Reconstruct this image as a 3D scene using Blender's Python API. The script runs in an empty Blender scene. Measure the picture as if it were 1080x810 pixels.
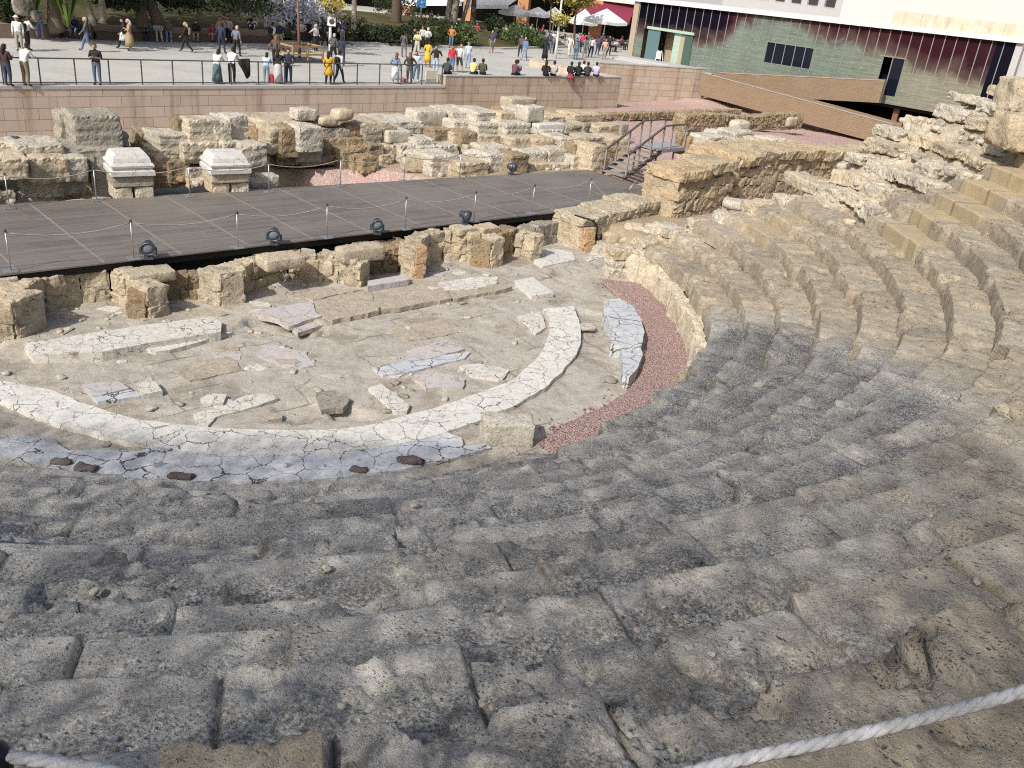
import bpy, bmesh, math, random
import numpy as np
from mathutils import Vector, Matrix
rnd = random.Random(7)
scene = bpy.context.scene
col = scene.collection
PI = math.pi
def R(d): return math.radians(d)

# ------------------------------------------------------------------ camera (solved from the photograph)
F, PITCH, ROLL, CH = 922.27, 0.44408, 0.11375, 8.97548
_fw = np.array([0, math.cos(PITCH), -math.sin(PITCH)])
_r0 = np.array([1., 0, 0]); _u0 = np.cross(_r0, _fw)
_r = math.cos(ROLL)*_r0 + math.sin(ROLL)*_u0
_u = -math.sin(ROLL)*_r0 + math.cos(ROLL)*_u0
CAM = np.array([0, 0, CH])
def ray(x, y): return _fw*F + _r*(x-540) + _u*(405-y)
def at(x, y, z=0.0):
    d = ray(x, y); return CAM + d*((z-CH)/d[2])
def at_depth(x, y, dep):
    d = ray(x, y); return CAM + d*(dep/F)
def on_plane(x, y, A, B):
    d = ray(x, y); n = np.array([-(B[1]-A[1]), B[0]-A[0], 0.]); A3 = np.array([A[0], A[1], 0.])
    return CAM + d*(n @ (A3-CAM))/(n @ d)
def depth_of(P): return float((np.asarray(P)-CAM) @ _fw)
def mpp(P): return depth_of(P)/F          # metres per picture unit at P
def proj(P):
    v = np.asarray(P, float)-CAM; w = v @ _fw
    return 540+F*(v @ _r)/w, 405-F*(v @ _u)/w

# ------------------------------------------------------------------ noise
def _hash(ix, iy, iz, seed):
    h = (ix*374761393 + iy*668265263 + iz*2147483647 + seed*1274126177) & 0xffffffff
    h = ((h ^ (h >> 13))*1274126177) & 0xffffffff
    h = ((h ^ (h >> 16))*2246822519) & 0xffffffff
    return ((h ^ (h >> 15)) & 0xffff)/32767.5-1.0
def vnoise(P, seed=0):
    P = np.asarray(P, float); i = np.floor(P).astype(np.int64); f = P-i; f = f*f*f*(f*(f*6-15)+10)
    x, y, z = i[:, 0], i[:, 1], i[:, 2]; fx, fy, fz = f[:, 0], f[:, 1], f[:, 2]
    def c(a, b, d): return _hash(x+a, y+b, z+d, seed)
    x00 = c(0,0,0)*(1-fx)+c(1,0,0)*fx; x10 = c(0,1,0)*(1-fx)+c(1,1,0)*fx
    x01 = c(0,0,1)*(1-fx)+c(1,0,1)*fx; x11 = c(0,1,1)*(1-fx)+c(1,1,1)*fx
    return (x00*(1-fy)+x10*fy)*(1-fz)+(x01*(1-fy)+x11*fy)*fz
def fbm(P, freq=1.0, octv=4, seed=0, gain=.5):
    P = np.asarray(P, float); a = 1.; s = 0.; t = np.zeros(len(P))
    for o in range(octv):
        t += a*vnoise(P*freq+o*17.3, seed+o*31); s += a; a *= gain; freq *= 2.03
    return t/s
def sstep(a, b, x):
    t = np.clip((np.asarray(x, float)-a)/(b-a), 0, 1); return t*t*(3-2*t)

# ------------------------------------------------------------------ mesh builder
class MB:
    def __init__(s): s.v = []; s.f = []; s.m = []; s.a = []; s.n = 0; s.sm = []
    def add(s, V, Fc, mat=0, rn=0.5, smooth=False):
        V = np.asarray(V, float); s.v.append(V)
        n = s.n
        for f in Fc: s.f.append([int(i)+n for i in f])
        s.m += [mat]*len(Fc); s.sm += [smooth]*len(Fc)
        s.a.append(np.full(len(V), rn) if np.isscalar(rn) else np.asarray(rn, float)); s.n += len(V)
        return s
    def build(s, name, mats, parent=None, origin=None, extra=None):
        me = bpy.data.meshes.new(name)
        V = np.concatenate(s.v) if s.v else np.zeros((0, 3))
        if origin is not None: V = V-np.asarray(origin)
        me.from_pydata(V.tolist(), [], s.f)
        if not isinstance(mats, (list, tuple)): mats = [mats]
        for m in mats: me.materials.append(m)
        me.polygons.foreach_set('material_index', s.m)
        me.polygons.foreach_set('use_smooth', s.sm)
        at_ = me.attributes.new('rnd', 'FLOAT', 'POINT'); at_.data.foreach_set('value', np.concatenate(s.a))
        for k, vals in (extra or {}).items():
            e = me.attributes.new(k, 'FLOAT', 'POINT'); e.data.foreach_set('value', np.asarray(vals, float))
        me.update()
        o = bpy.data.objects.new(name, me); col.objects.link(o)
        if origin is not None: o.location = [float(c) for c in origin]
        if parent is not None: o.parent = parent
        return o
def tag(o, label=None, cat=None, group=None, kind=None):
    if label: o['label'] = label
    if cat: o['category'] = cat
    if group: o['group'] = group
    if kind: o['kind'] = kind
    return o
def empty(name, loc=(0, 0, 0), rz=0.):
    o = bpy.data.objects.new(name, None); col.objects.link(o); o.location = [float(c) for c in loc]; o.rotation_euler.z = rz
    o.empty_display_size = .2
    return o

CUBE = [(0,3,2,1),(4,5,6,7),(0,1,5,4),(1,2,6,5),(2,3,7,6),(3,0,4,7)]
def box(mb, c, size, rz=0., mat=0, rn=.5, tilt=None, taper=1.0):
    x, y, z = [q/2 for q in size]
    V = np.array([(-x,-y,-z),(x,-y,-z),(x,y,-z),(-x,y,-z),(-x*taper,-y*taper,z),(x*taper,-y*taper,z),(x*taper,y*taper,z),(-x*taper,y*taper,z)])
    M = np.array(Matrix.Rotation(rz, 3, 'Z'))
    if tilt is not None: M = M @ np.array(tilt)
    mb.add(V @ M.T+np.asarray(c, float), CUBE, mat, rn)
def bar(mb, a, b, w, h, mat=0, rn=.5):     # beam of section w (sideways) by h (up) from a to b
    a = np.asarray(a, float); b = np.asarray(b, float); d = b-a; L = np.linalg.norm(d); d = d/L
    up = np.array([0, 0, 1.]) if abs(d[2]) < .95 else np.array([0, 1., 0])
    s = np.cross(d, up); s /= np.linalg.norm(s); t = np.cross(s, d)
    V = [p+s*sx*w/2+t*tx*h/2 for p in (a, b) for sx, tx in ((-1,-1),(1,-1),(1,1),(-1,1))]
    mb.add(V, [(3,2,1,0),(4,5,6,7),(0,1,5,4),(1,2,6,5),(2,3,7,6),(3,0,4,7)], mat, rn)
def tube(mb, pts, rad, n=8, mat=0, rn=.5, caps=True, smooth=True):
    pts = [np.asarray(p, float) for p in pts]; k = len(pts)
    if np.isscalar(rad): rad = [rad]*k
    V = []; prev = None
    for i, p in enumerate(pts):
        d = pts[min(i+1, k-1)]-pts[max(i-1, 0)]; d = d/(np.linalg.norm(d)+1e-12)
        if prev is None:
            up = np.array([0, 0, 1.]) if abs(d[2]) < .9 else np.array([1., 0, 0]); s = np.cross(d, up)
        else: s = prev-d*(prev @ d)
        s /= np.linalg.norm(s); prev = s; t = np.cross(d, s)
        for j in range(n):
            a = 2*PI*j/n; V.append(p+rad[i]*(math.cos(a)*s+math.sin(a)*t))
    Fc = [(i*n+j, i*n+(j+1) % n, (i+1)*n+(j+1) % n, (i+1)*n+j) for i in range(k-1) for j in range(n)]
    if caps: Fc += [tuple(range(n))[::-1], tuple(range((k-1)*n, k*n))]
    mb.add(V, Fc, mat, rn, smooth)
def lathe(mb, c, prof, n=14, mat=0, rn=.5, M=None):
    V = []; k = len(prof)
    for r, z in prof:
        for j in range(n): a = 2*PI*j/n; V.append((r*math.cos(a), r*math.sin(a), z))
    V = np.array(V)
    if M is not None: V = V @ np.array(M).T
    Fc = [(i*n+j, i*n+(j+1) % n, (i+1)*n+(j+1) % n, (i+1)*n+j) for i in range(k-1) for j in range(n)]
    Fc += [tuple(range(n))[::-1], tuple(range((k-1)*n, k*n))]
    mb.add(V+np.asarray(c, float), Fc, mat, rn, True)
def prism(mb, poly, z0, z1, mat=0, rn=.5, bevel=0.):
    poly = [tuple(map(float, p[:2])) for p in poly]
    A = sum(poly[i][0]*poly[(i+1) % len(poly)][1]-poly[(i+1) % len(poly)][0]*poly[i][1] for i in range(len(poly)))
    if A < 0: poly = poly[::-1]
    n = len(poly)
    V = [(x, y, z0) for x, y in poly]+[(x, y, z1) for x, y in poly]
    mb.add(V, [tuple(range(n))[::-1], tuple(range(n, 2*n))]+[(i, (i+1) % n, n+(i+1) % n, n+i) for i in range(n)], mat, rn)

# ---- rough stone: a subdivided cube with narrow worn edges, broken up by noise
_cc = {}
def cube_grid(nx, ny, nz):
    k = (nx, ny, nz)
    if k in _cc: return _cc[k]
    idx = {}; V = []; Fc = []
    def vid(i, j, l):
        q = (i, j, l)
        if q not in idx: idx[q] = len(V); V.append(q)
        return idx[q]
    for i in range(nx):
        for j in range(ny):
            Fc.append((vid(i,j,0), vid(i,j+1,0), vid(i+1,j+1,0), vid(i+1,j,0))); Fc.append((vid(i,j,nz), vid(i+1,j,nz), vid(i+1,j+1,nz), vid(i,j+1,nz)))
    for i in range(nx):
        for l in range(nz):
            Fc.append((vid(i,0,l), vid(i+1,0,l), vid(i+1,0,l+1), vid(i,0,l+1))); Fc.append((vid(i,ny,l), vid(i,ny,l+1), vid(i+1,ny,l+1), vid(i+1,ny,l)))
    for j in range(ny):
        for l in range(nz):
            Fc.append((vid(0,j,l), vid(0,j,l+1), vid(0,j+1,l+1), vid(0,j+1,l))); Fc.append((vid(nx,j,l), vid(nx,j+1,l), vid(nx,j+1,l+1), vid(nx,j,l+1)))
    _cc[k] = (np.array(V), Fc); return _cc[k]
def rock(mb, c, size, rz=0., seed=None, rough=.05, p=7., cell=.14, mat=0, rn=None, tilt=None, smooth=True, freq=None, nmax=14, layer=0., flat=None):
    """c = centre of the bottom"""
    if seed is None: seed = rnd.randrange(10**6)
    size = np.asarray(size, float); blocky = p >= 6
    cell = cell*.8
    n = [int(np.clip(round(q/cell), 3 if blocky else 2, nmax)) for q in size]
    I, Fc = cube_grid(*n); V = np.empty(I.shape)
    for a in range(3):
        if blocky:
            bw = min(.3, 2*min(.035, .12*size.min())/size[a]); t = np.r_[-1, np.linspace(-1+bw, 1-bw, n[a]-1), 1]
        else: t = np.linspace(-1, 1, n[a]+1)
        V[:, a] = t[I[:, a]]
    pp = p*1.8 if blocky else p
    w = V/((np.abs(V)**pp).sum(1)**(1/pp))[:, None]
    P = w*size/2
    sm = float(np.cbrt(size.prod())); f = freq or 1.5/max(.15, sm)
    rad = P/(np.linalg.norm(P/size, axis=1)[:, None]*size.mean()+1e-9)
    Q = P+np.array([seed % 911, seed % 577, seed % 333])*.37
    d1 = fbm(Q, f, 3, seed % 97); d2 = fbm(Q, 9., 3, seed % 53, .6)
    sh = np.stack([fbm(Q+50*k, f*.9, 2, seed % 89+k) for k in (1, 2, 3)], 1)
    ed = (np.abs(V) > .86).sum(1) >= 2                       # edges chip more than faces
    P = P+rad*(d1*rough*1.5)[:, None]+sh*rough*.9
    P -= np.sign(V)*(np.abs(V) > .6)*(np.maximum(d2+.06, 0)*rough*np.where(ed, 1.9, .8)*.85)[:, None]
    if layer: P[:, :2] *= (1+layer*np.sin(P[:, 2:3]*22+d1[:, None]*3)*.5)
    P[:, 2] += size[2]/2
    M = np.array(Matrix.Rotation(rz, 3, 'Z'))
    if tilt is not None: M = M @ np.array(tilt)
    mb.add(P @ M.T+np.asarray(c, float), Fc, mat, rnd.random() if rn is None else rn, (not blocky) if flat is None else not flat)
def masonry(mb, A, B, z0, ztop, thick, ch=.42, bl=.7, rough=.05, over=0., mat=0, jit=.05, p=8., cell=.14, side=1, cap=.0, capmat=None, face=.4):
    """a wall between A and B (xy): a core with a worn top, faced with courses of rough blocks; thick goes left of A->B"""
    A = np.asarray(A[:2], float); B = np.asarray(B[:2], float); d = B-A; L = float(np.hypot(*d)); d /= L
    nrm = np.array([-d[1], d[0]])*side; rz = math.atan2(d[1], d[0])
    zt = ztop if callable(ztop) else (lambda t: ztop)
    th = thick if callable(thick) else (lambda t: thick)
    z = z0; zmax = max(zt(t/10) for t in range(11))
    deep = th(.5) > face*1.5
    while z < zmax-.06:
        h = ch*rnd.uniform(.85, 1.15); s = -rnd.random()*bl*.5
        while s < L-.05:
            l = bl*rnd.uniform(.6, 1.45); a, b = max(s, 0), min(s+l, L)
            if b-a > .12:
                t = (a+b)/2/L; top = zt(t)-(cap*.7 if deep else 0)
                if z < top-.1:
                    last = z+h >= top-.1; hh = max(.12, top-z) if last else min(h, top-z)
                    tk = (face if deep else th(t))*rnd.uniform(.95, 1.05); o = rnd.uniform(-jit, jit)
                    if deep and (a < .01 or b > L-.01): tk = th(t)
                    q = A+d*(a+b)/2+nrm*(tk/2+o)
                    rock(mb, (q[0], q[1], z), (b-a+.03, tk, hh+.03), rz+rnd.uniform(-.02, .02), rough=rough, p=p, cell=cell, mat=mat)
            s += l
        z += h
    if not deep:
        m = max(1, int(round(L/.8)))
        for i in range(m):
            a, b = L*i/m, L*(i+1)/m; t = (a+b)/2/L; q = A+d*(a+b)/2+nrm*th(t)/2; box(mb, (q[0], q[1], (z0+zt(t)-.09)/2), (b-a, max(.1, th(t)-.13), zt(t)-.09-z0), rz, mat, .6)
    if deep:                                   # core and worn top, one continuous lump per stretch
        m = max(1, int(round(L/1.6))); cm_ = mat if capmat is None else capmat
        for i in range(m):
            a, b = L*i/m, L*(i+1)/m; t = (a+b)/2/L; T = th(t); q = A+d*(a+b)/2+nrm*(T/2-over*.5+.02)
            rock(mb, (q[0], q[1], z0), (b-a+.14, T+over-.06, zt(t)-z0), rz+rnd.uniform(-.03, .03), rough=rough*1.1, p=9, cell=.15, mat=cm_, nmax=22) if cap == 0 else None
            if cap:
                q0 = A+d*(a+b)/2+nrm*(T/2+.06); box(mb, (q0[0], q0[1], (z0+zt(t)-cap)/2), (b-a, T-.16, zt(t)-cap-z0), rz, cm_, .5)
                rock(mb, (q[0], q[1], zt(t)-cap+rnd.uniform(-.05, .05)), (b-a+.16, T+over, cap*1.05), rz+rnd.uniform(-.04, .04), rough=rough*1.3, p=8, cell=.11, mat=cm_, nmax=24)

# ------------------------------------------------------------------ materials
class NT:
    def __init__(s, name):
        s.m = bpy.data.materials.new(name); s.m.use_nodes = True; s.t = s.m.node_tree; s.t.nodes.clear()
        s.out = s.t.nodes.new('ShaderNodeOutputMaterial'); s._co = None
    def n(s, typ, **kw):
        nd = s.t.nodes.new(typ)
        for k, v in kw.items(): setattr(nd, k, v)
        return nd
    def set(s, sock, v):
        if hasattr(v, 'links'): s.t.links.new(v, sock)
        elif isinstance(v, (tuple, list)) and len(v) == 3 and sock.type == 'RGBA': sock.default_value = (*v, 1)
        else: sock.default_value = v
    def co(s):
        if s._co is None: s._co = s.n('ShaderNodeTexCoord').outputs['Object']
        return s._co
    def mapv(s, scale=(1,1,1), rot=(0,0,0), loc=(0,0,0), vec=None):
        nd = s.n('ShaderNodeMapping'); s.set(nd.inputs['Vector'], vec or s.co()); nd.inputs['Scale'].default_value = scale; nd.inputs['Rotation'].default_value = rot; nd.inputs['Location'].default_value = loc
        return nd.outputs[0]
    def noise(s, scale, detail=4, rough=.55, dist=0., vec=None, color=False):
        nd = s.n('ShaderNodeTexNoise'); s.set(nd.inputs['Vector'], vec or s.co()); nd.inputs['Scale'].default_value = scale; nd.inputs['Detail'].default_value = detail; nd.inputs['Roughness'].default_value = rough; nd.inputs['Distortion'].default_value = dist
        return nd.outputs['Color' if color else 'Fac']
    def voro(s, scale, feature='F1', vec=None, out='Distance', rand=1.):
        nd = s.n('ShaderNodeTexVoronoi', feature=feature); s.set(nd.inputs['Vector'], vec or s.co()); nd.inputs['Scale'].default_value = scale; nd.inputs['Randomness'].default_value = rand
        return nd.outputs[out]
    def ramp(s, fac, stops, interp='LINEAR'):
        nd = s.n('ShaderNodeValToRGB'); s.set(nd.inputs[0], fac); e = nd.color_ramp; e.interpolation = interp
        while len(e.elements) > len(stops): e.elements.remove(e.elements[-1])
        while len(e.elements) < len(stops): e.elements.new(.5)
        for el, (p, c) in zip(e.elements, stops):
            el.position = p; el.color = (c, c, c, 1) if isinstance(c, (int, float)) else (*c, 1)
        return nd.outputs[0]
    def mix(s, fac, a, b, mode='MIX'):
        nd = s.n('ShaderNodeMix', data_type='RGBA', blend_type=mode); s.set(nd.inputs[0], fac); s.set(nd.inputs[6], a); s.set(nd.inputs[7], b)
        return nd.outputs[2]
    def math(s, op, a, b=0., c=0.):
        nd = s.n('ShaderNodeMath', operation=op); s.set(nd.inputs[0], a); s.set(nd.inputs[1], b); s.set(nd.inputs[2], c)
        return nd.outputs[0]
    def attr(s, name): return s.n('ShaderNodeAttribute', attribute_name=name).outputs['Fac']
    def objrand(s): return s.n('ShaderNodeObjectInfo').outputs['Random']
    def vadd(s, a, b, k=1.):
        sc = s.n('ShaderNodeVectorMath', operation='SCALE'); s.set(sc.inputs[0], b); sc.inputs[3].default_value = k
        nd = s.n('ShaderNodeVectorMath', operation='ADD'); s.set(nd.inputs[0], a); s.set(nd.inputs[1], sc.outputs[0]); return nd.outputs[0]
    def bump(s, h, strength=.5, dist=.02, normal=None):
        nd = s.n('ShaderNodeBump'); s.set(nd.inputs['Height'], h); nd.inputs['Strength'].default_value = strength; nd.inputs['Distance'].default_value = dist
        if normal is not None: s.set(nd.inputs['Normal'], normal)
        return nd.outputs[0]
    def sep(s, vec=None):
        nd = s.n('ShaderNodeSeparateXYZ'); s.set(nd.inputs[0], vec or s.co()); return nd.outputs
    def bsdf(s, color, rough=.85, normal=None, metal=0., spec=.3, **kw):
        nd = s.n('ShaderNodeBsdfPrincipled'); s.set(nd.inputs['Base Color'], color); s.set(nd.inputs['Roughness'], rough); nd.inputs['Metallic'].default_value = metal; nd.inputs['Specular IOR Level'].default_value = spec
        if normal is not None: s.set(nd.inputs['Normal'], normal)
        for k, v in kw.items(): s.set(nd.inputs[k.replace('_', ' ')], v)
        s.t.links.new(nd.outputs[0], s.out.inputs[0]); return s.m
def plain(name, c, rough=.6, metal=0., var=.12, spec=.3):
    t = NT(name); n = t.noise(9, 3); c2 = tuple(q*(1-var*2) for q in c)
    return t.bsdf(t.mix(t.math('MULTIPLY', n, .9), tuple(min(1, q*(1+var)) for q in c), c2), rough, t.bump(t.noise(60, 3), .1, .01), metal, spec)
def stone(name, a, b, dark=(.07,.062,.05), dk=.35, warm=None, scale=3., pit=.5, bump=.6, fine=40., blot=1.3):
    """weathered stone: two tones, dark crust in patches, pits and grain"""
    t = NT(name); rv = t.attr('rnd')
    big = t.noise(blot, 6, .65, .3); mid = t.noise(scale*1.6, 8, .7, .25); m2 = t.noise(scale*3.6, 6, .72); fin = t.noise(fine, 5, .75)
    c = t.mix(t.ramp(mid, [(.36, 0.), (.64, 1.)]), a, b)
    if warm: c = t.mix(t.math('MULTIPLY', t.ramp(rv, [(.62, 0.), (.85, 1.)]), .5), c, warm)
    c = t.mix(t.ramp(rv, [(0., .3), (.5, 0.)]), c, tuple(q*.66 for q in a)); c = t.mix(t.math('MULTIPLY', t.ramp(m2, [(.5, 0.), (.66, 1.)]), .45), c, tuple(min(.8, q*1.3) for q in a))
    cr = t.math('MULTIPLY', t.ramp(big, [(.5, 0.), (.64, 1.)]), dk)
    cr = t.math('MULTIPLY', cr, t.ramp(m2, [(.3, 1.), (.7, .35)]))
    c = t.mix(cr, c, dark)
    c = t.mix(t.ramp(m2, [(.30, .8), (.43, 0.)]), c, tuple(q*.36 for q in b))
    c = t.mix(t.ramp(fin, [(.32, .6), (.46, 0.)]), c, tuple(q*.42 for q in b))
    vo = t.voro(9, vec=t.vadd(t.co(), t.noise(7, 3, color=True), .12)); pits = t.ramp(vo, [(.10, 1.), (.26, 0.)])
    pm = t.math('MULTIPLY', pits, t.ramp(t.noise(scale*1.3, 3), [(.46, 0.), (.58, pit)]))
    c = t.mix(pm, c, tuple(q*.2 for q in b))
    nb = t.bump(mid, bump*.9, .09); nb = t.bump(m2, bump, .05, nb); nb = t.bump(fin, bump*.6, .02, nb); nb = t.bump(t.math('SUBTRACT', 1., pm), bump, .05, nb)
    return t.bsdf(c, .92, nb, spec=.12)
# ------------------------------------------------------------------ stone and ground materials
M = {}
M['ochre'] = stone('ochre_stone', (.52,.455,.345), (.40,.34,.245), dk=.55, warm=(.50,.39,.25), scale=4, pit=.75)
M['pale'] = stone('pale_stone', (.56,.515,.43), (.43,.385,.305), dk=.55, warm=(.53,.40,.24), scale=4, pit=.65)
M['brown'] = stone('brown_rubble', (.40,.32,.21), (.27,.21,.14), dk=.6, warm=(.42,.27,.14), scale=5, pit=.9, bump=.9)
M['brick'] = stone('fired_brick', (.42,.25,.14), (.52,.40,.26), dk=.3, scale=6, pit=.5)
M['greyblock'] = stone('grey_stone', (.40,.37,.31), (.25,.225,.18), dk=.5, scale=5, pit=.5)
M['darkrock'] = stone('dark_rock', (.19,.155,.15), (.13,.105,.10), dk=.3, scale=6)
M['limestone'] = stone('white_limestone', (.56,.525,.45), (.44,.40,.325), dk=.35, scale=5, pit=.5, bump=.6)

def cavea_mat():
    t = NT('weathered_seat_stone')
    dk, fr, rv, cream, jn = t.attr('dark'), t.attr('fresh'), t.attr('rnd'), t.attr('cream'), t.attr('joint')
    big = t.noise(.9, 5, .65, .4); mid = t.noise(4.5, 6, .65, .3); fin = t.noise(38, 6, .72); gr = t.noise(110, 4, .75)
    tan = t.mix(t.ramp(mid, [(.36, 0.), (.64, 1.)]), (.45,.385,.285), (.30,.255,.19))
    tan = t.mix(t.ramp(big, [(.44, 0.), (.64, .7)]), tan, (.27,.245,.20)); st_ = t.noise(5, 5, .7, vec=t.mapv((1, 1, 2.5))); tan = t.mix(t.ramp(st_, [(.34, .75), (.45, 0.)]), tan, (.13,.115,.09)); tan = t.mix(t.ramp(st_, [(.6, 0.), (.72, .6)]), tan, (.55,.50,.41))
    grey = t.mix(t.ramp(mid, [(.34, 0.), (.66, 1.)]), (.42,.395,.35), (.22,.21,.19))
    grey = t.mix(t.ramp(big, [(.40, 0.), (.68, .8)]), grey, (.52,.46,.37))
    # speckle of pale aggregate against dark biofilm
    spk = t.ramp(fin, [(.40, 0.), (.49, .42), (.54, .55), (.62, 1.)])
    gspk = t.mix(spk, (.07,.067,.06), (.82,.78,.69)); f2 = t.noise(17, 6, .75); gspk = t.mix(t.ramp(f2, [(.38, .85), (.46, 0.)]), gspk, (.05,.048,.045)); gspk = t.mix(t.ramp(f2, [(.56, 0.), (.68, .55)]), gspk, (.74,.69,.60))
    grey = t.mix(t.math('MULTIPLY', t.ramp(t.noise(2.2, 4, .6), [(.3, .7), (.7, 1.)]), 1.), grey, gspk)
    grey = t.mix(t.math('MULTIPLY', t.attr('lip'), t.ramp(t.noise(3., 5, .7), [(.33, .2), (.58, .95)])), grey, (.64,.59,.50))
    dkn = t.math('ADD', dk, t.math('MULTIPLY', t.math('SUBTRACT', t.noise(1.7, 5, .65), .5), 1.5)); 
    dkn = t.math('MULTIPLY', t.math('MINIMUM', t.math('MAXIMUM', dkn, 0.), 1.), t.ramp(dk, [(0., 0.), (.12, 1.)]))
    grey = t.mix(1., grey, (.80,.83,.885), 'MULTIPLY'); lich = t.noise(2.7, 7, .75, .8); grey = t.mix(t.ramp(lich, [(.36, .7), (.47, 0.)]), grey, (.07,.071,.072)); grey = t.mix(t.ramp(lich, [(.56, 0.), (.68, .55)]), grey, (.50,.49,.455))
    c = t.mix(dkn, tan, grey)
    wv = t.vadd(t.co(), t.noise(45, 2, color=True), .012); g1 = t.sep(t.voro(52, vec=wv, out='Color'))[0]; g2 = t.sep(t.voro(95, vec=wv, out='Color'))[1]; g3 = t.sep(t.voro(24, vec=t.vadd(t.co(), t.noise(18, 4, .7, color=True), .06), out='Color'))[2]
    gc = t.ramp(g1, [(0., (.05,.048,.044)), (.26, (.13,.125,.112)), (.45, (.30,.285,.25)), (.66, (.47,.45,.40)), (.86, (.66,.63,.56)), (.955, (.86,.83,.76))], 'CONSTANT')
    gc2 = t.ramp(g2, [(0., (.06,.058,.052)), (.3, (.22,.21,.19)), (.55, (.42,.40,.355)), (.8, (.62,.59,.52))], 'CONSTANT')
    gc = t.mix(.3, gc, gc2); gc = t.mix(t.math('MULTIPLY', t.math('LESS_THAN', g3, .22), .62), gc, (.06,.058,.053)); gc = t.mix(t.math('MULTIPLY', t.math('GREATER_THAN', g3, .86), .4), gc, (.62,.585,.51))
    grey = t.mix(t.ramp(t.noise(1.6, 5, .65, .5), [(.36, .7), (.6, 1.)]), grey, gc)
    # pits stretched along the bedding
    vo = t.voro(17, vec=t.vadd(t.mapv((1, 1, 2)), t.noise(6, 3, color=True), .12)); pits = t.ramp(vo, [(.10, 1.), (.30, 0.)])
    pm = t.math('MULTIPLY', pits, t.ramp(t.noise(1.9, 4), [(.46, 0.), (.6, .85)]))
    vo2 = t.voro(46, vec=t.vadd(t.co(), t.noise(20, 2, color=True), .03)); pits2 = t.ramp(vo2, [(.12, 1.), (.34, 0.)])
    pm2 = t.math('MULTIPLY', pits2, t.ramp(t.noise(3.1, 4), [(.4, .1), (.6, .9)]))
    c = t.mix(t.math('MULTIPLY', pm, .72), c, (.045,.042,.038)); c = t.mix(t.math('MULTIPLY', pm2, .55), c, (.06,.056,.05))
    peb = t.ramp(t.voro(62, vec=t.vadd(t.co(), t.noise(25, 2, color=True), .02)), [(.14, 1.), (.2, 0.)]); pebm = t.math('MULTIPLY', peb, t.ramp(t.noise(7, 3), [(.46, 0.), (.56, .95)]))
    c = t.mix(pebm, c, t.mix(dk, (.62,.57,.47), (.55,.54,.51)))
    c = t.mix(t.ramp(rv, [(0., .2), (.35, 0.)]), c, (.12,.115,.105)); c = t.mix(t.ramp(rv, [(.72, 0.), (1., .22)]), c, (.56,.52,.44))
    c = t.mix(t.math('MULTIPLY', jn, .7), c, t.mix(dk, (.30,.24,.16), (.09,.075,.06)))
    new = t.mix(t.ramp(mid, [(.3, 0.), (.75, 1.)]), (.47,.38,.235), (.36,.29,.18))
    new = t.mix(t.ramp(fin, [(.34, .5), (.5, 0.)]), new, (.22,.18,.12)); new = t.mix(t.ramp(rv, [(.2, .35), (.8, 0.)]), new, (.33,.28,.20)); new = t.mix(t.ramp(big, [(.45, 0.), (.62, .6)]), new, (.30,.265,.205)); new = t.mix(t.math('MULTIPLY', jn, .8), new, (.14,.11,.07))
    c = t.mix(fr, c, new)
    wh = t.mix(t.ramp(mid, [(.3, 0.), (.66, 1.)]), (.68,.62,.50), (.50,.42,.29)); wh = t.mix(t.ramp(t.noise(9, 5, .7), [(.36, .7), (.5, 0.)]), wh, (.26,.21,.14))
    c = t.mix(cream, c, wh)
    k = t.math('SUBTRACT', 1., t.math('MULTIPLY', fr, .55))
    h = t.math('ADD', t.math('MULTIPLY', fin, .55), t.math('ADD', t.math('MULTIPLY', gr, .25), t.math('MULTIPLY', mid, .9)))
    h = t.math('SUBTRACT', h, t.math('ADD', t.math('MULTIPLY', pm, .9), t.math('MULTIPLY', pm2, .45)))
    h = t.math('ADD', h, t.math('ADD', t.math('MULTIPLY', pebm, .3), t.math('MULTIPLY', t.math('MULTIPLY', g1, .35), dk)))
    nb = t.bump(t.math('MULTIPLY', h, k), .8, .035)
    return t.bsdf(c, .93, nb, spec=.12)
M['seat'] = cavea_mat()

# ------------------------------------------------------------------ the bank of seats
CX, CY = -6.631, 22.796
R1, Z1, TR, HR = 11.583, 1.322, .7897, .3996
NT_ROWS = 18
def tier_end(k):                       # where the bank breaks off on the right (degrees)
    return np.interp(k, [0, 1, 2, 3, 4, 5, 6, 8, 10, 12, 13, 18], [30, 28, 27.5, 26.5, 24.5, 23, 21, 20.5, 22, 23.5, 22, 20])
def dark_amount(k, th):  # grey of the front tiers: lichen, with their shade put into the colour
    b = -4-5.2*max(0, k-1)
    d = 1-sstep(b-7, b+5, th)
    far = sstep(-80, -50, th)*sstep(7.5, 9.5, k)*(1-.8*sstep(11.2, 13.5, k))      # the right hand upper rows are paler again, with some sun put into the tone
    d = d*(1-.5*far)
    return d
bowl = tag(empty('seating_bank', (CX, CY, 0)), 'curved bank of worn stone seating tiers, dark grey in front, tan on the far right', 'seating')
def ray_to_seat(px, py):
    d = ray(px, py); d = d/np.linalg.norm(d); t_ = 1.5
    while t_ < 60:
        q = CAM+d*t_; r = math.hypot(q[0]-CX, q[1]-CY); k = math.floor((r-R1)/TR)+1
        if q[2] < Z1+(k-1)*HR: return q
        t_ += .02
_b = [ray_to_seat(x, y) for x, y in ((172,792),(342,792))]
BROWN_K = int(math.floor((math.hypot(_b[0][0]-CX, _b[0][1]-CY)-R1)/TR)+1); BROWN_A = sorted(math.degrees(math.atan2(q[1]-CY, q[0]-CX)) for q in _b)
HOLES = [tuple(ray_to_seat(x, y)[:2]) for x, y in ((842,361),(833,380))]
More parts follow.
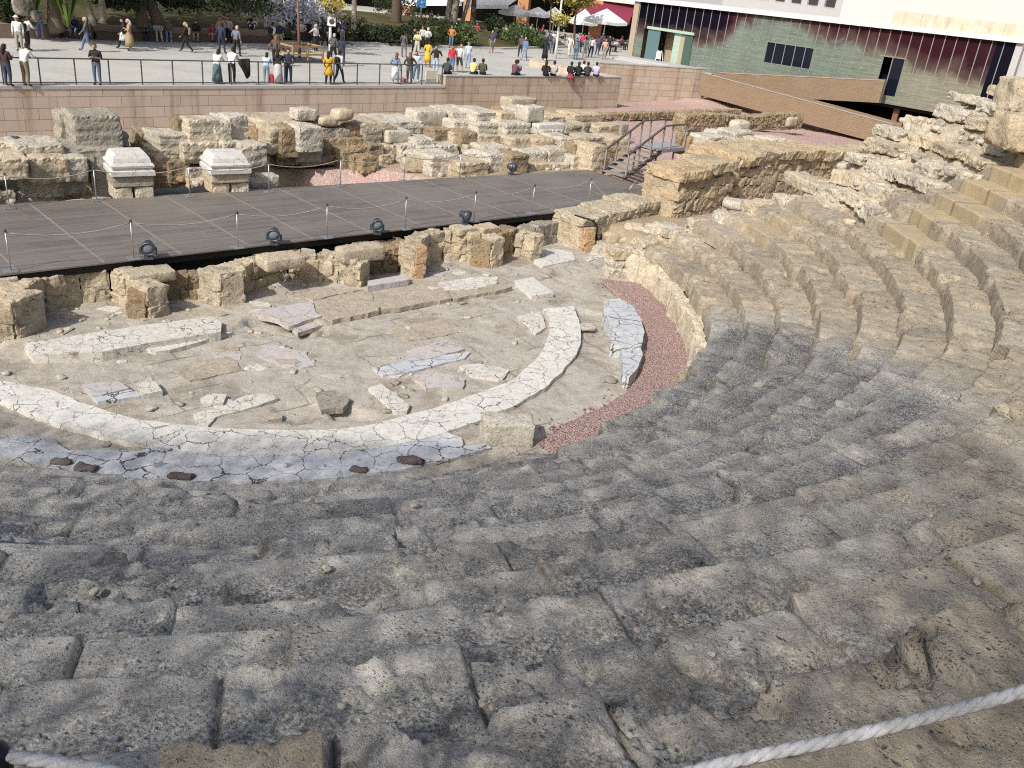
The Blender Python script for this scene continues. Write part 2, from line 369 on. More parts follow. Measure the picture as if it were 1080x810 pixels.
def make_tier(k):
    Rk = R1+(k-1)*TR; zk = Z1+(k-1)*HR; z_below = zk-HR; depth = TR+.12
    if k == 0: Rk, zk, z_below, depth = R1-.26, .86, -.05, .34
    if k == 1: z_below = .80
    r_ = random.Random(100+k)
    th0, th1 = -119., float(tier_end(k))
    # angular stations, finer near the camera
    ths = []; th = th0
    while th < th1:
        ths.append(th)
        p = np.array([CX+Rk*math.cos(R(th)), CY+Rk*math.sin(R(th)), zk]); d = max(.6, float(np.linalg.norm(p-CAM)))
        px, py = proj(p) if depth_of(p) > .5 else (2000, 2000)
        vis = -80 < px < 1160 and -60 < py < 900
        st = min(max(.0042*d, .016), .085) if vis else .16
        th += math.degrees(st/Rk)
    ths.append(th1); ths = np.array(ths)
    # blocks along the row
    bth = [th0-1]; 
    while bth[-1] < th1: bth.append(bth[-1]+math.degrees(r_.uniform(.75, 1.75)/Rk))
    bth = np.array(bth); bi = np.clip(np.searchsorted(bth, ths)-1, 0, len(bth)-2)
    nb = len(bth)
    bdz = np.array([r_.gauss(0, .03) for _ in range(nb)]); bdr = np.array([r_.gauss(0, .06 if k < 11 else .035) for _ in range(nb)]); btl = np.array([r_.gauss(0, .02) for _ in range(nb)]); brn = np.array([r_.random() for _ in range(nb)])
    bwr = np.array([r_.uniform(.5, 1.5) for _ in range(nb)]); jst = np.array([r_.random() for _ in range(nb+1)])
    bk_ = np.array([1. if r_.random() < .12 and k < 10 else 0. for _ in range(nb)])          # broken front edge
    jd = np.minimum(np.abs(ths-bth[bi]), np.abs(ths-bth[np.minimum(bi+1, nb-1)]))*PI/180*Rk
    js = np.where(np.abs(ths-bth[bi]) < np.abs(ths-bth[np.minimum(bi+1, nb-1)]), jst[bi], jst[np.minimum(bi+1, nb-1)])
    # profile: (r offset, z offset, lip weight, is tread)
    pr = []
    for f in (0., .25, .5, .7, .85): pr.append((0., (z_below-.08-zk)*(1-f), f, 0))
    lr = .035
    for a in (0., 30., 60., 90.): pr.append((lr-lr*math.cos(R(a)), -lr+lr*math.sin(R(a)), 1., .5))
    dcam = abs(23.74-Rk); nt_ = 18 if dcam < 6 else 10
    if k >= 9: nt_ = 26
    for i in range(1, nt_+1): f = i/nt_; pr.append((lr+(depth-lr)*f, 0., 1-f, 1.))
    pr = np.array(pr); m = len(pr); n = len(ths)
    TH = np.repeat(ths[:, None], m, 1); ro = np.repeat(pr[None, :, 0], n, 0); zo = np.repeat(pr[None, :, 1], n, 0); lip = np.repeat(pr[None, :, 2], n, 0); tr = np.repeat(pr[None, :, 3], n, 0)
    # new stone and ruin
    fresh = np.zeros(n)
    if 7 <= k <= 13:
        lo = {7: -3.5, 8: 0.5, 9: -1.5, 10: .5, 11: 1, 12: 1.5, 13: 1.5}[k]; hi = {7: 4.2, 8: 5.6, 9: 6.2, 10: 7.6, 11: 7.6, 12: 8.5, 13: 8.5}[k]
        fresh = ((ths > lo) & (ths < hi)).astype(float)
    if k in (4, 5): fresh = np.maximum(fresh, .55*((ths > 12) & (ths < (21 if k == 4 else 17))))
    if k == BROWN_K: fresh = np.maximum(fresh, .62*((ths > BROWN_A[0]) & (ths < BROWN_A[1])))
    hi_r = 8.5 if k >= 7 else (17 if k >= 4 else 24)
    ruin = sstep(hi_r-1, hi_r+3, ths)*(.55 if k < 7 else 1.)*(1-fresh)
    fr2 = np.repeat(fresh[:, None], m, 1); ru2 = np.repeat(ruin[:, None], m, 1)
    X = (Rk+ro)*np.cos(R(1)*TH); Y = (Rk+ro)*np.sin(R(1)*TH); P = np.stack([X, Y, zo+zk], -1).reshape(-1, 3)
    wear = np.repeat((bwr[bi])[:, None], m, 1)*(1-.93*fr2)+ru2*.6
    e1 = fbm(P, 1.5, 4, 3).reshape(n, m); e2 = fbm(P+9, 5., 4, 5).reshape(n, m); e3 = fbm(P+31, 14., 3, 8).reshape(n, m); e4 = fbm(P+50, .6, 3, 12).reshape(n, m); e5 = fbm(P+61, 27., 2, 15).reshape(n, m)
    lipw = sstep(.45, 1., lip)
    dz = wear*(e1*.016+e2*.012+e3*.011+e5*.007) - wear*lipw*(.008+.045*np.maximum(e2-.12, 0)+.05*np.maximum(e1-.1, 0))
    dr = wear*(e1*.022+e2*.02+e3*.016+e5*.008)*np.where(tr < 1, 1., lipw)+lipw*wear*.02
    fl = fbm(P+120, 2.3, 5, 33, .62).reshape(n, m); fq = sstep(.06, .10, fl)+sstep(.20, .235, fl)+.8*sstep(.32, .345, fl); fq2 = sstep(.1, .16, fbm(P+140, 6.5, 4, 35).reshape(n, m))
    wf = np.repeat(sstep(.85, 1.15, bwr[bi])[:, None], m, 1)*(1-.9*fr2); dz -= wf*(.026*fq+.010*fq2)*np.where(tr > 0, 1, .3); dr += lipw*wf*(.035*fq+.015*fq2)
    brk = np.repeat(bk_[bi][:, None], m, 1)*(1-fr2)
    dz -= brk*lipw*(.06+.12*np.maximum(e1+.2, 0)); dr += brk*lipw*.08
    dz += (bdz[bi][:, None]+btl[bi][:, None]*(ro/.8-.5))*(1-.7*fr2)*np.where(zo > -.2, 1, .3)
    dr += bdr[bi][:, None]*(1-.6*fr2)
    # ruin: the treads slump into rubble
    rn_ = fbm(P+70, 2.6, 5, 21, .6).reshape(n, m); rn2 = fbm(P+90, .9, 3, 22).reshape(n, m)
    dz += ru2*(rn_*.26+rn2*.22-.10*lip+.16*(1-lip)*tr-.06); dr += ru2*(rn_*.14+.12*lip)
    # joints
    jw = .010+.008*js; J = np.exp(-(jd/jw)**2)*(.35+.65*(js > .55))*(js > .3)
    J2 = np.repeat(J[:, None], m, 1)*np.where(zo > -.25, 1, .6)*(1-.5*ru2)
    dz -= J2*(.03+.03*e4)*(1-.5*fr2)*np.where(tr > .4, 1, .2); dr += J2*.03*np.where(tr < .9, 1, 0)
    if k == 0: dr += e1*.09+e2*.05-.02; dz += e2*.03
    hol = np.zeros((n, m))
    for hx, hy in HOLES:
        dd = np.hypot(P[:, 0]+CX-hx, P[:, 1]+CY-hy).reshape(n, m) if False else np.hypot(P[:, 0]-hx+CX, P[:, 1]-hy+CY).reshape(n, m); hol = np.maximum(hol, 1-sstep(.13, .21, dd+e3*.03))
    dz -= hol*.13*(tr >= 1); J2 = np.maximum(J2, hol*.55*(tr >= 1))
    # the end of each row crumbles
    endw = sstep(th1-2.2, th1, TH); dz -= endw*(.12+.15*np.maximum(rn_, 0))
    zz = zo+zk+dz; rr = Rk+ro+dr
    V = np.stack([rr*np.cos(R(1)*TH), rr*np.sin(R(1)*TH), zz], -1).reshape(-1, 3)
    # close the right end with a skirt of verts dropping down
    Fc = np.array([(i*m+j, i*m+j+1, (i+1)*m+j+1, (i+1)*m+j) for i in range(n-1) for j in range(m-1)])
    capv = V[(n-1)*m:].copy(); capv[:, 2] = z_below-.3
    nV = len(V); V = np.concatenate([V, capv])
    cap = [((n-1)*m+j, (n-1)*m+j+1, nV+j+1, nV+j) for j in range(m-1)]
    mb = MB(); rnv = np.repeat(brn[bi][:, None], m, 1).reshape(-1); rnv = np.concatenate([rnv, np.full(m, .5)])
    mb.add(V, Fc[:, ::-1].tolist()+[c[::-1] for c in cap], 0, rnv, True)
    def ext(a): a = np.asarray(a, float).reshape(-1); return np.concatenate([a, a[-m:]])
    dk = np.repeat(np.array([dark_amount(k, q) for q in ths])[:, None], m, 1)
    if k > 0:                                                # risers take less of the grey than treads on the tan side
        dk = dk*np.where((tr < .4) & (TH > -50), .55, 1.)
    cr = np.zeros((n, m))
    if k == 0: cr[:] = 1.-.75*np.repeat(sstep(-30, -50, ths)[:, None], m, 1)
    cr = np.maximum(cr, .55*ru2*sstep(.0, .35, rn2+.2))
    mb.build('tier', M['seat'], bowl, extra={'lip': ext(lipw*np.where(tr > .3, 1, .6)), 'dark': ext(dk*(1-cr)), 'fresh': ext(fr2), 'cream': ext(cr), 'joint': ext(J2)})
def broken_course(k):
    Rk = R1+(k-1)*TR; zk = Z1+(k-1)*HR; lo = 8. if k >= 7 else 16.; a = lo+rnd.uniform(-.5, .8)
    while a < tier_end(k)-.6:
        l = rnd.uniform(.7, 2.0); da = math.degrees(l/Rk)
        if rnd.random() < .86:
            h = rnd.uniform(.3, .46); dp = rnd.uniform(.6, 1.0); am = a+da/2; rr = Rk+dp/2+rnd.uniform(-.10, .12)
            tl = Matrix.Rotation(rnd.uniform(-.05, .05), 3, 'X') @ Matrix.Rotation(rnd.uniform(-.03, .14), 3, 'Y')
            mb = MB(); rock(mb, (rr*math.cos(R(am)), rr*math.sin(R(am)), zk-h*.8+rnd.uniform(-.08, .1)), (dp, l, h), R(am)+rnd.uniform(-.12, .12), rough=.075, p=9, cell=.085, mat=rnd.choice([0, 0, 3, 0, 1, 3]), tilt=tl, layer=.05, nmax=24); mb.build('broken_block', [M['pale'], M['limestone'], M['greyblock'], M['ochre']], bowl)
        a += da
for k in range(0, NT_ROWS): make_tier(k)
mb = MB()
for k in range(0, 7):
    Rk = R1+(k-1)*TR; zk = Z1+(k-1)*HR; z = -.1
    if k == 0: zk = .9
    while z < zk-.12:
        h = min(rnd.uniform(.28, .46), zk-.04-z); a = tier_end(k)-.5+rnd.uniform(-.3, .5); rr = Rk+.42
        if h > .1: rock(mb, (rr*math.cos(R(a)), rr*math.sin(R(a)), z), (.95, rnd.uniform(.5, .8), h+.03), R(a)+rnd.uniform(-.1, .1), rough=.07, p=8, cell=.1, mat=rnd.choice([0, 1, 0]))
        z += h
for _ in range(34):
    a = rnd.uniform(27.5, 40); rr = rnd.uniform(11.7, 14.4); zz = np.interp(rr, [11.6, 12.2, 13.2, 14.4], [-.05, .25, .75, .95]); s_ = rnd.uniform(.3, .75)
    rock(mb, (rr*math.cos(R(a)), rr*math.sin(R(a)), zz-.25), (s_*1.2, s_, s_*.75), rnd.uniform(0, 3), rough=.07, p=rnd.choice([5, 7]), cell=.1, mat=rnd.choice([0, 1, 0]))
mb.build('end_wall', [M['pale'], M['ochre']], bowl)
for k in range(6, 17): broken_course(k)

# ------------------------------------------------------------------ orchestra floor
def pip(x, y, poly):
    ins = np.zeros(len(x), bool); n = len(poly)
    for i in range(n):
        x1, y1 = poly[i]; x2, y2 = poly[(i+1) % n]
        c = ((y1 > y) != (y2 > y)) & (x < (x2-x1)*(y-y1)/(y2-y1+1e-12)+x1); ins ^= c
    return ins
def gp(pts, z=0.): return [tuple(at(x, y, z)[:2]) for x, y in pts]
def seg_dist(x, y, poly, closed=True):
    d = np.full(len(x), 1e9); n = len(poly)
    for i in range(n if closed else n-1):
        a = np.array(poly[i]); b = np.array(poly[(i+1) % n]); ab = b-a; t = np.clip(((x-a[0])*ab[0]+(y-a[1])*ab[1])/(ab @ ab+1e-12), 0, 1)
        d = np.minimum(d, np.hypot(x-a[0]-t*ab[0], y-a[1]-t*ab[1]))
    return d
def floor_mat():
    t = NT('trodden_earth_floor')
    big = t.noise(.55, 6, .68, .5); mid = t.noise(3.4, 8, .7, .4); fin = t.noise(24, 5, .7)
    c = t.mix(t.ramp(mid, [(.3, 0.), (.7, 1.)]), (.365,.335,.285), (.235,.21,.175))
    c = t.mix(t.ramp(big, [(.36, 0.), (.50, .9)]), c, (.44,.41,.355)); c = t.mix(t.ramp(big, [(.52, 0.), (.62, .85)]), c, (.27,.23,.185)); c = t.mix(t.ramp(t.noise(1.7, 6, .7, 1.5), [(.55, 0.), (.66, .6)]), c, (.48,.45,.39))
    c = t.mix(t.ramp(t.noise(1.3, 4, .6, 1.), [(.6, 0.), (.7, .55)]), c, (.33,.32,.29))
    # slab joints, half lost
    br = t.n('ShaderNodeTexBrick'); t.set(br.inputs['Vector'], t.vadd(t.mapv((1, 1, 1), (0, 0, R(-42))), t.noise(1.4, 3, color=True), .25)); br.inputs['Scale'].default_value = .55; br.inputs['Mortar Size'].default_value = .012; br.inputs['Color1'].default_value = br.inputs['Color2'].default_value = (0, 0, 0, 1); br.inputs['Mortar'].default_value = (1, 1, 1, 1); br.inputs['Brick Width'].default_value = .9; br.inputs['Row Height'].default_value = .45
    jm = t.math('MULTIPLY', br.outputs['Color'], t.ramp(t.noise(.8, 3), [(.5, 0.), (.64, .6)]))
    c = t.mix(jm, c, (.11,.09,.065))
    e = t.voro(.75, 'DISTANCE_TO_EDGE', vec=t.vadd(t.co(), t.noise(2.2, 4, color=True), .6)); cm = t.math('MULTIPLY', t.ramp(e, [(.004, 1.), (.014, 0.)]), t.ramp(t.noise(.5, 3), [(.52, 0.), (.66, .6)]))
    c = t.mix(cm, c, (.10,.08,.06))
    sp = t.math('MULTIPLY', t.ramp(t.voro(9, vec=t.vadd(t.co(), t.noise(8, 2, color=True), .1)), [(.1, 1.), (.17, 0.)]), t.ramp(t.noise(1.1, 4), [(.55, 0.), (.62, 1.)]))
    c = t.mix(sp, c, (.58,.56,.51))
    c = t.mix(t.ramp(fin, [(.33, .5), (.5, 0.)]), c, (.17,.14,.10))
    h = t.math('SUBTRACT', t.math('ADD', t.math('MULTIPLY', mid, .8), t.math('MULTIPLY', fin, .3)), t.math('ADD', t.math('MULTIPLY', jm, .5), t.math('MULTIPLY', cm, .5)))
    h = t.math('ADD', h, t.math('MULTIPLY', sp, .25))
    return t.bsdf(c, .95, t.bump(h, .9, .05), spec=.1)
M['floor'] = floor_mat(); M['floor_slab'] = stone('beige_floor_slab', (.43,.38,.31), (.34,.29,.225), dk=.25, scale=3, pit=.3, bump=.4)
xs = np.arange(-17.5, 7.6, .075); ys = np.arange(9.0, 37.5, .075); GX, GY = np.meshgrid(xs, ys); gx, gy = GX.ravel(), GY.ravel()
keep = (np.hypot(gx-CX, gy-CY) < 12.6)
PF = np.stack([gx, gy, np.zeros_like(gx)], 1)
gz = fbm(PF, .7, 4, 40)*.05+fbm(PF, 3.2, 4, 41)*.022
raised = gp([(0,372),(30,375),(95,367),(200,362),(245,352),(262,338),(300,336),(335,352),(352,338),(400,329),(470,317),(523,307),(548,301),(630,285),(690,250),(690,225),(300,250),(0,290)])
dR = seg_dist(gx, gy, raised); dR = np.where(pip(gx, gy, raised), dR, -dR)+fbm(PF, 2.5, 3, 43)*.12
gz += .10*sstep(-.03, .05, dR)
for poly, dp in (([(262,340),(300,333),(318,338),(345,345),(352,352),(318,356),(300,352),(270,348)], .16), ([(345,432),(365,428),(392,434),(395,441),(350,443)], .18), ([(285,425),(330,420),(345,430),(330,446),(290,444)], .07), ([(60,428),(200,432),(150,452),(100,440)], .04), ([(0,432),(60,448),(130,472),(150,468),(60,446),(0,425)], .06),
                 ([(590,345),(610,325),(640,330),(640,370),(620,360)], .09)):
    q = gp(poly); d = seg_dist(gx, gy, q); d = np.where(pip(gx, gy, q), d, -d); gz -= dp*sstep(-.08, .12, d+fbm(PF, 2., 3, 44)*.1)
nx = len(xs); ok = keep.reshape(GX.shape); ii = np.arange(len(gx)).reshape(GX.shape)
fm = ok[:-1, :-1] & ok[1:, :-1] & ok[:-1, 1:] & ok[1:, 1:]
Fc = np.stack([ii[:-1, :-1][fm], ii[:-1, 1:][fm], ii[1:, 1:][fm], ii[1:, :-1][fm]], 1)
used = np.unique(Fc); re = np.full(len(gx), -1); re[used] = np.arange(len(used))
floor_h = (xs, ys, gz.reshape(GX.shape))
def floor_z(x, y):
    i = int(np.clip(round((x-xs[0])/.075), 0, nx-1)); j = int(np.clip(round((y-ys[0])/.075), 0, len(ys)-1)); return float(floor_h[2][j, i])
mb = MB(); mb.add(np.stack([gx, gy, gz], 1)[used], re[Fc].tolist(), 0, .5, True)
tag(mb.build('orchestra_floor', M['floor']), kind='structure')

# ------------------------------------------------------------------ marble paving
def marble(name, a, b, crack=2.2, cw=.02, blue=None, crk_lo=.42, block=0.):
    t = NT(name)
    w = t.vadd(t.co(), t.noise(2.6, 6, .65, color=True), .36)
    e = t.voro(crack, 'DISTANCE_TO_EDGE', vec=w); cells = t.voro(crack, 'F1', vec=w, out='Color')
    wid = t.math('MULTIPLY', t.ramp(t.noise(1.3, 4), [(.38, .1), (.7, 1.)]), cw*1.25)
    cr = t.math('LESS_THAN', e, wid)
    mid = t.noise(4, 6, .6); c = t.mix(t.ramp(mid, [(.3, 0.), (.7, 1.)]), a, b)
    cs = t.sep(cells)
    c = t.mix(t.math('MULTIPLY', cs[0], .35), c, tuple(q*.78 for q in a))
    if blue: c = t.mix(t.ramp(t.noise(.8, 5, .6, .5), [(.4, 0.), (.62, .85)]), c, blue)
    c = t.mix(t.ramp(t.noise(9, 5, .7), [(.36, .55), (.48, 0.)]), c, tuple(q*.52 for q in b))
    c = t.mix(t.math('MULTIPLY', cr, t.ramp(t.noise(.9, 3), [(crk_lo-.08, .25), (crk_lo+.05, 1.)])), c, (.085,.075,.06))
    gap = t.math('MULTIPLY', t.ramp(t.noise(2.1, 5, .65, 1.2), [(.655, 0.), (.67, .9)]), .9); c = t.mix(gap, c, (.22,.19,.145)); cr = t.math('MAXIMUM', cr, gap)
    h = t.math('SUBTRACT', t.math('ADD', t.math('MULTIPLY', mid, .3), t.math('MULTIPLY', cs[1], .35)), cr)
    return t.bsdf(c, .75, t.bump(h, .8, .03), spec=.25)
M['marble'] = marble('white_marble', (.66,.645,.60), (.55,.53,.48), 2.1, .018, crk_lo=.46)
M['marble_fine'] = marble('worn_white_marble', (.63,.605,.55), (.50,.47,.41), 3.0, .018, crk_lo=.48)
M['marble_blue'] = marble('blue_grey_marble', (.58,.585,.585), (.44,.44,.435), 1.8, .026, blue=(.42,.45,.49))
M['marble_clean'] = marble('clean_marble', (.60,.585,.55), (.52,.505,.47), .7, .004)
M['marble_pink'] = marble('pinkish_marble', (.52,.46,.42), (.42,.38,.35), 1.3, .006, blue=(.44,.43,.44))
def resample(poly, step):
    out = []
    for i in range(len(poly)):
        a = np.array(poly[i]); b = np.array(poly[(i+1) % len(poly)]); k = max(1, int(np.hypot(*(b-a))/step))
        out += [tuple(a+(b-a)*j/k) for j in range(k)]
    return out
def slab_mesh(mb, px, z0, th, rag=.03, seed=1, mat=0, step=.12, rn=.5):
    poly = resample(gp(px, z0+th), step); A = np.array(poly); n_ = np.stack([fbm(np.c_[A, np.zeros(len(A))], 3., 4, seed), fbm(np.c_[A, np.ones(len(A))*5], 3., 4, seed+1)], 1)
    prism(mb, A+n_*rag, z0, z0+th, mat, rn)
def slab(name, px, z0, th, mat, label, cat='paving slab', rag=.03, seed=1, step=.12, group=None):
    mb = MB(); slab_mesh(mb, px, z0, th, rag, seed, 0, step)
    return tag(mb.build(name, M[mat]), label, cat, group)
ring_in = [(-40,395),(0,401),(55.7,411.7),(103.7,431),(145,442.8),(207,449),(243,452),(280,453),(330,453.5),(366,452),(399.6,446),(451.5,432),(490,419.4),(540,401),(568.5,376),(577,360),(580,348),(579,337),(576,330),(573.5,325.5)]
ring_out = [(605,323),(610,334),(612,347),(612.6,355.6),(608.7,373.7),(592,392),(573.7,410),(550,423),(513.7,440),(485,450.5),(449,462),(410,470),(360,476),(300,479),(240,480),(200,476),(160,469),(129.6,463.5),(103.7,457.5),(52,443),(5,423),(-40,412)]
def strip(name, inner, outer, z0, th, mat):
    mb = MB()
    def rs(pl, k):
        A = np.array(gp(pl, z0+th)); d = np.r_[0, np.cumsum(np.hypot(*np.diff(A, axis=0).T))]; t_ = np.linspace(0, d[-1], k); return np.c_[np.interp(t_, d, A[:, 0]), np.interp(t_, d, A[:, 1])]
    k = 140; I = rs(inner, k); O = rs(outer[::-1], k)
    for A, s in ((I, 5), (O, 6)): A += np.stack([fbm(np.c_[A, np.zeros(k)], 2.4, 4, s), fbm(np.c_[A, np.ones(k)], 2.4, 4, s+9)], 1)*.05
    m = 7; V = []; 
    for j in range(m): V.append(I+(O-I)*j/(m-1))
    V = np.concatenate([np.c_[a, np.full(k, z0+th)] for a in V]); V[:, 2] += fbm(V, 1.6, 3, 77)*.015
    lo = np.concatenate([np.c_[I, np.full(k, z0)], np.c_[O, np.full(k, z0)]]); b = len(V)
    Fc = [(j*k+i, j*k+i+1, (j+1)*k+i+1, (j+1)*k+i) for j in range(m-1) for i in range(k-1)]
    Fc += [(b+i, b+i+1, i+1, i) for i in range(k-1)]+[((m-1)*k+i, (m-1)*k+i+1, b+k+i+1, b+k+i) for i in range(k-1)]
    # ends
    for e in (0, k-1): Fc.append(tuple([j*k+e for j in range(m)]+[b+k+e, b+e]))
    mb.add(np.concatenate([V, lo]), Fc, 0, .5)
    return mb.build(name, M[mat])
o = strip('marble_ring', ring_in, ring_out, -.05, .15, 'marble'); tag(o, 'cracked white marble band curving round the orchestra floor', 'paving')
slab('outer_marble_paving', [(-40,460),(20,457),(40,462),(75,475),(110,474),(145,476),(170,467),(200,474),(240,478),(300,477.5),(360,474.5),(410,469),(449,459.5),(470,455),(486,462),(488,470),(514,467),(519,472),(480,482),(430,494),(360,503),(270,508),(200,507),(110,506),(90,500),(50,490),(0,481),(-40,476)], -.04, .125, 'marble_blue', 'blue-grey broken marble paving between the white ring and the lowest tier', 'paving', .06, 3)
slab('marble_slab', [(542,296),(562,292),(584,309),(561,312)], .0, .13, 'marble_clean', 'clean white square-cut slab lying alone near the stage wall', rag=.01)
slab('marble_step', [(25,362),(150,343),(222,334),(234,339),(232,350),(160,361),(108,371),(48,374),(34,374)], -.03, .26, 'marble_fine', 'long white marble step in front of the left niche', 'step', .03, 11)
slab('marble_step', [(150,367),(180,358),(246,349.5),(222,357),(180,369),(164,371)], -.03, .12, 'marble_fine', 'thin pointed lower slab beside the long white marble step', 'step', .03, 12)
slab('marble_fragment', [(88,405),(125,402),(137,409),(108,416),(97,417)], -.02, .14, 'marble_pink', 'tilted pale broken slab on earth inside the left part of the ring', 'paving slab', .04, 13)
slab('marble_fragment', [(145,404),(162,402),(171,412),(151,416)], -.02, .14, 'marble_fine', 'white square broken slab next to the tilted pale slab', 'paving slab', .04, 14)
slab('marble_fragment', [(97,418),(110,415),(137,411),(152,417),(125,421),(104,423)], -.02, .10, 'marble_blue', 'low blue-grey broken slab inside the left part of the ring', 'paving slab', .04, 15)
slab('marble_fragment', [(204,436),(232,430),(260,416),(286,414),(292,420),(270,428),(228,440),(220,449),(208,446)], -.03, .10, 'marble_fine', 'arrow-shaped white marble fragment joining the ring at its lower middle', 'paving slab', .05, 16)
slab('marble_fragment', [(211,420),(222,415),(239,416),(236,425),(214,426)], -.02, .13, 'marble_fine', 'small white marble lump left of the arrow-shaped fragment', 'paving slab', .03, 17)
slab('marble_fragment', [(428,370),(472,358),(490,368),(452,378),(432,382)], -.03, .11, 'marble_pink', 'pinkish square paving patch in the middle of the orchestra', 'paving slab', .06, 18)
slab('marble_fragment', [(393,388),(450,376),(496,371),(490,378),(430,392),(404,396)], -.04, .10, 'marble_blue', 'long grey paving strip across the middle of the orchestra', 'paving slab', .06, 19)
slab('marble_fragment', [(388,409),(402,404),(432,427),(428,433),(416,433)], -.03, .12, 'marble_fine', 'narrow white paving strip pointing down at the ring', 'paving slab', .04, 20)
slab('marble_fragment', [(436,398),(458,391),(492,400),(488,408),(450,409)], -.04, .10, 'marble_pink', 'flaking pinkish paving patch right of the narrow white strip', 'paving slab', .08, 21)
slab('marble_fragment', [(484,386),(505,383),(538,390),(530,400),(498,396)], -.04, .10, 'marble_fine', 'ragged pale paving patch close to the right inner edge of the ring', 'paving slab', .08, 22)
slab('marble_fragment', [(545,333),(570,329),(577,345),(566,352)], -.04, .10, 'marble_fine', 'pale slab touching the upper end of the ring from inside', 'paving slab', .05, 23)
slab('marble_fragment', [(462,298),(500,292),(525,292),(524,299),(500,305),(470,306)], .06, .09, 'marble_fine', 'white broken slab on the ledge under the middle niche', 'paving slab', .05, 24)
slab('marble_fragment', [(270,372),(288,363),(322,371),(330,386),(300,388)], -.05, .09, 'marble_pink', 'large worn pinkish slab set flush in the left middle floor', 'paving slab', .1, 25)
slab('marble_fragment', [(334,414),(352,411),(370,420),(362,430),(340,432)], -.03, .14, 'greyblock', 'grey stone block lying beside the small pit', 'paving slab', .05, 26)
slab('stone_threshold', [(308,346),(338,337),(346,341),(314,351)], -.08, .12, 'marble_pink', 'narrow pale threshold stone in the hole under the ledge', 'paving slab', .01, 27)
for i, (q, mt, lb) in enumerate((([(262,329),(328,318),(337,334),(303,344),(292,337)], 'marble_pink', 'pinkish paving slab along the ledge above the threshold stone'), ([(331,317),(388,305),(401,327),(352,338),(341,333)], 'floor_slab', 'beige paving slab of the ledge right of the pinkish one'), ([(392,305),(462,296),(474,314),(404,327)], 'floor_slab', 'beige paving slab of the ledge under the rubble doorway'), ([(474,307),(524,299),(540,302),(523,307),(477,315)], 'floor_slab', 'narrow beige paving slab at the right end of the ledge'), ([(300,312),(360,303),(384,305),(330,316)], 'floor_slab', 'thin beige slab at the foot of the second curved niche'), ([(180,330),(226,326),(240,331),(232,334),(222,333)], 'floor_slab', 'beige slab on the floor of the leftmost square niche'), ([(410,345),(470,336),(485,350),(430,360)], 'floor_slab', 'flush beige slab above the pinkish square patch'), ([(180,385),(240,376),(258,390),(200,402)], 'floor_slab', 'flush beige slab left of the large pinkish slab'))):
    slab('paving_slab', q, -.1 if i > 5 else .0, .135 if i > 5 else .135, mt, lb, 'paving slab', .11, 60+i)
# the pile of curved marble on the right
slab('curved_marble_stack', [(637,317),(653,314.5),(668,323),(676,336),(680,350),(677,364),(668,366),(648,363),(644,362),(646,344),(637,330)], -.05, .42, 'marble_blue', 'stack of curved grey-white marble slabs standing on the red gravel edge', 'marble blocks', .03, 31)
slab('curved_marble_stack', [(654,367),(675,366.5),(678,375),(672,388),(664,398),(657,396),(657,380)], -.05, .36, 'marble_blue', 'lower tapering piece of grey-white marble below the curved stack', 'marble blocks', .03, 32)
def boulder(name, px, py, w, h, dep, mat, label, z=0., rz=None, seed=None, rough=.08, p=5., tilt=None, cat='stone', group=None, cell=.07):
    P = at(px, py, z); k = mpp(P); W = w*k; sn = (CH-z)/float(np.linalg.norm(P-CAM)); D = min(dep if dep else W*.8, .55*h*k/sn); H = (h*k-D*sn)/math.sqrt(1-sn*sn)
    rz = R(43) if rz is None else R(rz)
    a = np.array([math.sin(rz), -math.cos(rz)]); q = P[:2]-a*D/2
    mb = MB(); big_ = W > .95; rock(mb, (0, 0, 0), (W, D, H), rz, seed if seed is not None else rnd.randrange(9999), rough*min(W, H)*(1.1 if big_ else 1.6), p, min(cell, W/4), tilt=tilt, nmax=24 if big_ else 14, flat=False if big_ else None)
    return tag(_place(mb, name, mat, (q[0], q[1], z-.03)), label, cat, group)
def _place(mb, name, mat, loc):
    o = mb.build(name, M[mat]); o.location = [float(c) for c in loc]; return o
boulder('marble_lump', 622, 349, 18, 10, .4, 'limestone', 'white boulder in the hollow between ring and curved marble stack', rz=20, rough=.18)
boulder('marble_lump', 642, 404, 18, 10, .45, 'greyblock', 'grey-white boulder at the lower edge of the red gravel strip', rz=0, rough=.15)
boulder('stone_block', 536, 473, 56, 41, .62, 'limestone', 'cream squared stone block standing by the lowest tier', rz=12, rough=.05, p=9., seed=4)
for q, lb in (((62,490,26,10), 'dark purple rock leftmost in front of the lowest tier'), ((90,498,22,12), 'dark purple rock beside the leftmost dark rock'), ((190,506,30,10), 'flat dark brown rock on blue-grey paving'), ((378,499,22,9), 'small dark brown rock on paving left of the biggest dark rock'), ((432,490,30,13), 'biggest dark brown rock on the paving before the cream block')):
    boulder('dark_rock', *q, .3, 'darkrock', lb, z=.10, rz=5, rough=.2, p=4)
frag = MB()
for i in range(70):
    a = rnd.uniform(0, 2*PI); rr = 7.3*math.sqrt(rnd.random()); x, y = CX+rr*math.cos(a), CY+rr*math.sin(a); s_ = rnd.uniform(.12, .42); z = floor_z(x, y); k = rnd.randint(4, 7); t0 = rnd.uniform(0, 6)
    pl = [(x+s_*rnd.uniform(.5, 1.1)*math.cos(t0+2*PI*j/k), y+s_*.75*rnd.uniform(.5, 1.1)*math.sin(t0+2*PI*j/k)) for j in range(k)]; pl = resample(pl, .07); A_ = np.array(pl); A_ += np.stack([fbm(np.c_[A_, np.zeros(len(A_))], 7, 3, i), fbm(np.c_[A_, np.ones(len(A_))], 7, 3, i+5)], 1)*.05
    prism(frag, A_, z-.08, z+rnd.uniform(.008, .03), rnd.choice([0, 1, 2, 2]), rnd.random())
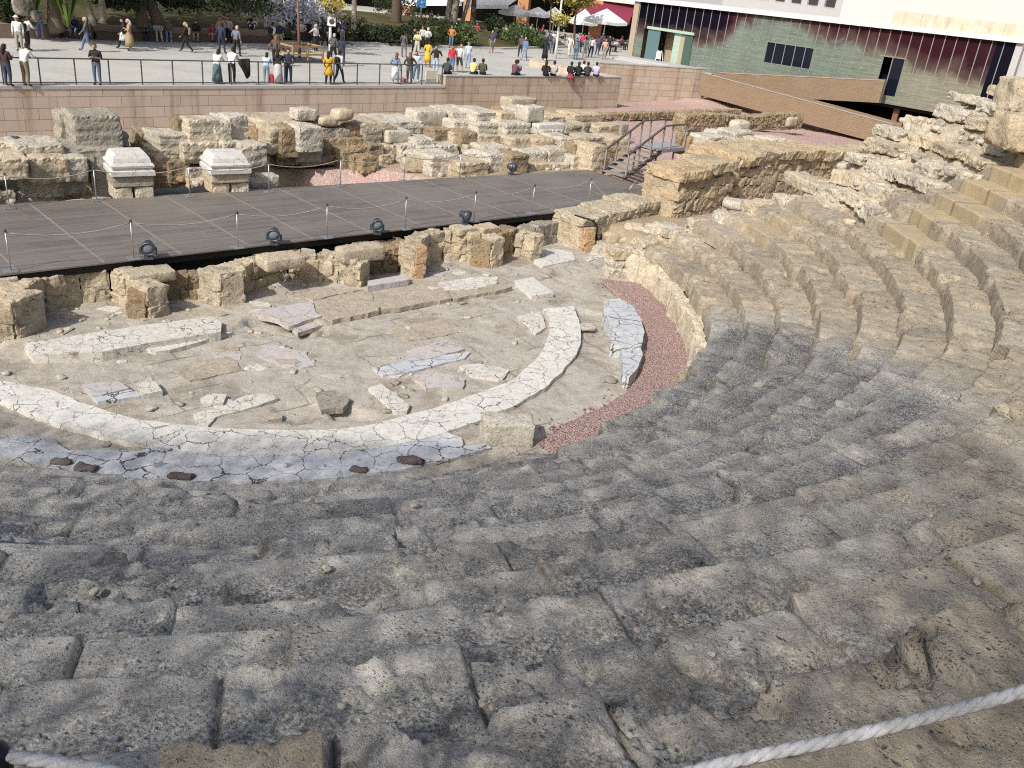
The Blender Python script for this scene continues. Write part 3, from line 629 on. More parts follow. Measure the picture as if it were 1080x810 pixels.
tag(frag.build('paving_fragments', [M['marble_fine'], M['marble_pink'], M['floor_slab']]), 'broken paving pieces half sunk in the earth of the orchestra', 'paving fragments', kind='stuff')
chips = MB()
for _ in range(420):
    a = rnd.uniform(0, 2*PI); rr = 8.2*math.sqrt(rnd.random()); x, y = CX+rr*math.cos(a), CY+rr*math.sin(a); s_ = rnd.choice([.03,.04,.05,.07,.1,.15]); rock(chips, (x, y, floor_z(x, y)-.012), (s_*1.5, s_, s_*.5), rnd.uniform(0, 3), rough=.1*s_, p=4, cell=.05, mat=rnd.choice([0, 0, 1]))
tag(chips.build('stone_chips', [M['limestone'], M['greyblock']]), 'pale stone chips scattered on the earth of the orchestra', 'stone chips', kind='stuff')
# red gravel
def gravel_mat(name, a, b, c_):
    t = NT(name); w = t.vadd(t.co(), t.noise(30, 2, color=True), .02)
    v = t.voro(28, vec=w); cc = t.sep(t.voro(28, vec=w, out='Color'))
    c = t.ramp(cc[0], [(0., a), (.45, b), (.8, c_), (.93, (.62,.53,.48)), (1., (.66,.6,.56))])
    c = t.mix(t.ramp(v, [(.35, 0.), (.75, .85)]), c, tuple(q*.35 for q in a)); c = t.mix(t.ramp(t.noise(1.1, 4), [(.4, 0.), (.7, .4)]), c, tuple(q*.72 for q in b))
    return t.bsdf(c, .95, t.bump(t.math('SUBTRACT', 1., v), 1., .04), spec=.1)
M['gravel_red'] = gravel_mat('red_gravel', (.42,.275,.245), (.50,.345,.31), (.56,.42,.385))
M['gravel_pink'] = gravel_mat('pink_gravel', (.33,.20,.18), (.43,.28,.25), (.50,.36,.32))
gin = [(631,294),(640,302),(651,314),(664,324),(675,335),(681,355),(678,372),(672,390),(662,407),(652,416),(634,428),(606,439),(574,459),(562,468),(590,478)]
pts = gp(gin, .05)
outer = [(CX+(R1-.1)*math.cos(R(a)), CY+(R1-.1)*math.sin(R(a))) for a in np.linspace(-38.5, 24.5, 60)]
mb = MB(); I = np.array(pts); d = np.r_[0, np.cumsum(np.hypot(*np.diff(I, axis=0).T))]; tt = np.linspace(d[-1], 0, 60); I = np.c_[np.interp(tt, d, I[:, 0]), np.interp(tt, d, I[:, 1])]; O = np.array(outer)
V = np.concatenate([np.c_[I+(O-I)*j/9, np.full(60, .055)] for j in range(10)]); V[:, 2] += fbm(V, 1.2, 4, 61)*.05; V[:60, 2] -= .06; V[:, :2] += np.stack([fbm(V, 4, 3, 62), fbm(V+7, 4, 3, 63)], 1)*.05
mb.add(V, [(j*60+i, j*60+i+1, (j+1)*60+i+1, (j+1)*60+i) for j in range(9) for i in range(59)], 0, .5, True)
for _ in range(420):
    j = rnd.randrange(60); q = I[j]+(O[j]-I[j])*rnd.uniform(-.22, 1.02)*rnd.random(); s_ = rnd.uniform(.02, .05); rock(mb, (q[0]+rnd.gauss(0,.12), q[1]+rnd.gauss(0,.12), .02), (s_*1.3, s_, s_*.8), rnd.uniform(0, 3), rough=.1*s_, p=3.5, cell=.03)
tag(mb.build('red_gravel', M['gravel_red']), 'red gravel strip at the foot of the tan tiers', 'gravel', kind='stuff')
# ------------------------------------------------------------------ the low stage wall with its niches
nw = tag(empty('niche_wall', tuple(at(330, 300, 0))), 'low ochre stone stage wall with curved and square niches in front of the deck', 'wall')
nwo = np.array(nw.location)
def wseg(name, px, top, thick=.5, mat='ochre', ch=.5, bl=.75, z0=-.1, over=0., rough=.055, jit=.03, cap=.001):
    mb = MB(); pts = [at(x, y, 0)[:2] for x, y in px]
    for a, b in zip(pts[:-1], pts[1:]): masonry(mb, a, b, z0, top, thick, ch, bl, rough, over, jit=jit, p=8., cell=.11, cap=cap if cap > .01 else 0., face=9 if cap < .01 else .4)
    o = mb.build(name, M[mat], nw, origin=nwo); o.location = (0, 0, 0); return o
wseg('wall_end', [(-40,345),(19,363)], 1.0, .9)
wseg('curved_niche', [(19,363),(30,346),(52,332),(88,324),(118,322),(127,326)], .95, .55)
wseg('pier', [(127,326),(157,341)], .92, .6, bl=.5)
wseg('square_niche', [(157,341),(170,322),(200,320),(228,318)], .75, .5, 'brown')
wseg('pier', [(222,318),(233,328),(245,322)], 1.0, .7, 'ochre', bl=.5)
wseg('curved_niche', [(245,322),(258,313),(280,305),(304,299),(335,300),(356,302.5),(379,308)], .88, .6, 'ochre', ch=.42, bl=.55)
wseg('rubble_back', [(368,296),(400,292),(434,288)], lambda t: .75+.2*t, .8, 'brown', ch=.2, bl=.24, rough=.06)
wseg('brick_pier', [(424,284),(437,297)], 1.05, .35, 'brick', ch=.16, bl=.3, rough=.02)
wseg('curved_niche', [(438,296),(442,291),(452,281),(467,278),(490,279),(504,281),(517,286)], 1.05, .55, 'ochre', ch=.4, bl=.6)
wseg('square_niche', [(517,286),(520,279),(546,270)], .95, .7, 'brown', ch=.3, bl=.4)
wseg('pier', [(541,272),(559,279.5)], .95, .5, bl=.5)
wseg('square_niche', [(556,268),(572,263),(592,257)], .85, .6, 'greyblock')
wseg('brick_pier', [(585,252),(615,270)], .95, .45, 'brick', ch=.16, bl=.3, rough=.02)
wseg('wall_end', [(612,268),(689,250)], lambda t: 1.2+.25*t, 1.5, 'ochre', ch=.38, bl=.5, over=.06, rough=.06, cap=.3)
def loose(x0, x1, yt, yb, z, dep, mat, label, name='stone_block', rz=43, p=9., rough=.05, group=None, tilt=None, seed=None):
    return boulder(name, (x0+x1)/2, yb, x1-x0, yb-yt, dep, mat, label, z=z, rz=rz, p=p, rough=rough, cell=.1, tilt=tilt, group=group, seed=seed)
loose(137,188,278,298,.78,.7,'ochre','long ochre block on the stage wall behind the leftmost square niche')
loose(280,326,263,284,.86,.75,'ochre','squat ochre block on top of the second curved niche')
loose(360,410,255,276,.80,.6,'ochre','ochre block topping the rubble left of the brick-striped pier')
loose(482,506,235,247,1.0,.6,'ochre','left of two ochre blocks at the front edge of the deck'); loose(507,531,234,246,1.0,.6,'ochre','right of two ochre blocks at the front edge of the deck')
loose(-12,19,286,300,.95,.7,'pale','pale block cut by the left picture edge on the stage wall')
slab('stone_step', [(388,302),(431,295),(429,289),(388,296)], -.02, .34, 'marble_pink', 'pale pinkish stone step under the rubble doorway', 'step', .01, 41)
slab('stone_step', [(390,306),(433,299),(433,296),(390,302)], -.02, .16, 'marble_fine', 'thin white stone tread below the pinkish step', 'step', .01, 42)
slab('marble_slab', [(563,275),(572,281),(607,274),(603,266),(585,262),(566,264)], .03, .14, 'marble_clean', 'smooth white slab paving the square niche by the brick pier', rag=.01)
slab('marble_slab', [(617,272),(621,275),(637,271),(631,267)], .03, .12, 'marble_fine', 'small white slab against the right end of the stage wall', rag=.02)
mb = MB(); tube(mb, [on_plane(x, y, at(612,268)[:2], at(689,250)[:2])+np.array([.07,-.09,0]) for x, y in ((604,226),(624,232),(628,238),(627,250),(632,260),(645,263),(668,259))], .03, 6)
tag(mb.build('black_cable', plain('cable_rubber', (.02,.02,.02), .5)), 'black cable looping down the right end of the stage wall', 'cable')

# ------------------------------------------------------------------ the timber stage
DZ = 1.156
def deck_mat():
    t = NT('grey_deck_boards')
    br = t.n('ShaderNodeTexBrick'); t.set(br.inputs['Vector'], t.mapv((1, 1, 1), (0, 0, R(-42.2)))); br.inputs['Scale'].default_value = 1.; br.inputs['Brick Width'].default_value = 2.4; br.inputs['Row Height'].default_value = .125; br.inputs['Mortar Size'].default_value = .004; br.inputs['Color1'].default_value = (.10,.087,.077,1); br.inputs['Color2'].default_value = (.16,.142,.125,1); br.inputs['Mortar'].default_value = (.02,.018,.016,1); br.offset = .37
    g = t.noise(3, 5, .6, vec=t.mapv((.6, 16, 1), (0, 0, R(-42.2)))); c = t.mix(t.ramp(g, [(.35, 0.), (.7, .5)]), br.outputs['Color'], (.20,.18,.16)); big = t.noise(.35, 4)
    c = t.mix(t.ramp(big, [(.42, 0.), (.62, .55)]), c, (.20,.175,.15))
    return t.bsdf(c, .6, t.bump(t.math('ADD', g, t.math('MULTIPLY', br.outputs['Fac'], -2.)), .35, .01), spec=.35)
M['deck'] = deck_mat(); M['strip'] = plain('deck_joint_strip', (.225,.207,.185), .6); M['deck_edge'] = plain('deck_edge_steel', (.018,.017,.016), .7); M['steel'] = plain('brushed_steel', (.42,.42,.42), .4, .7); M['dark_steel'] = plain('dark_steel', (.07,.07,.075), .5, .4); M['concrete'] = plain('concrete', (.34,.33,.31), .9)
FA, FB = np.array([-20., 12.27]), np.array([4.79, 34.76]); BA, BB = np.array([-22., 19.18]), np.array([2.27, 39.42])
deck = tag(empty('wooden_stage', (-5, 28, 0)), 'grey boarded timber stage deck running diagonally behind the niche wall', 'stage'); dko = np.array(deck.location)
def part(mb, name, mats, par, org): o = mb.build(name, mats, par, origin=org); o.location = (0, 0, 0); return o
dpoly = [FA, FB, (5.05,36.75), BB, BA]
mb = MB(); prism(mb, dpoly, DZ-.04, DZ); part(mb, 'boards', M['deck'], deck, dko)
fd = (FB-FA)/np.hypot(*(FB-FA)); fn = np.array([-fd[1], fd[0]])
mb = MB(); a = FA+fn*.12; b = FB+fn*.12-fd*.05
bar(mb, (*a, DZ-.14), (*b, DZ-.14), .1, .2); bar(mb, (*(FA+fn*.9), DZ-.2), (*(FB+fn*.9), DZ-.2), .1, .3); bar(mb, (*(FA+fn*.4), .35), (*(FB+fn*.4), .35), .05, .9)
bar(mb, (*(b+fd*.0), DZ-.14), (5.0, 36.7, DZ-.14), .08, .2); bar(mb, (4.95, 36.75, DZ-.14), (2.27, 39.3, DZ-.14), .08, .2); part(mb, 'edge_beam', M['deck_edge'], deck, dko)
s = 1.0
while s < 32.5:
    mb = MB(); q = FA+fd*s; r0 = 0.02
    bk = BA+(BB-BA)*np.clip((s-1)/31, 0, 1); L = abs((bk-q) @ fn)-.05
    if s > 31: L = 2.2
    bar(mb, (*(q+fn*r0), DZ+.003), (*(q+fn*L-fd*.3), DZ+.003), .055, .006); part(mb, 'joint_strip', M['strip'], deck, dko); s += 1.95
for x, y in ((213,284), (270,276), (76,296), (345,268)):
    P = at(x, y, .35); mb = MB(); box(mb, (P[0]-.2, P[1]+.2, .45), (.38, .3, .85), R(42)); part(mb, 'footing', M['concrete'], deck, dko)
# rope posts
M['rope_grey'] = plain('grey_rope', (.30,.29,.27), .9)
def make_post():
    t = empty('rope_post'); mb = MB(); box(mb, (0, 0, .012), (.30, .30, .024), 0); part(mb, 'base_plate', M['steel'], t, None)
    mb = MB(); tube(mb, [(0,0,.02), (0,0,.97)], .017, 8); part(mb, 'pole', M['steel'], t, None)
    mb = MB(); lathe(mb, (0,0,.96), [(.02,0),(.032,.01),(.034,.05),(.02,.075),(.004,.08)], 8); part(mb, 'cap', M['dark_steel'], t, None); return t
def dup(o, loc=None, rz=None):
    c = o.copy(); col.objects.link(c)
    for ch in list(o.children):
        k = ch.copy(); col.objects.link(k); k.parent = c
    if loc is not None: c.location = [float(q) for q in loc]
    if rz is not None: c.rotation_euler.z = rz
    return c
post0 = make_post(); pfirst = True
def put_post(x, y, label, grp, tilt=None):
    global pfirst
    P = at(x, y, DZ+.004); o = post0 if pfirst else dup(post0); pfirst = False
    o.location = P.tolist(); o.rotation_euler.z = R(42); tag(o, label, 'rope post', grp)
    if tilt: o.rotation_euler = tilt
    return np.array(P)
ordn = ['first', 'second', 'third', 'fourth', 'fifth', 'sixth', 'seventh', 'eighth']
fr = [put_post(x, y, f'slim steel rope post, {ordn[i]} from the left along the front deck edge', 'rope posts along the front of the deck') for i, (x, y) in enumerate(((11.7,286),(141,272.6),(251,261),(344.7,250.6),(427,241.5),(499.5,233.7),(560.7,225),(620,217)))]
bk = [put_post(x, y, f'slim steel rope post, {ordn[i]} from the left along the back of the deck', 'rope posts along the back of the deck') for i, (x, y) in enumerate(((10,219.5),(102,211.5),(200.7,207),(283.7,202.5),(359,196),(426,191),(484.4,187.5)))]
put_post(662, 202, 'steel rope post leaning over at the right end of the deck by the stairs', 'rope posts along the front of the deck', (R(-38), R(38), 0))
def rope(name, pts, sag, rad, mat, label, z=.95):
    mb = MB()
    for a, b in zip(pts[:-1], pts[1:]):
        tube(mb, [a+(b-a)*t+np.array([0, 0, z-sag*4*t*(1-t)]) for t in np.linspace(0, 1, 11)], rad, 6)
    return tag(mb.build(name, M[mat]), label, 'rope')
rope('barrier_rope', [fr[0]-(fr[1]-fr[0])]+fr+[fr[-1]+np.array([1.3, .3, -.7])], .17, .014, 'rope_grey', 'thin grey rope hung in curves between the front deck posts')
rope('barrier_rope', [bk[0]-(bk[1]-bk[0])]+bk+[bk[-1]+(bk[-1]-bk[-2])*.8], .18, .014, 'rope_grey', 'thin grey rope hung between the posts at the back of the deck')
M['lamp'] = plain('lamp_housing', (.085,.10,.12), .45, .5); M['lampglass'] = plain('lamp_glass', (.16,.2,.24), .1, .0, spec=.8)
def make_lamp():
    t = empty('floodlight'); mb = MB(); box(mb, (0,0,.03), (.2,.16,.06)); box(mb, (0,0,.10), (.04,.04,.12)); part(mb, 'foot', M['lamp'], t, None)
    mb = MB(); bar(mb, (-.17,0,.12), (.17,0,.12), .04, .02); bar(mb, (-.17,0,.12), (-.17,0,.27), .04, .02); bar(mb, (.17,0,.12), (.17,0,.27), .04, .02); part(mb, 'yoke', M['lamp'], t, None)
    Rm = np.array(Matrix.Rotation(R(100), 3, 'X')); mb = MB(); lathe(mb, (0,0,.28), [(.06,-.17),(.10,-.15),(.10,-.06),(.125,-.055),(.125,-.03),(.11,-.03),(.11,0),(.14,.0),(.155,.02),(.155,.13),(.14,.13),(.135,.10)], 16, 0, .5, Rm); part(mb, 'housing', M['lamp'], t, None)
    mb = MB(); lathe(mb, (0,0,.28), [(.02,.095),(.134,.095),(.134,.105),(.02,.108)], 16, 0, .5, Rm); part(mb, 'lens', M['lampglass'], t, None); return t
l0 = make_lamp()
for i, (x, y, rz, lb) in enumerate(((157,273,20,'round floodlight leftmost on the front deck edge, facing the orchestra'), (289,258,10,'round floodlight second from the left on the front deck edge'), (397.5,247,15,'round floodlight third from the left on the front deck edge'), (490,237,70,'floodlight seen side-on at the right of the front deck edge'), (539,184,120,'floodlight at the back edge of the deck among the ruins'))):
    o = l0 if i == 0 else dup(l0); o.location = at(x, y, DZ+.003).tolist(); o.rotation_euler.z = R(rz); tag(o, lb, 'floodlight', 'floodlights on the deck'); o.scale = (1.15,)*3
o = dup(l0, at(18, 160, 2.15), R(60)); tag(o, 'floodlight standing on the ruined wall at the far left', 'floodlight', 'floodlights on the deck')

# ------------------------------------------------------------------ ground of the excavation
ctl = [((-30,28),0),((-22,36.5),-.05),((-18,40.5),-.1),((-15,44),.4),((-9,49.7),.5),((-5,53.4),.6),((-.8,57.5),1.0),((5,63,),.8),((6.2,74),.2),((9.8,72),.6),((12.5,73.5),1.0),((14,78),1.3),((18,66.5),.25),((15.5,69.5),.5),
       ((-15.5,25.2),.4),((-9.5,30.2),.75),((-4.5,34.6),.9),((0,38.4),1.0),((2.5,40.5),1.05),((6,42),.95),((5.2,38),.85),((10,50),.95),((16,56),1.0),((20.8,59.5),.7),((24,64),.25),((30,62),.6),((30,72),.3),((24,74),.3),((40,70),.5),((12,44),.8),((-20,31),.1)]
def site_z(x, y):
    n = np.zeros(len(x)); d = np.zeros(len(x))
    for (cx, cy), z in ctl:
        w = 1/((x-cx)**2+(y-cy)**2+.4)**1.5; n += w*z; d += w
    return n/d
def site_mat():
    t = NT('excavation_ground'); g = t.attr('gravel'); mid = t.noise(2.2, 6, .6)
    e = t.mix(t.ramp(mid, [(.3, 0.), (.7, 1.)]), (.36,.30,.21), (.28,.22,.15))
    w = t.vadd(t.co(), t.noise(20, 2, color=True), .03); v = t.voro(20, vec=w); cc = t.sep(t.voro(20, vec=w, out='Color'))
    k = t.ramp(cc[0], [(0., (.36,.235,.21)), (.5, (.46,.32,.29)), (.85, (.52,.39,.355)), (1., (.6,.5,.46))]); k = t.mix(t.ramp(v, [(.4, 0.), (.8, .6)]), k, (.22,.13,.115)); k = t.mix(t.ramp(t.noise(.5, 4), [(.42, 0.), (.65, .45)]), k, (.40,.32,.26))
    return t.bsdf(t.mix(g, e, k), .95, t.bump(t.math('ADD', mid, t.math('MULTIPLY', v, -.4)), .8, .06), spec=.1)
M['site'] = site_mat()
xs2 = np.arange(-34, 46, .3); ys2 = np.arange(14, 92, .3); GX, GY = np.meshgrid(xs2, ys2); x, y = GX.ravel(), GY.ravel(); P2 = np.c_[x, y, np.zeros(len(x))]
z = site_z(x, y)+fbm(P2, .5, 4, 90)*.12
def deck_in(x, y): return pip(x, y, [(FA[0]-9,FA[1]-9), (FB[0]+.2,FB[1]-.3), (BB[0]+.0,BB[1]-.4), (BA[0]-9,BA[1]-8)])
low = deck_in(x, y) | (np.hypot(x-CX, y-CY) < 12.6) | ((np.hypot(x-CX, y-CY) < 24) & (np.arctan2(y-CY, x-CX) < R(20)))
wl = (x+22.42)*(-16.05)+(y-36.85)*16.64; z = np.where(low, -.55, z)
gr1 = gp([(291,206),(302,178),(340,172),(385,172),(400,180),(425,176),(450,188),(455,196)], .85); gr2 = gp([(636,186),(650,168),(640,150),(560,128),(600,118),(640,108),(690,96),(742,70),(790,80),(960,160),(900,190),(760,240),(690,212)], .9)
gm = np.zeros(len(x))
for q in (gr1, gr2): d = seg_dist(x, y, q); d = np.where(pip(x, y, q), d, -d); gm = np.maximum(gm, sstep(-.2, .25, d+fbm(P2, 1.2, 3, 91)*.4))
nx2 = len(xs2); ii = np.arange(len(x)).reshape(GX.shape); kp = ~low.reshape(GX.shape); 
kk = (kp[:-1, :-1] | kp[1:, :-1] | kp[:-1, 1:] | kp[1:, 1:]) & ((wl.reshape(GX.shape)[:-1, :-1] < 160) )
mb = MB(); mb.add(np.c_[x, y, z], np.stack([ii[:-1, :-1][kk], ii[:-1, 1:][kk], ii[1:, 1:][kk], ii[1:, :-1][kk]], 1).tolist(), 0, .5, True)
tag(mb.build('excavation_ground', M['site'], extra={'gravel': gm}), kind='structure')
mb = MB(); mb.add([(-2000,-2000,-.9),(2000,-2000,-.9),(2000,2000,-.9),(-2000,2000,-.9)], [(0,1,2,3)]); tag(mb.build('ground', plain('bare_earth', (.26,.21,.15), .95)), kind='structure')

# ------------------------------------------------------------------ plaza: retaining wall, parapet, paving, railing
PZ = 2.32
W0 = np.array([-22.42, 36.85]); WC = np.array([5.04, 63.34]); wd = (WC-W0)/np.hypot(*(WC-W0)); wn = np.array([-wd[1], wd[0]]); WR = math.atan2(wd[1], wd[0])
def panel_mat(name, a, b, c_, stain=.5, rowh=.47, wid=1.35):
    t = NT(name); v = t.mapv((1, 1, 1), (R(90), 0, 0))
    br = t.n('ShaderNodeTexBrick'); t.set(br.inputs['Vector'], v); br.inputs['Scale'].default_value = 1.; br.inputs['Brick Width'].default_value = wid; br.inputs['Row Height'].default_value = rowh; br.inputs['Mortar Size'].default_value = .011; br.inputs['Bias'].default_value = 0.; br.inputs['Color1'].default_value = (0,0,0,1); br.inputs['Color2'].default_value = (1,1,1,1); br.inputs['Mortar'].default_value = (.5,.5,.5,1); br.offset = .42; br.inputs['Mortar Smooth'].default_value = .3
    c = t.mix(br.outputs['Color'], a, b); mid = t.noise(1.6, 6, .6, .6); c = t.mix(t.ramp(mid, [(.38, 0.), (.66, .8)]), c, c_)
    st = t.noise(1., 5, .65, vec=t.mapv((1.6, 1, .12))); c = t.mix(t.math('MULTIPLY', t.ramp(st, [(.5, 0.), (.66, 1.)]), stain), c, (.17,.10,.065))
    c = t.mix(t.math('MULTIPLY', br.outputs['Fac'], .8), c, (.14,.11,.09))
    return t.bsdf(c, .85, t.bump(t.math('ADD', t.math('MULTIPLY', mid, .3), t.math('MULTIPLY', br.outputs['Fac'], -1.)), .4, .02), spec=.2)
M['panel_pink'] = panel_mat('pinkish_sandstone_panels', (.58,.465,.38), (.47,.375,.31), (.52,.46,.41), .4)
M['panel_brown'] = panel_mat('brown_sandstone_panels', (.52,.405,.30), (.42,.32,.24), (.47,.42,.365), .5)
M['coping'] = plain('pale_coping', (.43,.42,.40), .8)
def lbox(mb, x0, x1, y0, y1, z0, z1, mat=0): box(mb, ((x0+x1)/2, (y0+y1)/2, (z0+z1)/2), (x1-x0, y1-y0, z1-z0), 0, mat)
def framed(o, org, rz):
    o.location = (float(org[0]), float(org[1]), 0.); o.rotation_euler.z = rz; return o
mb = MB(); lbox(mb, -60, 23.1, 0, .5, -.8, PZ-.12); rw_ = tag(framed(mb.build('retaining_wall', M['panel_pink']), W0, WR), 'long pinkish sandstone retaining wall under the plaza railing', 'wall')
mb = MB(); lbox(mb, -60, 23.1, -.03, .9, PZ-.12, PZ+.02); cp = mb.build('coping', M['coping'], rw_)
Lc = float(np.hypot(*(WC-W0)))
mb = MB(); lbox(mb, 23.1, Lc, 0, .7, -.8, 2.84); pw = tag(framed(mb.build('parapet_wall', M['panel_brown']), W0, WR), 'brown-stained sandstone parapet wall people are sitting on', 'wall')
mb = MB(); lbox(mb, 23.07, Lc+.03, -.03, .78, 2.84, 2.90); mb.build('coping', M['coping'], pw)
mb = MB(); lbox(mb, Lc-.7, Lc, .7, 8.6, -.8, 2.84); lbox(mb, Lc-.72, Lc+.02, .78, 8.6, 2.84, 2.9); mb.build('return_wall', M['panel_brown'], pw)
V0 = np.array([5.63, 70.17]); V1 = np.array([12.25, 74.09]); vd = (V1-V0)/np.hypot(*(V1-V0)); VR = math.atan2(vd[1], vd[0]); Lv = float(np.hypot(*(V1-V0)))
mb = MB(); lbox(mb, -2.2, Lv+.3, 0, .5, -.8, 3.12); w2 = tag(framed(mb.build('sandstone_wall', M['panel_brown']), V0, VR), 'short sandstone wall in front of the glass building entrance', 'wall')
mb = MB(); lbox(mb, -2.2, Lv+.33, -.03, .53, 3.12, 3.2); mb.build('coping', M['coping'], w2)
def plaza_mat():
    t = NT('plaza_paving'); br = t.n('ShaderNodeTexBrick'); t.set(br.inputs['Vector'], t.mapv((1,1,1), (0,0,R(-44)))); br.inputs['Scale'].default_value = 1; br.inputs['Brick Width'].default_value = 1.2; br.inputs['Row Height'].default_value = .6; br.inputs['Mortar Size'].default_value = .01; br.inputs['Color1'].default_value = (.38,.375,.345,1); br.inputs['Color2'].default_value = (.43,.425,.39,1); br.inputs['Mortar'].default_value = (.23,.225,.20,1)
    c = t.mix(t.ramp(t.noise(.16, 5, .6, 1.), [(.4, 0.), (.62, .7)]), br.outputs['Color'], (.45,.435,.40)); c = t.mix(t.ramp(t.noise(.5, 5, .65, vec=t.mapv((.35,1.2,1), (0,0,R(-44)))), [(.5, 0.), (.66, .5)]), c, (.31,.325,.295))
    return t.bsdf(c, .75, spec=.25)
M['plaza'] = plaza_mat()
wfar = W0-wd*60
ppoly = [tuple(wfar+wn*.5), tuple(WC+wn*.45-wd*.4), tuple(WC+wn*8-wd*.4), tuple(V0-vd*2), tuple(V0+np.array([-.3,.4])), tuple(V1+np.array([.3,.4])), (13.2,78.5), (16.5,86), (60,120), (800,500), (800,1500), (-900,1500), (-900,-100)]
mb = MB(); n = len(ppoly); mb.add([(a, b, PZ) for a, b in ppoly], [tuple(range(n))]); tag(mb.build('plaza_pavement', M['plaza']), kind='structure')
M['rail'] = plain('rail_steel', (.16,.16,.165), .4, .6)
rl = tag(framed(empty('plaza_railing'), W0+wn*.25, WR), 'grey metal railing along the edge of the plaza above the pinkish wall', 'railing'); rl.location.z = 0
mb = MB(); bar(mb, (-30,0,PZ+1.1), (23.0,0,PZ+1.1), .07, .05); mb.build('handrail', M['rail'], rl)
mb = MB(); bar(mb, (-30,0,PZ+.12), (23.0,0,PZ+.12), .03, .04); mb.build('bottom_rail', M['rail'], rl)
for i in range(-8, 17):
    mb = MB(); xx = .21+1.425*i
    bar(mb, (xx,0,PZ+.02), (xx,0,PZ+1.08), .05, .05); mb.build('post', M['rail'], rl)
mb = MB(); lbox(mb, 22.1, 22.85, .55, .62, PZ+.02, PZ+.75); tag(framed(mb.build('notice_board', plain('cream_board', (.62,.6,.46), .6)), W0, WR), 'blank cream notice board behind the right end of the railing', 'sign')

# ------------------------------------------------------------------ ruins behind the deck
def cluster(name, label, rows, mat='pale', group=None, cat='ruined wall', rz=43):
    mb = MB()
    for q in rows:
        x0, x1, yt, yb, z, dep = q[:6]; mt = q[6] if len(q) > 6 else 0; rr = q[7] if len(q) > 7 else rz
        P = at((x0+x1)/2, yb, z); k = mpp(P); W = (x1-x0)*k*1.02; sn = (CH-z)/float(np.linalg.norm(P-CAM)); dv = min(dep, .6*(yb-yt)*k/sn); H = ((yb-yt)*k-dv*sn)/math.sqrt(1-sn*sn)*1.05; a = np.array([math.sin(R(rr)), -math.cos(R(rr))]); c = P[:2]-a*dep/2
        ext = .45 if z > 1.05 else .1
        rock(mb, (c[0], c[1], z-ext), (W, dep, H+ext), R(rr)+rnd.uniform(-.05, .05), rough=.05, p=rnd.uniform(9, 14), cell=.09, mat=mt, layer=.03, nmax=20)
        if W < 1.9: c2 = P[:2]-a*(dep*.95+.2); rock(mb, (c2[0], c2[1], z-ext-.1), (W*1.25, .9, H+ext-.02), R(rr), rough=.08, p=7, cell=.15, mat=2 if rnd.random() < .6 else mt)
        for _ in range(2 if z < 1.05 else 0):
            s_ = rnd.uniform(.1, .28); f_ = rnd.uniform(-.5, .5); rock(mb, (P[0]+math.cos(R(rr))*W*f_, P[1]+math.sin(R(rr))*W*f_, z-.03+rnd.uniform(0, .04)), (s_*1.3, s_, s_*.8), rnd.uniform(0, 3), rough=.1*s_, p=4, cell=.07, mat=mt)
    return tag(mb.build(name, [M[mat], M['ochre'], M['brown'], M['limestone'], M['greyblock']]), label, cat, group)
def rubble_fill(mb, poly, z0, z1, n, smin=.25, smax=.7, mat=0):
    xs_ = [p[0] for p in poly]; ys_ = [p[1] for p in poly]; k = 0
    pa = [np.array(p) for p in poly]
    while k < n:
        x, y = rnd.uniform(min(xs_), max(xs_)), rnd.uniform(min(ys_), max(ys_))
        if not pip(np.array([x]), np.array([y]), poly)[0]: continue
        s = rnd.uniform(smin, smax); zz = z0(x, y) if callable(z0) else z0
        rock(mb, (x, y, zz+rnd.uniform(-.12, .05)), (s, s*rnd.uniform(.6, 1.1), s*rnd.uniform(.45, .8)), rnd.uniform(0, 3), rough=.06*s/.5, p=rnd.uniform(3.5, 7), cell=.13, mat=mat); k += 1
# left mass
cluster('ruined_wall', 'ruined wall of rounded pale blocks at the far left behind the deck', [
    (-30,0,180,216,1.0,1.2),(-2,17,193,215,1.0,1.),(17,61,192,210,1.0,1.2),(61,95,191,208,1.0,1.,2),
    (-26,0,158,178,1.55,1.1),(-2,20,174,193,1.5,1.),(21,42,175,193,1.5,1.),(42,66,178,193,1.5,1.),(66,92,176,192,1.5,1.,4),
    (-10,35,157,176,2.05,1.3),(35,73,158,178,2.05,1.3),(70,92,158,177,2.0,1.2),(20,66,146,160,2.4,1.6),(60,132,150,164,2.2,2.2,4),(0,30,160,174,2.3,1.6)])
cluster('ruined_pier', 'tall rough rubble pier rising above the ruins at far left', [(84,130,114,156,2.3,1.5),(112,136,134,168,1.6,1.4,4),(96,132,148,190,1.0,2.2,2)], 'greyblock')
P = at(107, 207, 1.0); mb = MB(); box(mb, (0,0,.62), (.85,.10,1.28), 0, tilt=np.array(Matrix.Rotation(R(-10), 3, 'X'))); box(mb, (-.36,-.07,.62), (.08,.06,1.28), 0, tilt=np.array(Matrix.Rotation(R(-10), 3, 'X')))
o = tag(mb.build('leaning_stone', M['greyblock']), 'flat grey stone panel leaning upright left of the white-capped pedestal', 'stone panel'); o.location = (P[0], P[1]+.3, .95); o.rotation_euler = (0, R(4), R(30))
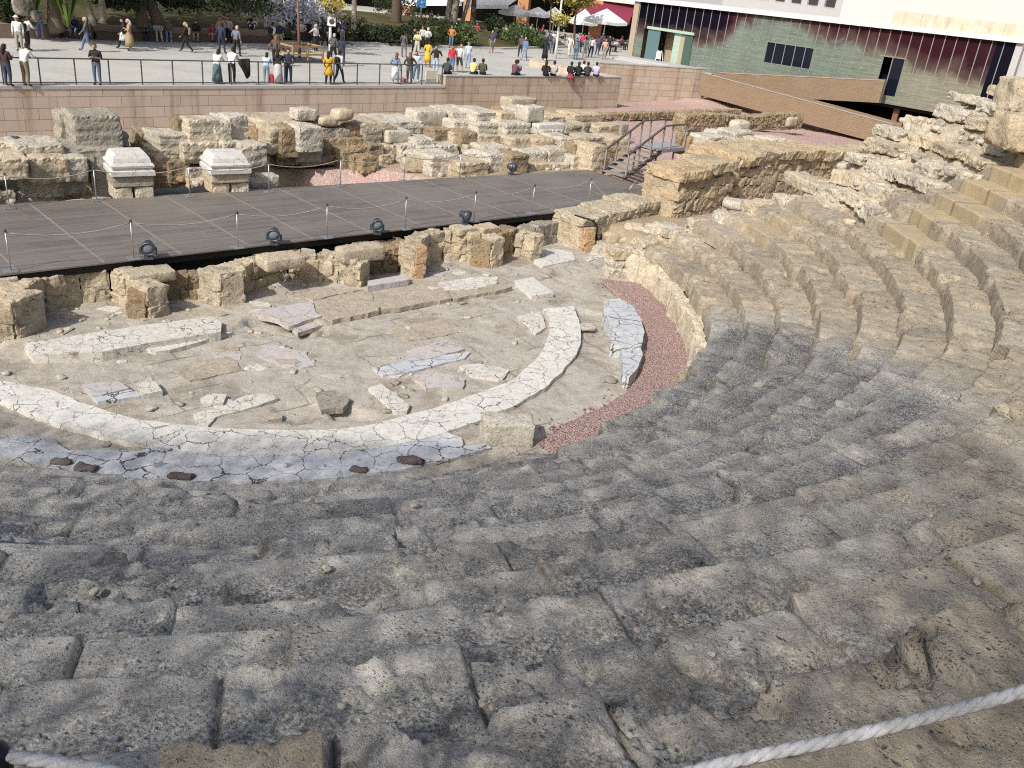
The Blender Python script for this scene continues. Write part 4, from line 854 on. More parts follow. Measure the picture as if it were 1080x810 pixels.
def pedestal(x0, x1, yt, yb, label, sidecol=1):
    P = at((x0+x1)/2, yb, DZ); k = mpp(P); W = (x1-x0)*k; t = tag(empty('column_pedestal', (P[0], P[1], DZ-.1)), label, 'pedestal', 'white-capped pedestals'); H = (yb-yt)*k/.9; ox, oy = P[0], P[1]
    rz = R(36); q = np.array([-math.sin(rz), math.cos(rz)])*W*.42
    def pt(nm, f0, f1, sx, mt, two=False, pp=10):
        mb = MB()
        if two: 
            for sg in (-1, 1): rock(mb, (q[0]+sg*math.cos(rz)*W*.24, q[1]+sg*math.sin(rz)*W*.24, H*f0), (W*.44, W*.8, H*(f1-f0)), rz, rough=.03, p=7, cell=.1)
        else: rock(mb, (q[0], q[1], H*f0), (W*sx, W*.86*sx, H*(f1-f0)), rz, rough=.012, p=pp, cell=.09)
        o = mb.build(nm, M[mt], t)
    pt('footing', 0, .27, 1, 'pale', True); pt('base_block', .27, .5, .97, 'greyblock' if sidecol else 'ochre', pp=12); 
    mb = MB(); Mz = np.array(Matrix.Rotation(rz, 3, 'Z'))
    for f0, f1, s0, s1 in ((.5, .585, 1.0, 1.0), (.585, .60, 1.0, .95), (.60, .65, .91, .93), (.65, .69, .97, .99), (.69, .73, .99, .93), (.73, .75, .88, .86), (.75, .82, .87, .82), (.82, .90, .82, .70)):
        z0, z1 = H*f0, H*f1; a, b = W*s0/2, W*s1/2
        mb.add(np.array([(-a,-a,z0),(a,-a,z0),(a,a,z0),(-a,a,z0),(-b,-b,z1),(b,-b,z1),(b,b,z1),(-b,b,z1)]) @ Mz.T+np.array([q[0], q[1], 0]), CUBE)
    mb.build('moulded_cap', M['marble_clean'], t)
pedestal(121, 164, 160, 209, 'stone pedestal with white moulded cap, left of the two behind the deck')
pedestal(223, 265, 161, 203, 'stone pedestal with white moulded cap, right of the two behind the deck', 0)
cluster('ruined_wall', 'domed mound of pale ruined masonry between and behind the two pedestals', [
    (198,226,170,183,1.25,1.2),(196,212,159,172,1.5,1.1),(211,227,159,172,1.5,1.1),(200,222,180,196,.9,1.3),(226,262,162,186,1.1,1.6,1),
    (194,222,141,160,2.0,1.7),(218,240,140,160,2.0,1.7),(236,258,141,161,2.0,1.7),(254,284,144,164,1.95,1.6),(200,232,121,140,2.6,1.0),(228,246,124,140,2.6,1.0),(241,263,119,140,2.55,1.,3),
    (165,200,146,166,1.75,2.),(150,190,158,186,1.15,2.2,2),(168,205,134,152,2.2,1.6),(262,284,160,176,1.4,1.2,2),(180,205,160,192,.95,1.6,2),(263,287,167,182,1.2,.9,1)], 'pale')
loose(151,176,137,154,1.85,.8,'ochre','orange-tinged stone block perched left of the domed ruin mound',p=5)
loose(277,296,180,198,1.1,.7,'limestone','white broken block at the deck edge right of the second pedestal',p=6); loose(264,280,186,199,1.1,.6,'limestone','small white stone just right of the second pedestal',p=5)
cluster('ruined_wall', 'dark recessed ruin wall behind the small pink gravel yard', [
    (284,300,130,150,1.9,1.3,1),(296,316,131,155,1.75,1.2),(280,296,148,170,1.0,1.3,2),(294,316,152,172,1.0,1.3,2),(314,341,130,149,2.0,1.,3),(325,342,138,155,1.6,.8,3),(312,340,150,160,1.5,1.2,4),(318,340,158,172,1.0,1.3),
    (340,356,131,142,1.95,1.,4),(355,372,130,143,1.9,1.3,4),(366,386,128,141,1.95,1.2),(340,368,141,158,1.4,1.3,2),(366,385,141,150,1.7,1.2,2),(338,366,156,172,.95,1.6,2),(360,385,150,170,1.1,1.6,2),(384,405,129,148,1.7,1.6,4),(380,410,127,132,2.3,2.,1),(402,420,129,146,1.75,1.4,2),
    (280,345,126,131,2.35,2.4,1),(400,452,125,131,2.2,2.2,3)], 'brown')
loose(313,335,112,127,2.5,.8,'pale','cube-shaped pale block standing alone on the back ruin wall'); loose(355,377,112,128,2.5,.8,'ochre','rounded column drum piece on top of the back ruin wall',p=4); loose(338,359,120,133,2.3,.8,'ochre','flat-topped ochre stone left of the column drum piece',p=5)
loose(407,437,133,151,1.6,1.1,'limestone','big smooth pale block set above the right end of the pink yard',p=9,rough=.03); loose(436,474,113,134,2.0,1.1,'pale','largest loose block lying crosswise on the back ruin wall',p=7); loose(464,484,110,124,2.1,.8,'greyblock','rounded grey stone touching the largest loose block',p=4)
cluster('ruined_wall', 'stepped low ruin of mixed blocks beside the pink gravel yard', [
    (371,392,150,166,1.15,.9,2),(388,406,149,165,1.2,.9,2),(404,424,150,163,1.2,.9,1),(421,441,150,163,1.25,.9),(381,399,162,181,.85,.8,2),(402,417,161,172,.95,.7),(436,462,142,153,1.6,1.1,3),(440,466,150,160,1.4,1.,3),(436,468,152,166,1.1,1.),(462,486,150,168,1.0,1.,3),(455,480,132,146,1.7,1.2,2),
    (452,486,158,186,.85,1.4,3),(480,520,164,189,.85,1.6,1),(484,506,136,152,1.6,1.2,2)], 'pale')
loose(424,456,161,182,.9,.8,'ochre','long sloping block with a dark broken round end by the yard',p=6,rz=20)
cluster('ruined_platform', 'large stepped ruin platform of ochre and white courses in the middle', [
    (476,508,112,124,2.45,2.2),(500,530,112,128,2.4,2.,3),(545,572,112,126,2.4,1.6,3),(478,500,122,138,2.0,1.8,3),(498,535,124,140,2.0,1.8,3),(530,563,124,142,2.0,1.8,3),
    (476,503,135,150,1.6,1.4,1),(502,531,138,152,1.6,1.4,1),(528,542,142,152,1.6,1.2,2),(540,566,141,156,1.6,1.4,1),(562,588,142,158,1.55,1.4,1),(490,514,149,162,1.25,1.2,1),(508,540,150,168,1.15,1.3),(512,540,158,184,.9,1.2,3),(536,560,160,186,.9,1.,2),
    (552,580,156,172,1.2,1.1,3),(576,602,154,171,1.2,1.1),(600,622,148,164,1.4,1.1),(555,585,168,182,.9,1.2,1),(580,604,168,181,.9,1.2),(600,622,160,180,.9,1.2),(588,612,140,156,1.6,1.6,3),(566,600,130,146,1.75,2.,3)], 'pale')
loose(534,571,101,115,2.6,.9,'ochre','long yellow ochre block topmost on the ruin platform'); loose(552,577,110,129,2.4,.9,'limestone','white stone block just below the topmost yellow block'); loose(525,546,116,129,2.4,.8,'ochre','squared ochre block on the white course of the ruin platform')
loose(562,601,129,142,1.9,.5,'marble_clean','smooth grey-white slab block on the right of the ruin platform',p=14,rough=.01); loose(614,624,128,141,1.55,.6,'greyblock','small dark upright stone beyond the right end of the platform'); loose(653,664,129,142,1.45,.6,'greyblock','small dark upright stone left of the stair landing')
cluster('ruined_wall', 'yellowish rubble wall end with red brick beside the timber stairs', [(620,638,150,182,1.0,1.3),(632,652,152,166,1.4,1.2,2),(630,650,164,180,1.,1.,1),(614,640,140,154,1.5,1.4),(640,668,142,160,1.2,1.4,1),(625,658,130,143,1.4,1.2,1),(590,626,126,142,1.5,1.8,1),(575,600,117,131,1.9,2.,1),(600,640,117,128,1.5,1.6,1)], 'ochre')
mb = MB(); masonry(mb, at(592,122,1.3)[:2], at(782,119,1.1)[:2], .85, 1.3, .6, .2, .35, .06, cell=.12); tag(mb.build('stone_kerb_wall', M['brown']), 'thin low line of dark stones crossing the pink gravel', 'wall')
mb = MB(); masonry(mb, at(722,137,.95)[:2], at(845,134,.95)[:2], .8, lambda t: 1.75+.1*math.sin(9*t), 1.1, .2, .24, .07, cell=.1); tag(mb.build('cobble_wall', M['brown']), 'low cobble wall of dark round stones on the pink gravel', 'wall')
loose(772,797,126,139,1.0,.9,'pale','single pale boulder in front of the cobble wall',p=4); loose(826,846,122,134,1.0,.8,'ochre','ochre stone ending the cobble wall on the right',p=5)

# ------------------------------------------------------------------ thick walls at the right
M['warm'] = stone('warm_ochre_stone', (.48,.405,.29), (.36,.29,.195), dk=.5, warm=(.48,.35,.20), scale=4, pit=.8)
C0 = np.array([5.42, 33.09]); CD = np.array([.686, .7277])
mb = MB(); masonry(mb, C0, C0+CD*3.7, .7, lambda t: 2.62+.35*t, 1.7, .42, .62, .075, over=.14, cell=.11, jit=.04, cap=.42)
tag(mb.build('thick_wall', M['warm']), 'thick ochre masonry block with overhanging top beside the deck', 'wall')
mb = MB(); masonry(mb, C0+CD*4.75-np.array([.45,-.35]), C0+CD*16.5, .7, lambda t: 2.85+.12*math.sin(6*t)-.1*t, lambda t: 2.8-1.7*t, .42, .6, .075, over=.14, cell=.12, jit=.05, cap=.42)
tag(mb.build('thick_wall', M['warm']), 'long thick ochre wall running back from the block towards the ramp', 'wall')
cluster('ruined_wall', 'pale flat stones lying along the back of the long thick wall', [(740,772,141,155,2.5,1.2),(768,800,136,152,2.5,1.2),(795,812,145,155,2.6,.9,1),(808,832,144,156,2.6,1.,3)], 'limestone')

# ------------------------------------------------------------------ timber and steel stairs with walkway
M['stair'] = plain('grey_stair_boards', (.24,.225,.205), .7); M['stairrail'] = plain('brown_handrail', (.10,.085,.075), .5); M['stairpost'] = plain('grey_baluster', (.26,.245,.22), .6)
B1 = np.array([2.844, 38.87]); B2 = np.array([3.794, 38.019]); sw = (B2-B1)/np.hypot(*(B2-B1)); sdir = np.array([-sw[1], sw[0]]); SW = float(np.hypot(*(B2-B1))); srz = math.atan2(sw[1], sw[0])
st = tag(empty('stairs', (B1[0], B1[1], DZ), srz), 'short flight of grey steps with dark handrails climbing from the deck', 'stairs')
NS, RISE, RUN = 7, .165, .36
for i in range(NS):
    mb = MB(); lbox(mb, 0, SW, i*RUN, i*RUN+.34, (i+1)*RISE-.05, (i+1)*RISE); mb.build('tread', M['stair'], st)
ZT = NS*RISE; YT = NS*RUN
for xx in (.05, SW-.05):
    mb = MB(); bar(mb, (xx, 0, .05), (xx, YT, ZT-.1), .05, .2); mb.build('stringer', M['stairrail'], st)
mb = MB(); lbox(mb, 0, SW, YT-.02, YT+5.2, ZT-.16, ZT); mb.build('walkway', plain('grey_walkway', (.30,.31,.32), .6), st)
for xx in (.03, SW-.03):
    mb = MB(); bar(mb, (xx, .1, 1.08), (xx, YT, ZT+1.02), .09, .06); bar(mb, (xx, YT-.02, ZT+1.02), (xx, YT+1.75, ZT+1.02), .09, .06); mb.build('handrail', M['stairrail'], st)
    for yy, zb in ((.12, .1), (.85, .38), (1.65, .75), (2.45, 1.1), (3.1, ZT), (YT+1.7, ZT)):
        mb = MB(); zt_ = 1.02+min(yy*ZT/YT, ZT); bar(mb, (xx, yy, zb), (xx, yy, zt_), .06, .06); mb.build('baluster', M['stairpost'], st)
mb = MB(); bar(mb, (SW-.03, YT+1.9, ZT+.75), (SW-.03, YT+3.9, ZT+.5), .06, .05); bar(mb, (SW-.03, YT+1.9, ZT), (SW-.03, YT+1.9, ZT+.75), .05, .05); mb.build('side_rail', M['stairrail'], st)
for xx, yy in ((SW-.06, 2.2), (.06, 2.2), (SW-.06, YT+1.), (.06, YT+1.), (SW-.06, YT+3.5), (.06, YT+3.5)):
    mb = MB(); bar(mb, (xx, yy, -.6), (xx, yy, min(ZT*(yy/YT), ZT)-.1), .06, .06); mb.build('support_post', M['stairrail'], st)
# ------------------------------------------------------------------ tumbled blocks on the upper right of the seats
def seat_z(x, y):
    r = math.hypot(x-CX, y-CY); k = max(0, math.floor((r-R1)/TR)+1); return Z1+(k-1)*HR
stf = MB(); cnt = 0
while cnt < 260:
    k = rnd.uniform(6.5, 16.5); a = rnd.uniform(8.5, float(tier_end(k))+.5); r = R1+(k-1)*TR
    if a > tier_end(k)+.3: continue
    x, y = CX+r*math.cos(R(a)), CY+r*math.sin(R(a)); s = rnd.choice([.08,.1,.12,.15,.2,.24])
    rock(stf, (x, y, seat_z(x, y)-.14+rnd.uniform(-.06,.06)), (s*1.3, s, s*.8), rnd.uniform(0, 3), rough=.12*s, p=4.5, cell=max(.06, s/4), mat=rnd.choice([0, 0, 1, 2])); cnt += 1
tag(stf.build('rubble', [M['pale'], M['limestone'], M['greyblock']]), 'broken stones scattered over the collapsed upper right tiers', 'rubble', kind='stuff')
for x0, x1, yt, yb, z, dep, mt, lb, nm, p_ in (
    (1058,1115,118,160,5.9,1.2,'ochre','yellow sandstone block under the topmost one at the right picture edge','stone_block',9), (1060,1120,84,122,6.5,1.2,'ochre','topmost big yellow sandstone block at the right picture edge','stone_block',8),
    (968,1046,129,147,5.2,1.0,'pale','long flat slab lying across the collapsed upper tiers, dark hollow beneath','stone_block',9), (1040,1066,123,139,5.6,.8,'greyblock','grey boulder touching the yellow sandstone blocks','boulder',4),
    (990,1024,110,128,5.7,.9,'limestone','white pitted boulder on the skyline of the broken tiers','boulder',5), (1020,1046,113,128,5.7,.8,'pale','pale boulder on the skyline beside the white pitted one','boulder',5),
    (952,975,123,137,5.0,.8,'pale','squat stone on the sloping skyline left of the long flat slab','boulder',6), (925,950,138,152,4.6,.7,'limestone','whitish stone low on the sloping skyline above the ramp end','boulder',5),
    (930,956,165,182,4.4,.7,'ochre','orange-tinted block among the collapsed tiers','stone_block',7), (760,795,207,222,2.2,.9,'limestone','large smooth boulder at the upper left corner of the tiers','boulder',5), (789,806,218,228,2.2,.5,'limestone','small white stone beside the smooth boulder on the tiers','boulder',5),
    (1000,1060,150,170,5.0,.8,'pale','long pale stone fallen below the flat slab','stone_block',6), (1035,1075,168,186,5.0,.7,'greyblock','rough grey stone above the new ochre steps','boulder',5), (880,905,170,184,3.9,.6,'pale','pale stone on the left skyline of the collapsed tiers','boulder',5)):
    boulder(nm, (x0+x1)/2, yb, x1-x0, yb-yt, dep, mt, lb, z=z-.05, rz=rnd.uniform(-25, 10), p=p_, rough=.07, cell=.09)

# ------------------------------------------------------------------ museum building with printed glass front
GA = np.array([7.2, 86.5]); GB = np.array([32.5, 67.45]); gd = (GB-GA)/np.hypot(*(GB-GA)); gn = np.array([-gd[1], gd[0]]); GR = math.atan2(gd[1], gd[0]); GL = float(np.hypot(*(GB-GA)))
def sz(x, y):
    P = on_plane(x, y, GA, GB); return float((P[:2]-GA) @ gd), float(P[2])
def printed_glass():
    t = NT('printed_glass'); s = t.sep(); sx = t.math('DIVIDE', s[0], 32.); 
    zb = t.math('MULTIPLY', t.ramp(sx, [(0., .44), (.22, .43), (.29, .48), (.33, .66), (.40, .72), (.50, .70), (.54, .60), (.66, .60), (.72, .56), (.80, .50), (.92, .47), (1., .45)]), 10.)
    w = t.math('MULTIPLY', t.math('SUBTRACT', t.noise(.42, 5, .6, .8), .5), 3.2); w2 = t.math('MULTIPLY', t.math('SUBTRACT', t.noise(1.6, 5, .7), .5), .7)
    d = t.math('ADD', t.math('SUBTRACT', s[2], zb), t.math('ADD', w, w2)); d = t.math('ADD', t.math('MULTIPLY', d, .15), .5)
    dk = t.ramp(sx, [(0., (.003,.003,.006)), (.28, (.007,.004,.012)), (.32, (.03,.007,.012)), (.55, (.034,.008,.012)), (.9, (.028,.007,.012)), (.965, (.03,.012,.02)), (.97, (.006,.006,.014)), (1., (.006,.006,.014))])
    gr = t.mix(t.ramp(t.noise(.5, 5, .6), [(.35, 0.), (.65, 1.)]), (.165,.215,.18), (.135,.155,.13)); gr = t.mix(t.ramp(sx, [(.6, 0.), (.85, .8)]), gr, (.24,.22,.16))
    ln = t.noise(1., 3, .7, vec=t.mapv((.3, .05, 8))); gr = t.mix(t.ramp(ln, [(.42, .4), (.54, 0.)]), gr, (.06,.075,.065))
    ln2 = t.noise(1., 4, .7, vec=t.mapv((2.5, .05, 11))); gr = t.mix(t.ramp(ln2, [(.56, 0.), (.66, .28)]), gr, (.52,.58,.52))
    md = t.mix(t.ramp(d, [(.45, 0.), (.56, 1.)]), gr, (.085,.055,.052)); c = t.mix(t.ramp(d, [(.54, 0.), (.72, 1.)]), md, dk)
    c = t.mix(t.math('GREATER_THAN', s[0], 30.45), c, (.005,.005,.012))
    return t.bsdf(c, .4, spec=.04)
M['pglass'] = printed_glass(); M['mull'] = plain('aluminium_mullion', (.22,.22,.215), .5, .1); M['dkglass'] = plain('dark_window_glass', (.006,.009,.018), .12, spec=.4); M['fascia'] = plain('white_fascia', (.60,.60,.59), .6); M['tanplaster'] = plain('tan_plaster', (.36,.29,.21), .8); M['black'] = plain('shadowed_void', (.012,.011,.01), .9); M['greenpanel'] = plain('pale_green_panel', (.33,.44,.37), .5); M['teal'] = plain('teal_glass', (.10,.17,.18), .2); M['dkgreen'] = plain('green_door', (.055,.10,.08), .4); M['cream'] = plain('cream_render', (.57,.56,.52), .85, var=.04); M['greywall'] = plain('grey_render', (.42,.42,.42), .85)
gb = tag(framed(empty('museum_building'), GA, GR), 'low museum building with green and maroon printed glass front and white roof edge', 'building'); gb.location.z = 0
def zr(s): return 7.22+.5*s/GL
ops = []                               # openings s0,s1,z0,z1
w0, w1 = sz(808, 44), sz(854, 73); ops.append((w0[0], w1[0]+.15, w1[1], w0[1]))
d0, d1 = sz(929, 59), sz(946, 85); ops.append((d0[0], d1[0]+.2, 2.9, d0[1]))
e0, e1 = sz(687, 30), sz(722, 69); ops.append((e0[0]-.2, e1[0]+.4, 2.3, e0[1]-.05))
sp = .8; i = 0; s = .55
while s < GL-.1:
    s1 = min(s+sp, GL); mid = (s+s1)/2; cuts = [(a[2], a[3]) for a in ops if a[0]-.1 < mid < a[1]+.1]; z = 2.3; segs = []
    for a, b in sorted(cuts):
        if a > z+.05: segs.append((z, a))
        z = b
    segs.append((z, zr(mid)-.02))
    for a, b in segs:
        mb = MB(); lbox(mb, s+.02, s1-.02, 0, .05, a, b); mb.build('glass_panel', M['pglass'], gb)
        mb = MB(); lbox(mb, s-.03, s+.03, -.035, .045, a, b); mb.build('mullion', M['mull'], gb)
    s = s1
mb = MB(); n_ = 5; a = ops[0]
for j in range(n_):
    u0 = a[0]+(a[1]-a[0])*j/n_; u1 = a[0]+(a[1]-a[0])*(j+1)/n_; lbox(mb, u0+.03, u1-.03, .05, .09, a[2], a[3])
wnd = mb.build('window', M['dkglass'], gb); mb = MB()
for j in range(n_+1): u0 = a[0]+(a[1]-a[0])*j/n_; lbox(mb, u0-.03, u0+.03, -.02, .1, a[2], a[3])
lbox(mb, a[0], a[1], -.02, .1, a[2]-.06, a[2]); lbox(mb, a[0], a[1], -.02, .1, a[3], a[3]+.06); mb.build('frame', M['mull'], wnd)
a = ops[1]; mb = MB(); lbox(mb, a[0], (a[0]+a[1])/2, 1.5, 1.55, a[2], a[3]); lbox(mb, (a[0]+a[1])/2+.06, a[1], .05, .1, a[2], a[3]); dr = mb.build('door', M['dkglass'], gb); mb = MB(); lbox(mb, (a[0]+a[1])/2-.03, (a[0]+a[1])/2+.04, .0, .1, a[2], a[3]); lbox(mb, a[0]-.05, a[1]+.05, -.02, .1, a[3], a[3]+.07); mb.build('frame', M['mull'], dr)
a = ops[2]; W_ = a[1]-a[0]
def ent(nm, f0, f1, mt, y0=.04, y1=.09, zt=None): mb = MB(); lbox(mb, a[0]+W_*f0, a[0]+W_*f1, y0, y1, 2.3, zt or a[3]); return mb.build(nm, M[mt], gb)
ent('teal_screen', 0, .28, 'teal', -.12, -.06); ent('back_wall', .2, .62, 'tanplaster', 1.6, 1.7); ent('green_panel', .58, .72, 'greenpanel'); ent('door', .72, .82, 'tanplaster'); ent('door', .83, 1., 'dkgreen', -.1, -.04)
mb = MB(); lbox(mb, a[0]-.1, a[1]+.1, -.25, .1, a[3], a[3]+.22); mb.build('lintel', M['greenpanel'], gb)
mb = MB(); lbox(mb, -.05, .5, -.12, 9, 2.3, zr(0)-.02); mb.build('end_wall', M['tanplaster'], gb)
mb = MB(); lbox(mb, -.4, GL+.5, 8.5, 8.8, -.8, 7.3); lbox(mb, .5, GL, .3, 8.5, 2.05, 2.28); mb.build('shell', M['black'], gb)
mb = MB(); V = []
for s_, y_ in ((-.3,-.35),(GL+.5,-.35),(GL+.5,9),(-.3,9)):
    V.append((s_, y_, zr(s_)))
mb.add([(*v[:2], v[2]) for v in V]+[(*v[:2], v[2]+.34) for v in V], CUBE); mb.build('roof', M['fascia'], gb)
mb = MB(); lbox(mb, GL+.05, GL+.5, -.1, .5, -.5, zr(GL)-.01); lbox(mb, GL+.5, GL+6, .6, 1.1, -.5, 8.1); mb.build('end_pillar', M['greywall'], gb)
mb = MB(); q = sz(945, 112)
for s_ in (q[0]-.1,): bar(mb, (s_, .9, -.6), (s_, .9, 2.1), .4, .3)
mb.build('column', plain('rusty_column', (.20,.10,.06), .7), gb)
mb = MB(); lbox(mb, e0[0]-2.2, e1[0]+1.8, -2.6, -.15, 2.32, 2.46); lbox(mb, e0[0]-1.6, e1[0]+1.3, -2.2, -.15, 2.46, 2.6); tag(framed(mb.build('entrance_step', M['greywall']), GA, GR), 'low grey entrance step in front of the museum doors', 'step')
mb = MB(); s_ = (e0[0]+e1[0])/2-.4; 
for sx in (-.25, .25): bar(mb, (s_+sx, -.7, 2.6), (s_+sx*.6, -.55, 3.5), .05, .05); bar(mb, (s_+sx, -.2, 2.6), (s_+sx*.6, -.5, 3.5), .05, .05)
lbox(mb, s_-.25, s_+.22, -.68, -.64, 2.8, 3.45); tag(framed(mb.build('sandwich_board', plain('white_board', (.7,.7,.68), .6)), GA, GR), 'white folding sandwich board at the museum doorway', 'sign')
M['roofwall'] = panel_mat('stained_cream_parapet', (.50,.46,.36), (.54,.51,.42), (.42,.35,.26), .3, 3., 3.)
s0 = sz(932, 20)[0]; mb = MB(); lbox(mb, s0-.4, GL+1.2, 3.2, 3.6, zr(GL)-.3, zr(GL)+1.15); tag(framed(mb.build('roof_parapet', M['roofwall']), GA, GR), 'stained cream parapet standing on the museum roof', 'wall')
mb = MB(); P = (s0+9.6, 3.0); tube(mb, [(P[0], 2.9, zr(GL)), (P[0], 2.9, zr(GL)+3.2)], .035, 6); lathe(mb, (P[0], 2.9, zr(GL)+3.2), [(.02,0),(.12,.06),(.12,.2),(.02,.26)], 8); tag(framed(mb.build('roof_mast', M['steel']), GA, GR), 'thin lamp mast on the museum roof', 'mast')
# ramp
M['ramp'] = panel_mat('tan_ramp_cladding', (.25,.18,.115), (.21,.15,.095), (.235,.175,.12), .12, .16, .7); M['rampcap'] = plain('ramp_cap', (.33,.30,.28), .7)
def flight(name, A, B, ztA, ztB, zbA, zbB, depth, label):
    A = np.array(A); B = np.array(B); d = (B-A)/np.hypot(*(B-A)); L = float(np.hypot(*(B-A))); rz = math.atan2(d[1], d[0]); t = tag(framed(empty(name), A, rz), label, 'ramp'); t.location.z = 0
    def wall(nm, y0, y1, zt0, zt1, zb0, zb1, mt, x0=0., x1=L):
        mb = MB(); mb.add([(x0,y0,zb0),(x1,y0,zb1),(x1,y1,zb1),(x0,y1,zb0),(x0,y0,zt0),(x1,y0,zt1),(x1,y1,zt1),(x0,y1,zt0)], CUBE); mb.build(nm, M[mt], t)
    wall('side_wall', 0, .14, ztA, ztB, zbA, zbB, 'ramp'); wall('side_wall', depth-.14, depth, ztA, ztB, zbA, zbB, 'ramp'); wall('cap', -.03, .17, ztA+.05, ztB+.05, ztA, ztB, 'rampcap'); wall('floor', .14, depth-.14, zbA+.35, zbB+.35, zbA+.1, zbB+.1, 'greywall')
    return t
LA = np.array([12.4, 72.9]); LB = np.array([24.2, 63.6]); ld = (LB-LA)/np.hypot(*(LB-LA)); ln_ = np.array([-ld[1], ld[0]])
flight('ramp_flight', LA-ld*.4, LB, 2.92, 1.78, 1.28, .35, 1.9, 'lower tan-clad ramp flight slanting down to the right in front of the museum')
UB = GA+gd*(d1[0]-.35)-gn*1.75; UA = LA+ln_*2.05
tU = [on_plane(x, y, UA, UB)[2] for x, y in ((800,79),(932,85),(860,104.5),(927,108.5))]
LU = float(np.hypot(*(UB-UA)))
flight('ramp_flight', UA, UB, 2.95, float(tU[1]), 1.35, float(tU[3]), 1.7, 'upper tan-clad ramp flight leading to the dark museum door')
mb = MB(); lbox(mb, LU-.02, LU+.16, .14, 1.7, float(tU[3])-.02, float(tU[1])+.02); framed(mb.build('ramp_end_panel', plain('olive_grey_panel', (.085,.08,.065), .7)), UA, math.atan2(*(UB-UA)[::-1])); 
rp = bpy.data.objects['ramp_end_panel']; tag(rp, 'dark olive end panel closing the upper ramp flight below the museum door', 'panel')
mb = MB(); P = at(936, 150, .7); bar(mb, (P[0],P[1],.5), (P[0],P[1],1.7), .06, .06); bar(mb, (P[0],P[1],1.7), (P[0]+1.,P[1]-.7,1.6), .06, .06); bar(mb, (P[0]+1.,P[1]-.7,.5), (P[0]+1.,P[1]-.7,1.6), .06, .06); tag(mb.build('gate_frame', M['dark_steel']), 'dark metal gate frame at the foot of the lower ramp flight', 'gate')

# ------------------------------------------------------------------ buildings behind
def hbox(o, x0, x1, y0, y1, z0, z1, nm, mt): mb = MB(); lbox(mb, x0, x1, y0, y1, z0, z1); return mb.build(nm, M[mt], o)
M['orange'] = plain('orange_render', (.60,.33,.20), .8); M['balc'] = plain('window_shadow', (.05,.05,.055), .4)
HB = GA+gn*26+gd*10; hb = tag(framed(empty('tall_house'), HB, GR), 'tall cream rendered house wall rising behind the museum roof', 'building')
hbox(hb, -1, 29.5, 0, 10, 0, 30, 'wall', 'cream')
hh = tag(framed(empty('tall_house'), HB+gd*29.5, GR), 'grey house with orange and white pilaster stripes behind the right end of the museum', 'building')
hbox(hh, .05, 24, -.4, 10, 0, 30, 'wall', 'greywall'); hbox(hh, -.6, .6, -.9, -.41, 0, 30, 'pilaster', 'orange'); hbox(hh, .61, 1.7, -.85, -.41, 0, 30, 'pilaster', 'cream'); hbox(hh, 1.71, 2.7, -.9, -.41, 0, 30, 'pilaster', 'orange')
h3 = tag(framed(empty('tall_house'), HB-gd*15, GR), 'grey house with a row of railed windows behind the left end of the museum', 'building')
hbox(h3, 0, 13.95, .3, 10, 0, 30, 'wall', 'greywall')
for i in range(7):
    w_ = hbox(h3, .7+i*1.9, 1.7+i*1.9, .2, .29, 8.5, 11.5, 'window', 'balc'); mb = MB(); 
    for j in range(6): bar(mb, (.65+i*1.9+j*.22, .05, 8.5), (.65+i*1.9+j*.22, .05, 9.4), .03, .03)
    bar(mb, (.6+i*1.9, .05, 9.4), (1.8+i*1.9, .05, 9.4), .05, .05); mb.build('balcony_rail', M['dark_steel'], w_)
# cafe row beyond the plaza
K0 = at(440, 8, PZ); K0 = np.array([-22., 116.]); K1 = np.array([5.5, 109.]); kd = (K1-K0)/np.hypot(*(K1-K0)); kn = np.array([-kd[1], kd[0]]); KR = math.atan2(kd[1], kd[0]); KL = float(np.hypot(*(K1-K0)))
M['burg'] = plain('burgundy_awning', (.17,.022,.045), .8); M['white_cloth'] = plain('white_canvas', (.70,.71,.73), .85, var=.04); M['brickp'] = plain('terracotta_wall', (.48,.24,.12), .85)
cf = tag(framed(empty('cafe_building'), K0, KR), 'cafe building with dark open front and terracotta piers beyond the plaza', 'building')
hbox(cf, -22, KL+5, 5, 12, PZ, 16, 'back_wall', 'black'); hbox(cf, -22, KL+5, 0, 5, 6.4, 16, 'upper_wall', 'cream')
for s_ in (-14., -6., 3.5, 11.5, 18.2, 27.): hbox(cf, s_, s_+1.3, -.1, .9, PZ, 6.4, 'pier', 'brickp')
def awning(name, px0, px1, ytop, ybot, dep, mt, label, out=3.):
    A = at_depth(px0, ytop, dep); B = at_depth(px1, ytop, dep); k = dep/F; C = A+np.array([-kn[0]*out, -kn[1]*out, -(ybot-ytop)*k*.9]); D = B+np.array([-kn[0]*out, -kn[1]*out, -(ybot-ytop)*k*.9]); dz = np.array([0,0,.08])
    mb = MB(); mb.add([C, D, B, A, C+dz, D+dz, B+dz, A+dz], CUBE); mb.add([C-[0,0,.3], D-[0,0,.3], D-[0,0,.3]+np.array([kn[0],kn[1],0])*.05, C-[0,0,.3]+np.array([kn[0],kn[1],0])*.05, C, D, D+np.array([kn[0],kn[1],0])*.05, C+np.array([kn[0],kn[1],0])*.05], CUBE)
    return tag(mb.build(name, M[mt]), label, 'awning')
awning('awning', 612, 672, 2, 23, 100, 'burg', 'burgundy awning beside the museum building'); awning('awning', 430, 500, -3, 3, 100, 'white_cloth', 'long white awning over the dark cafe terrace', 4); awning('awning', 503, 548, -2, 6, 98, 'white_cloth', 'pale grey-white awning right of the long white one', 4)
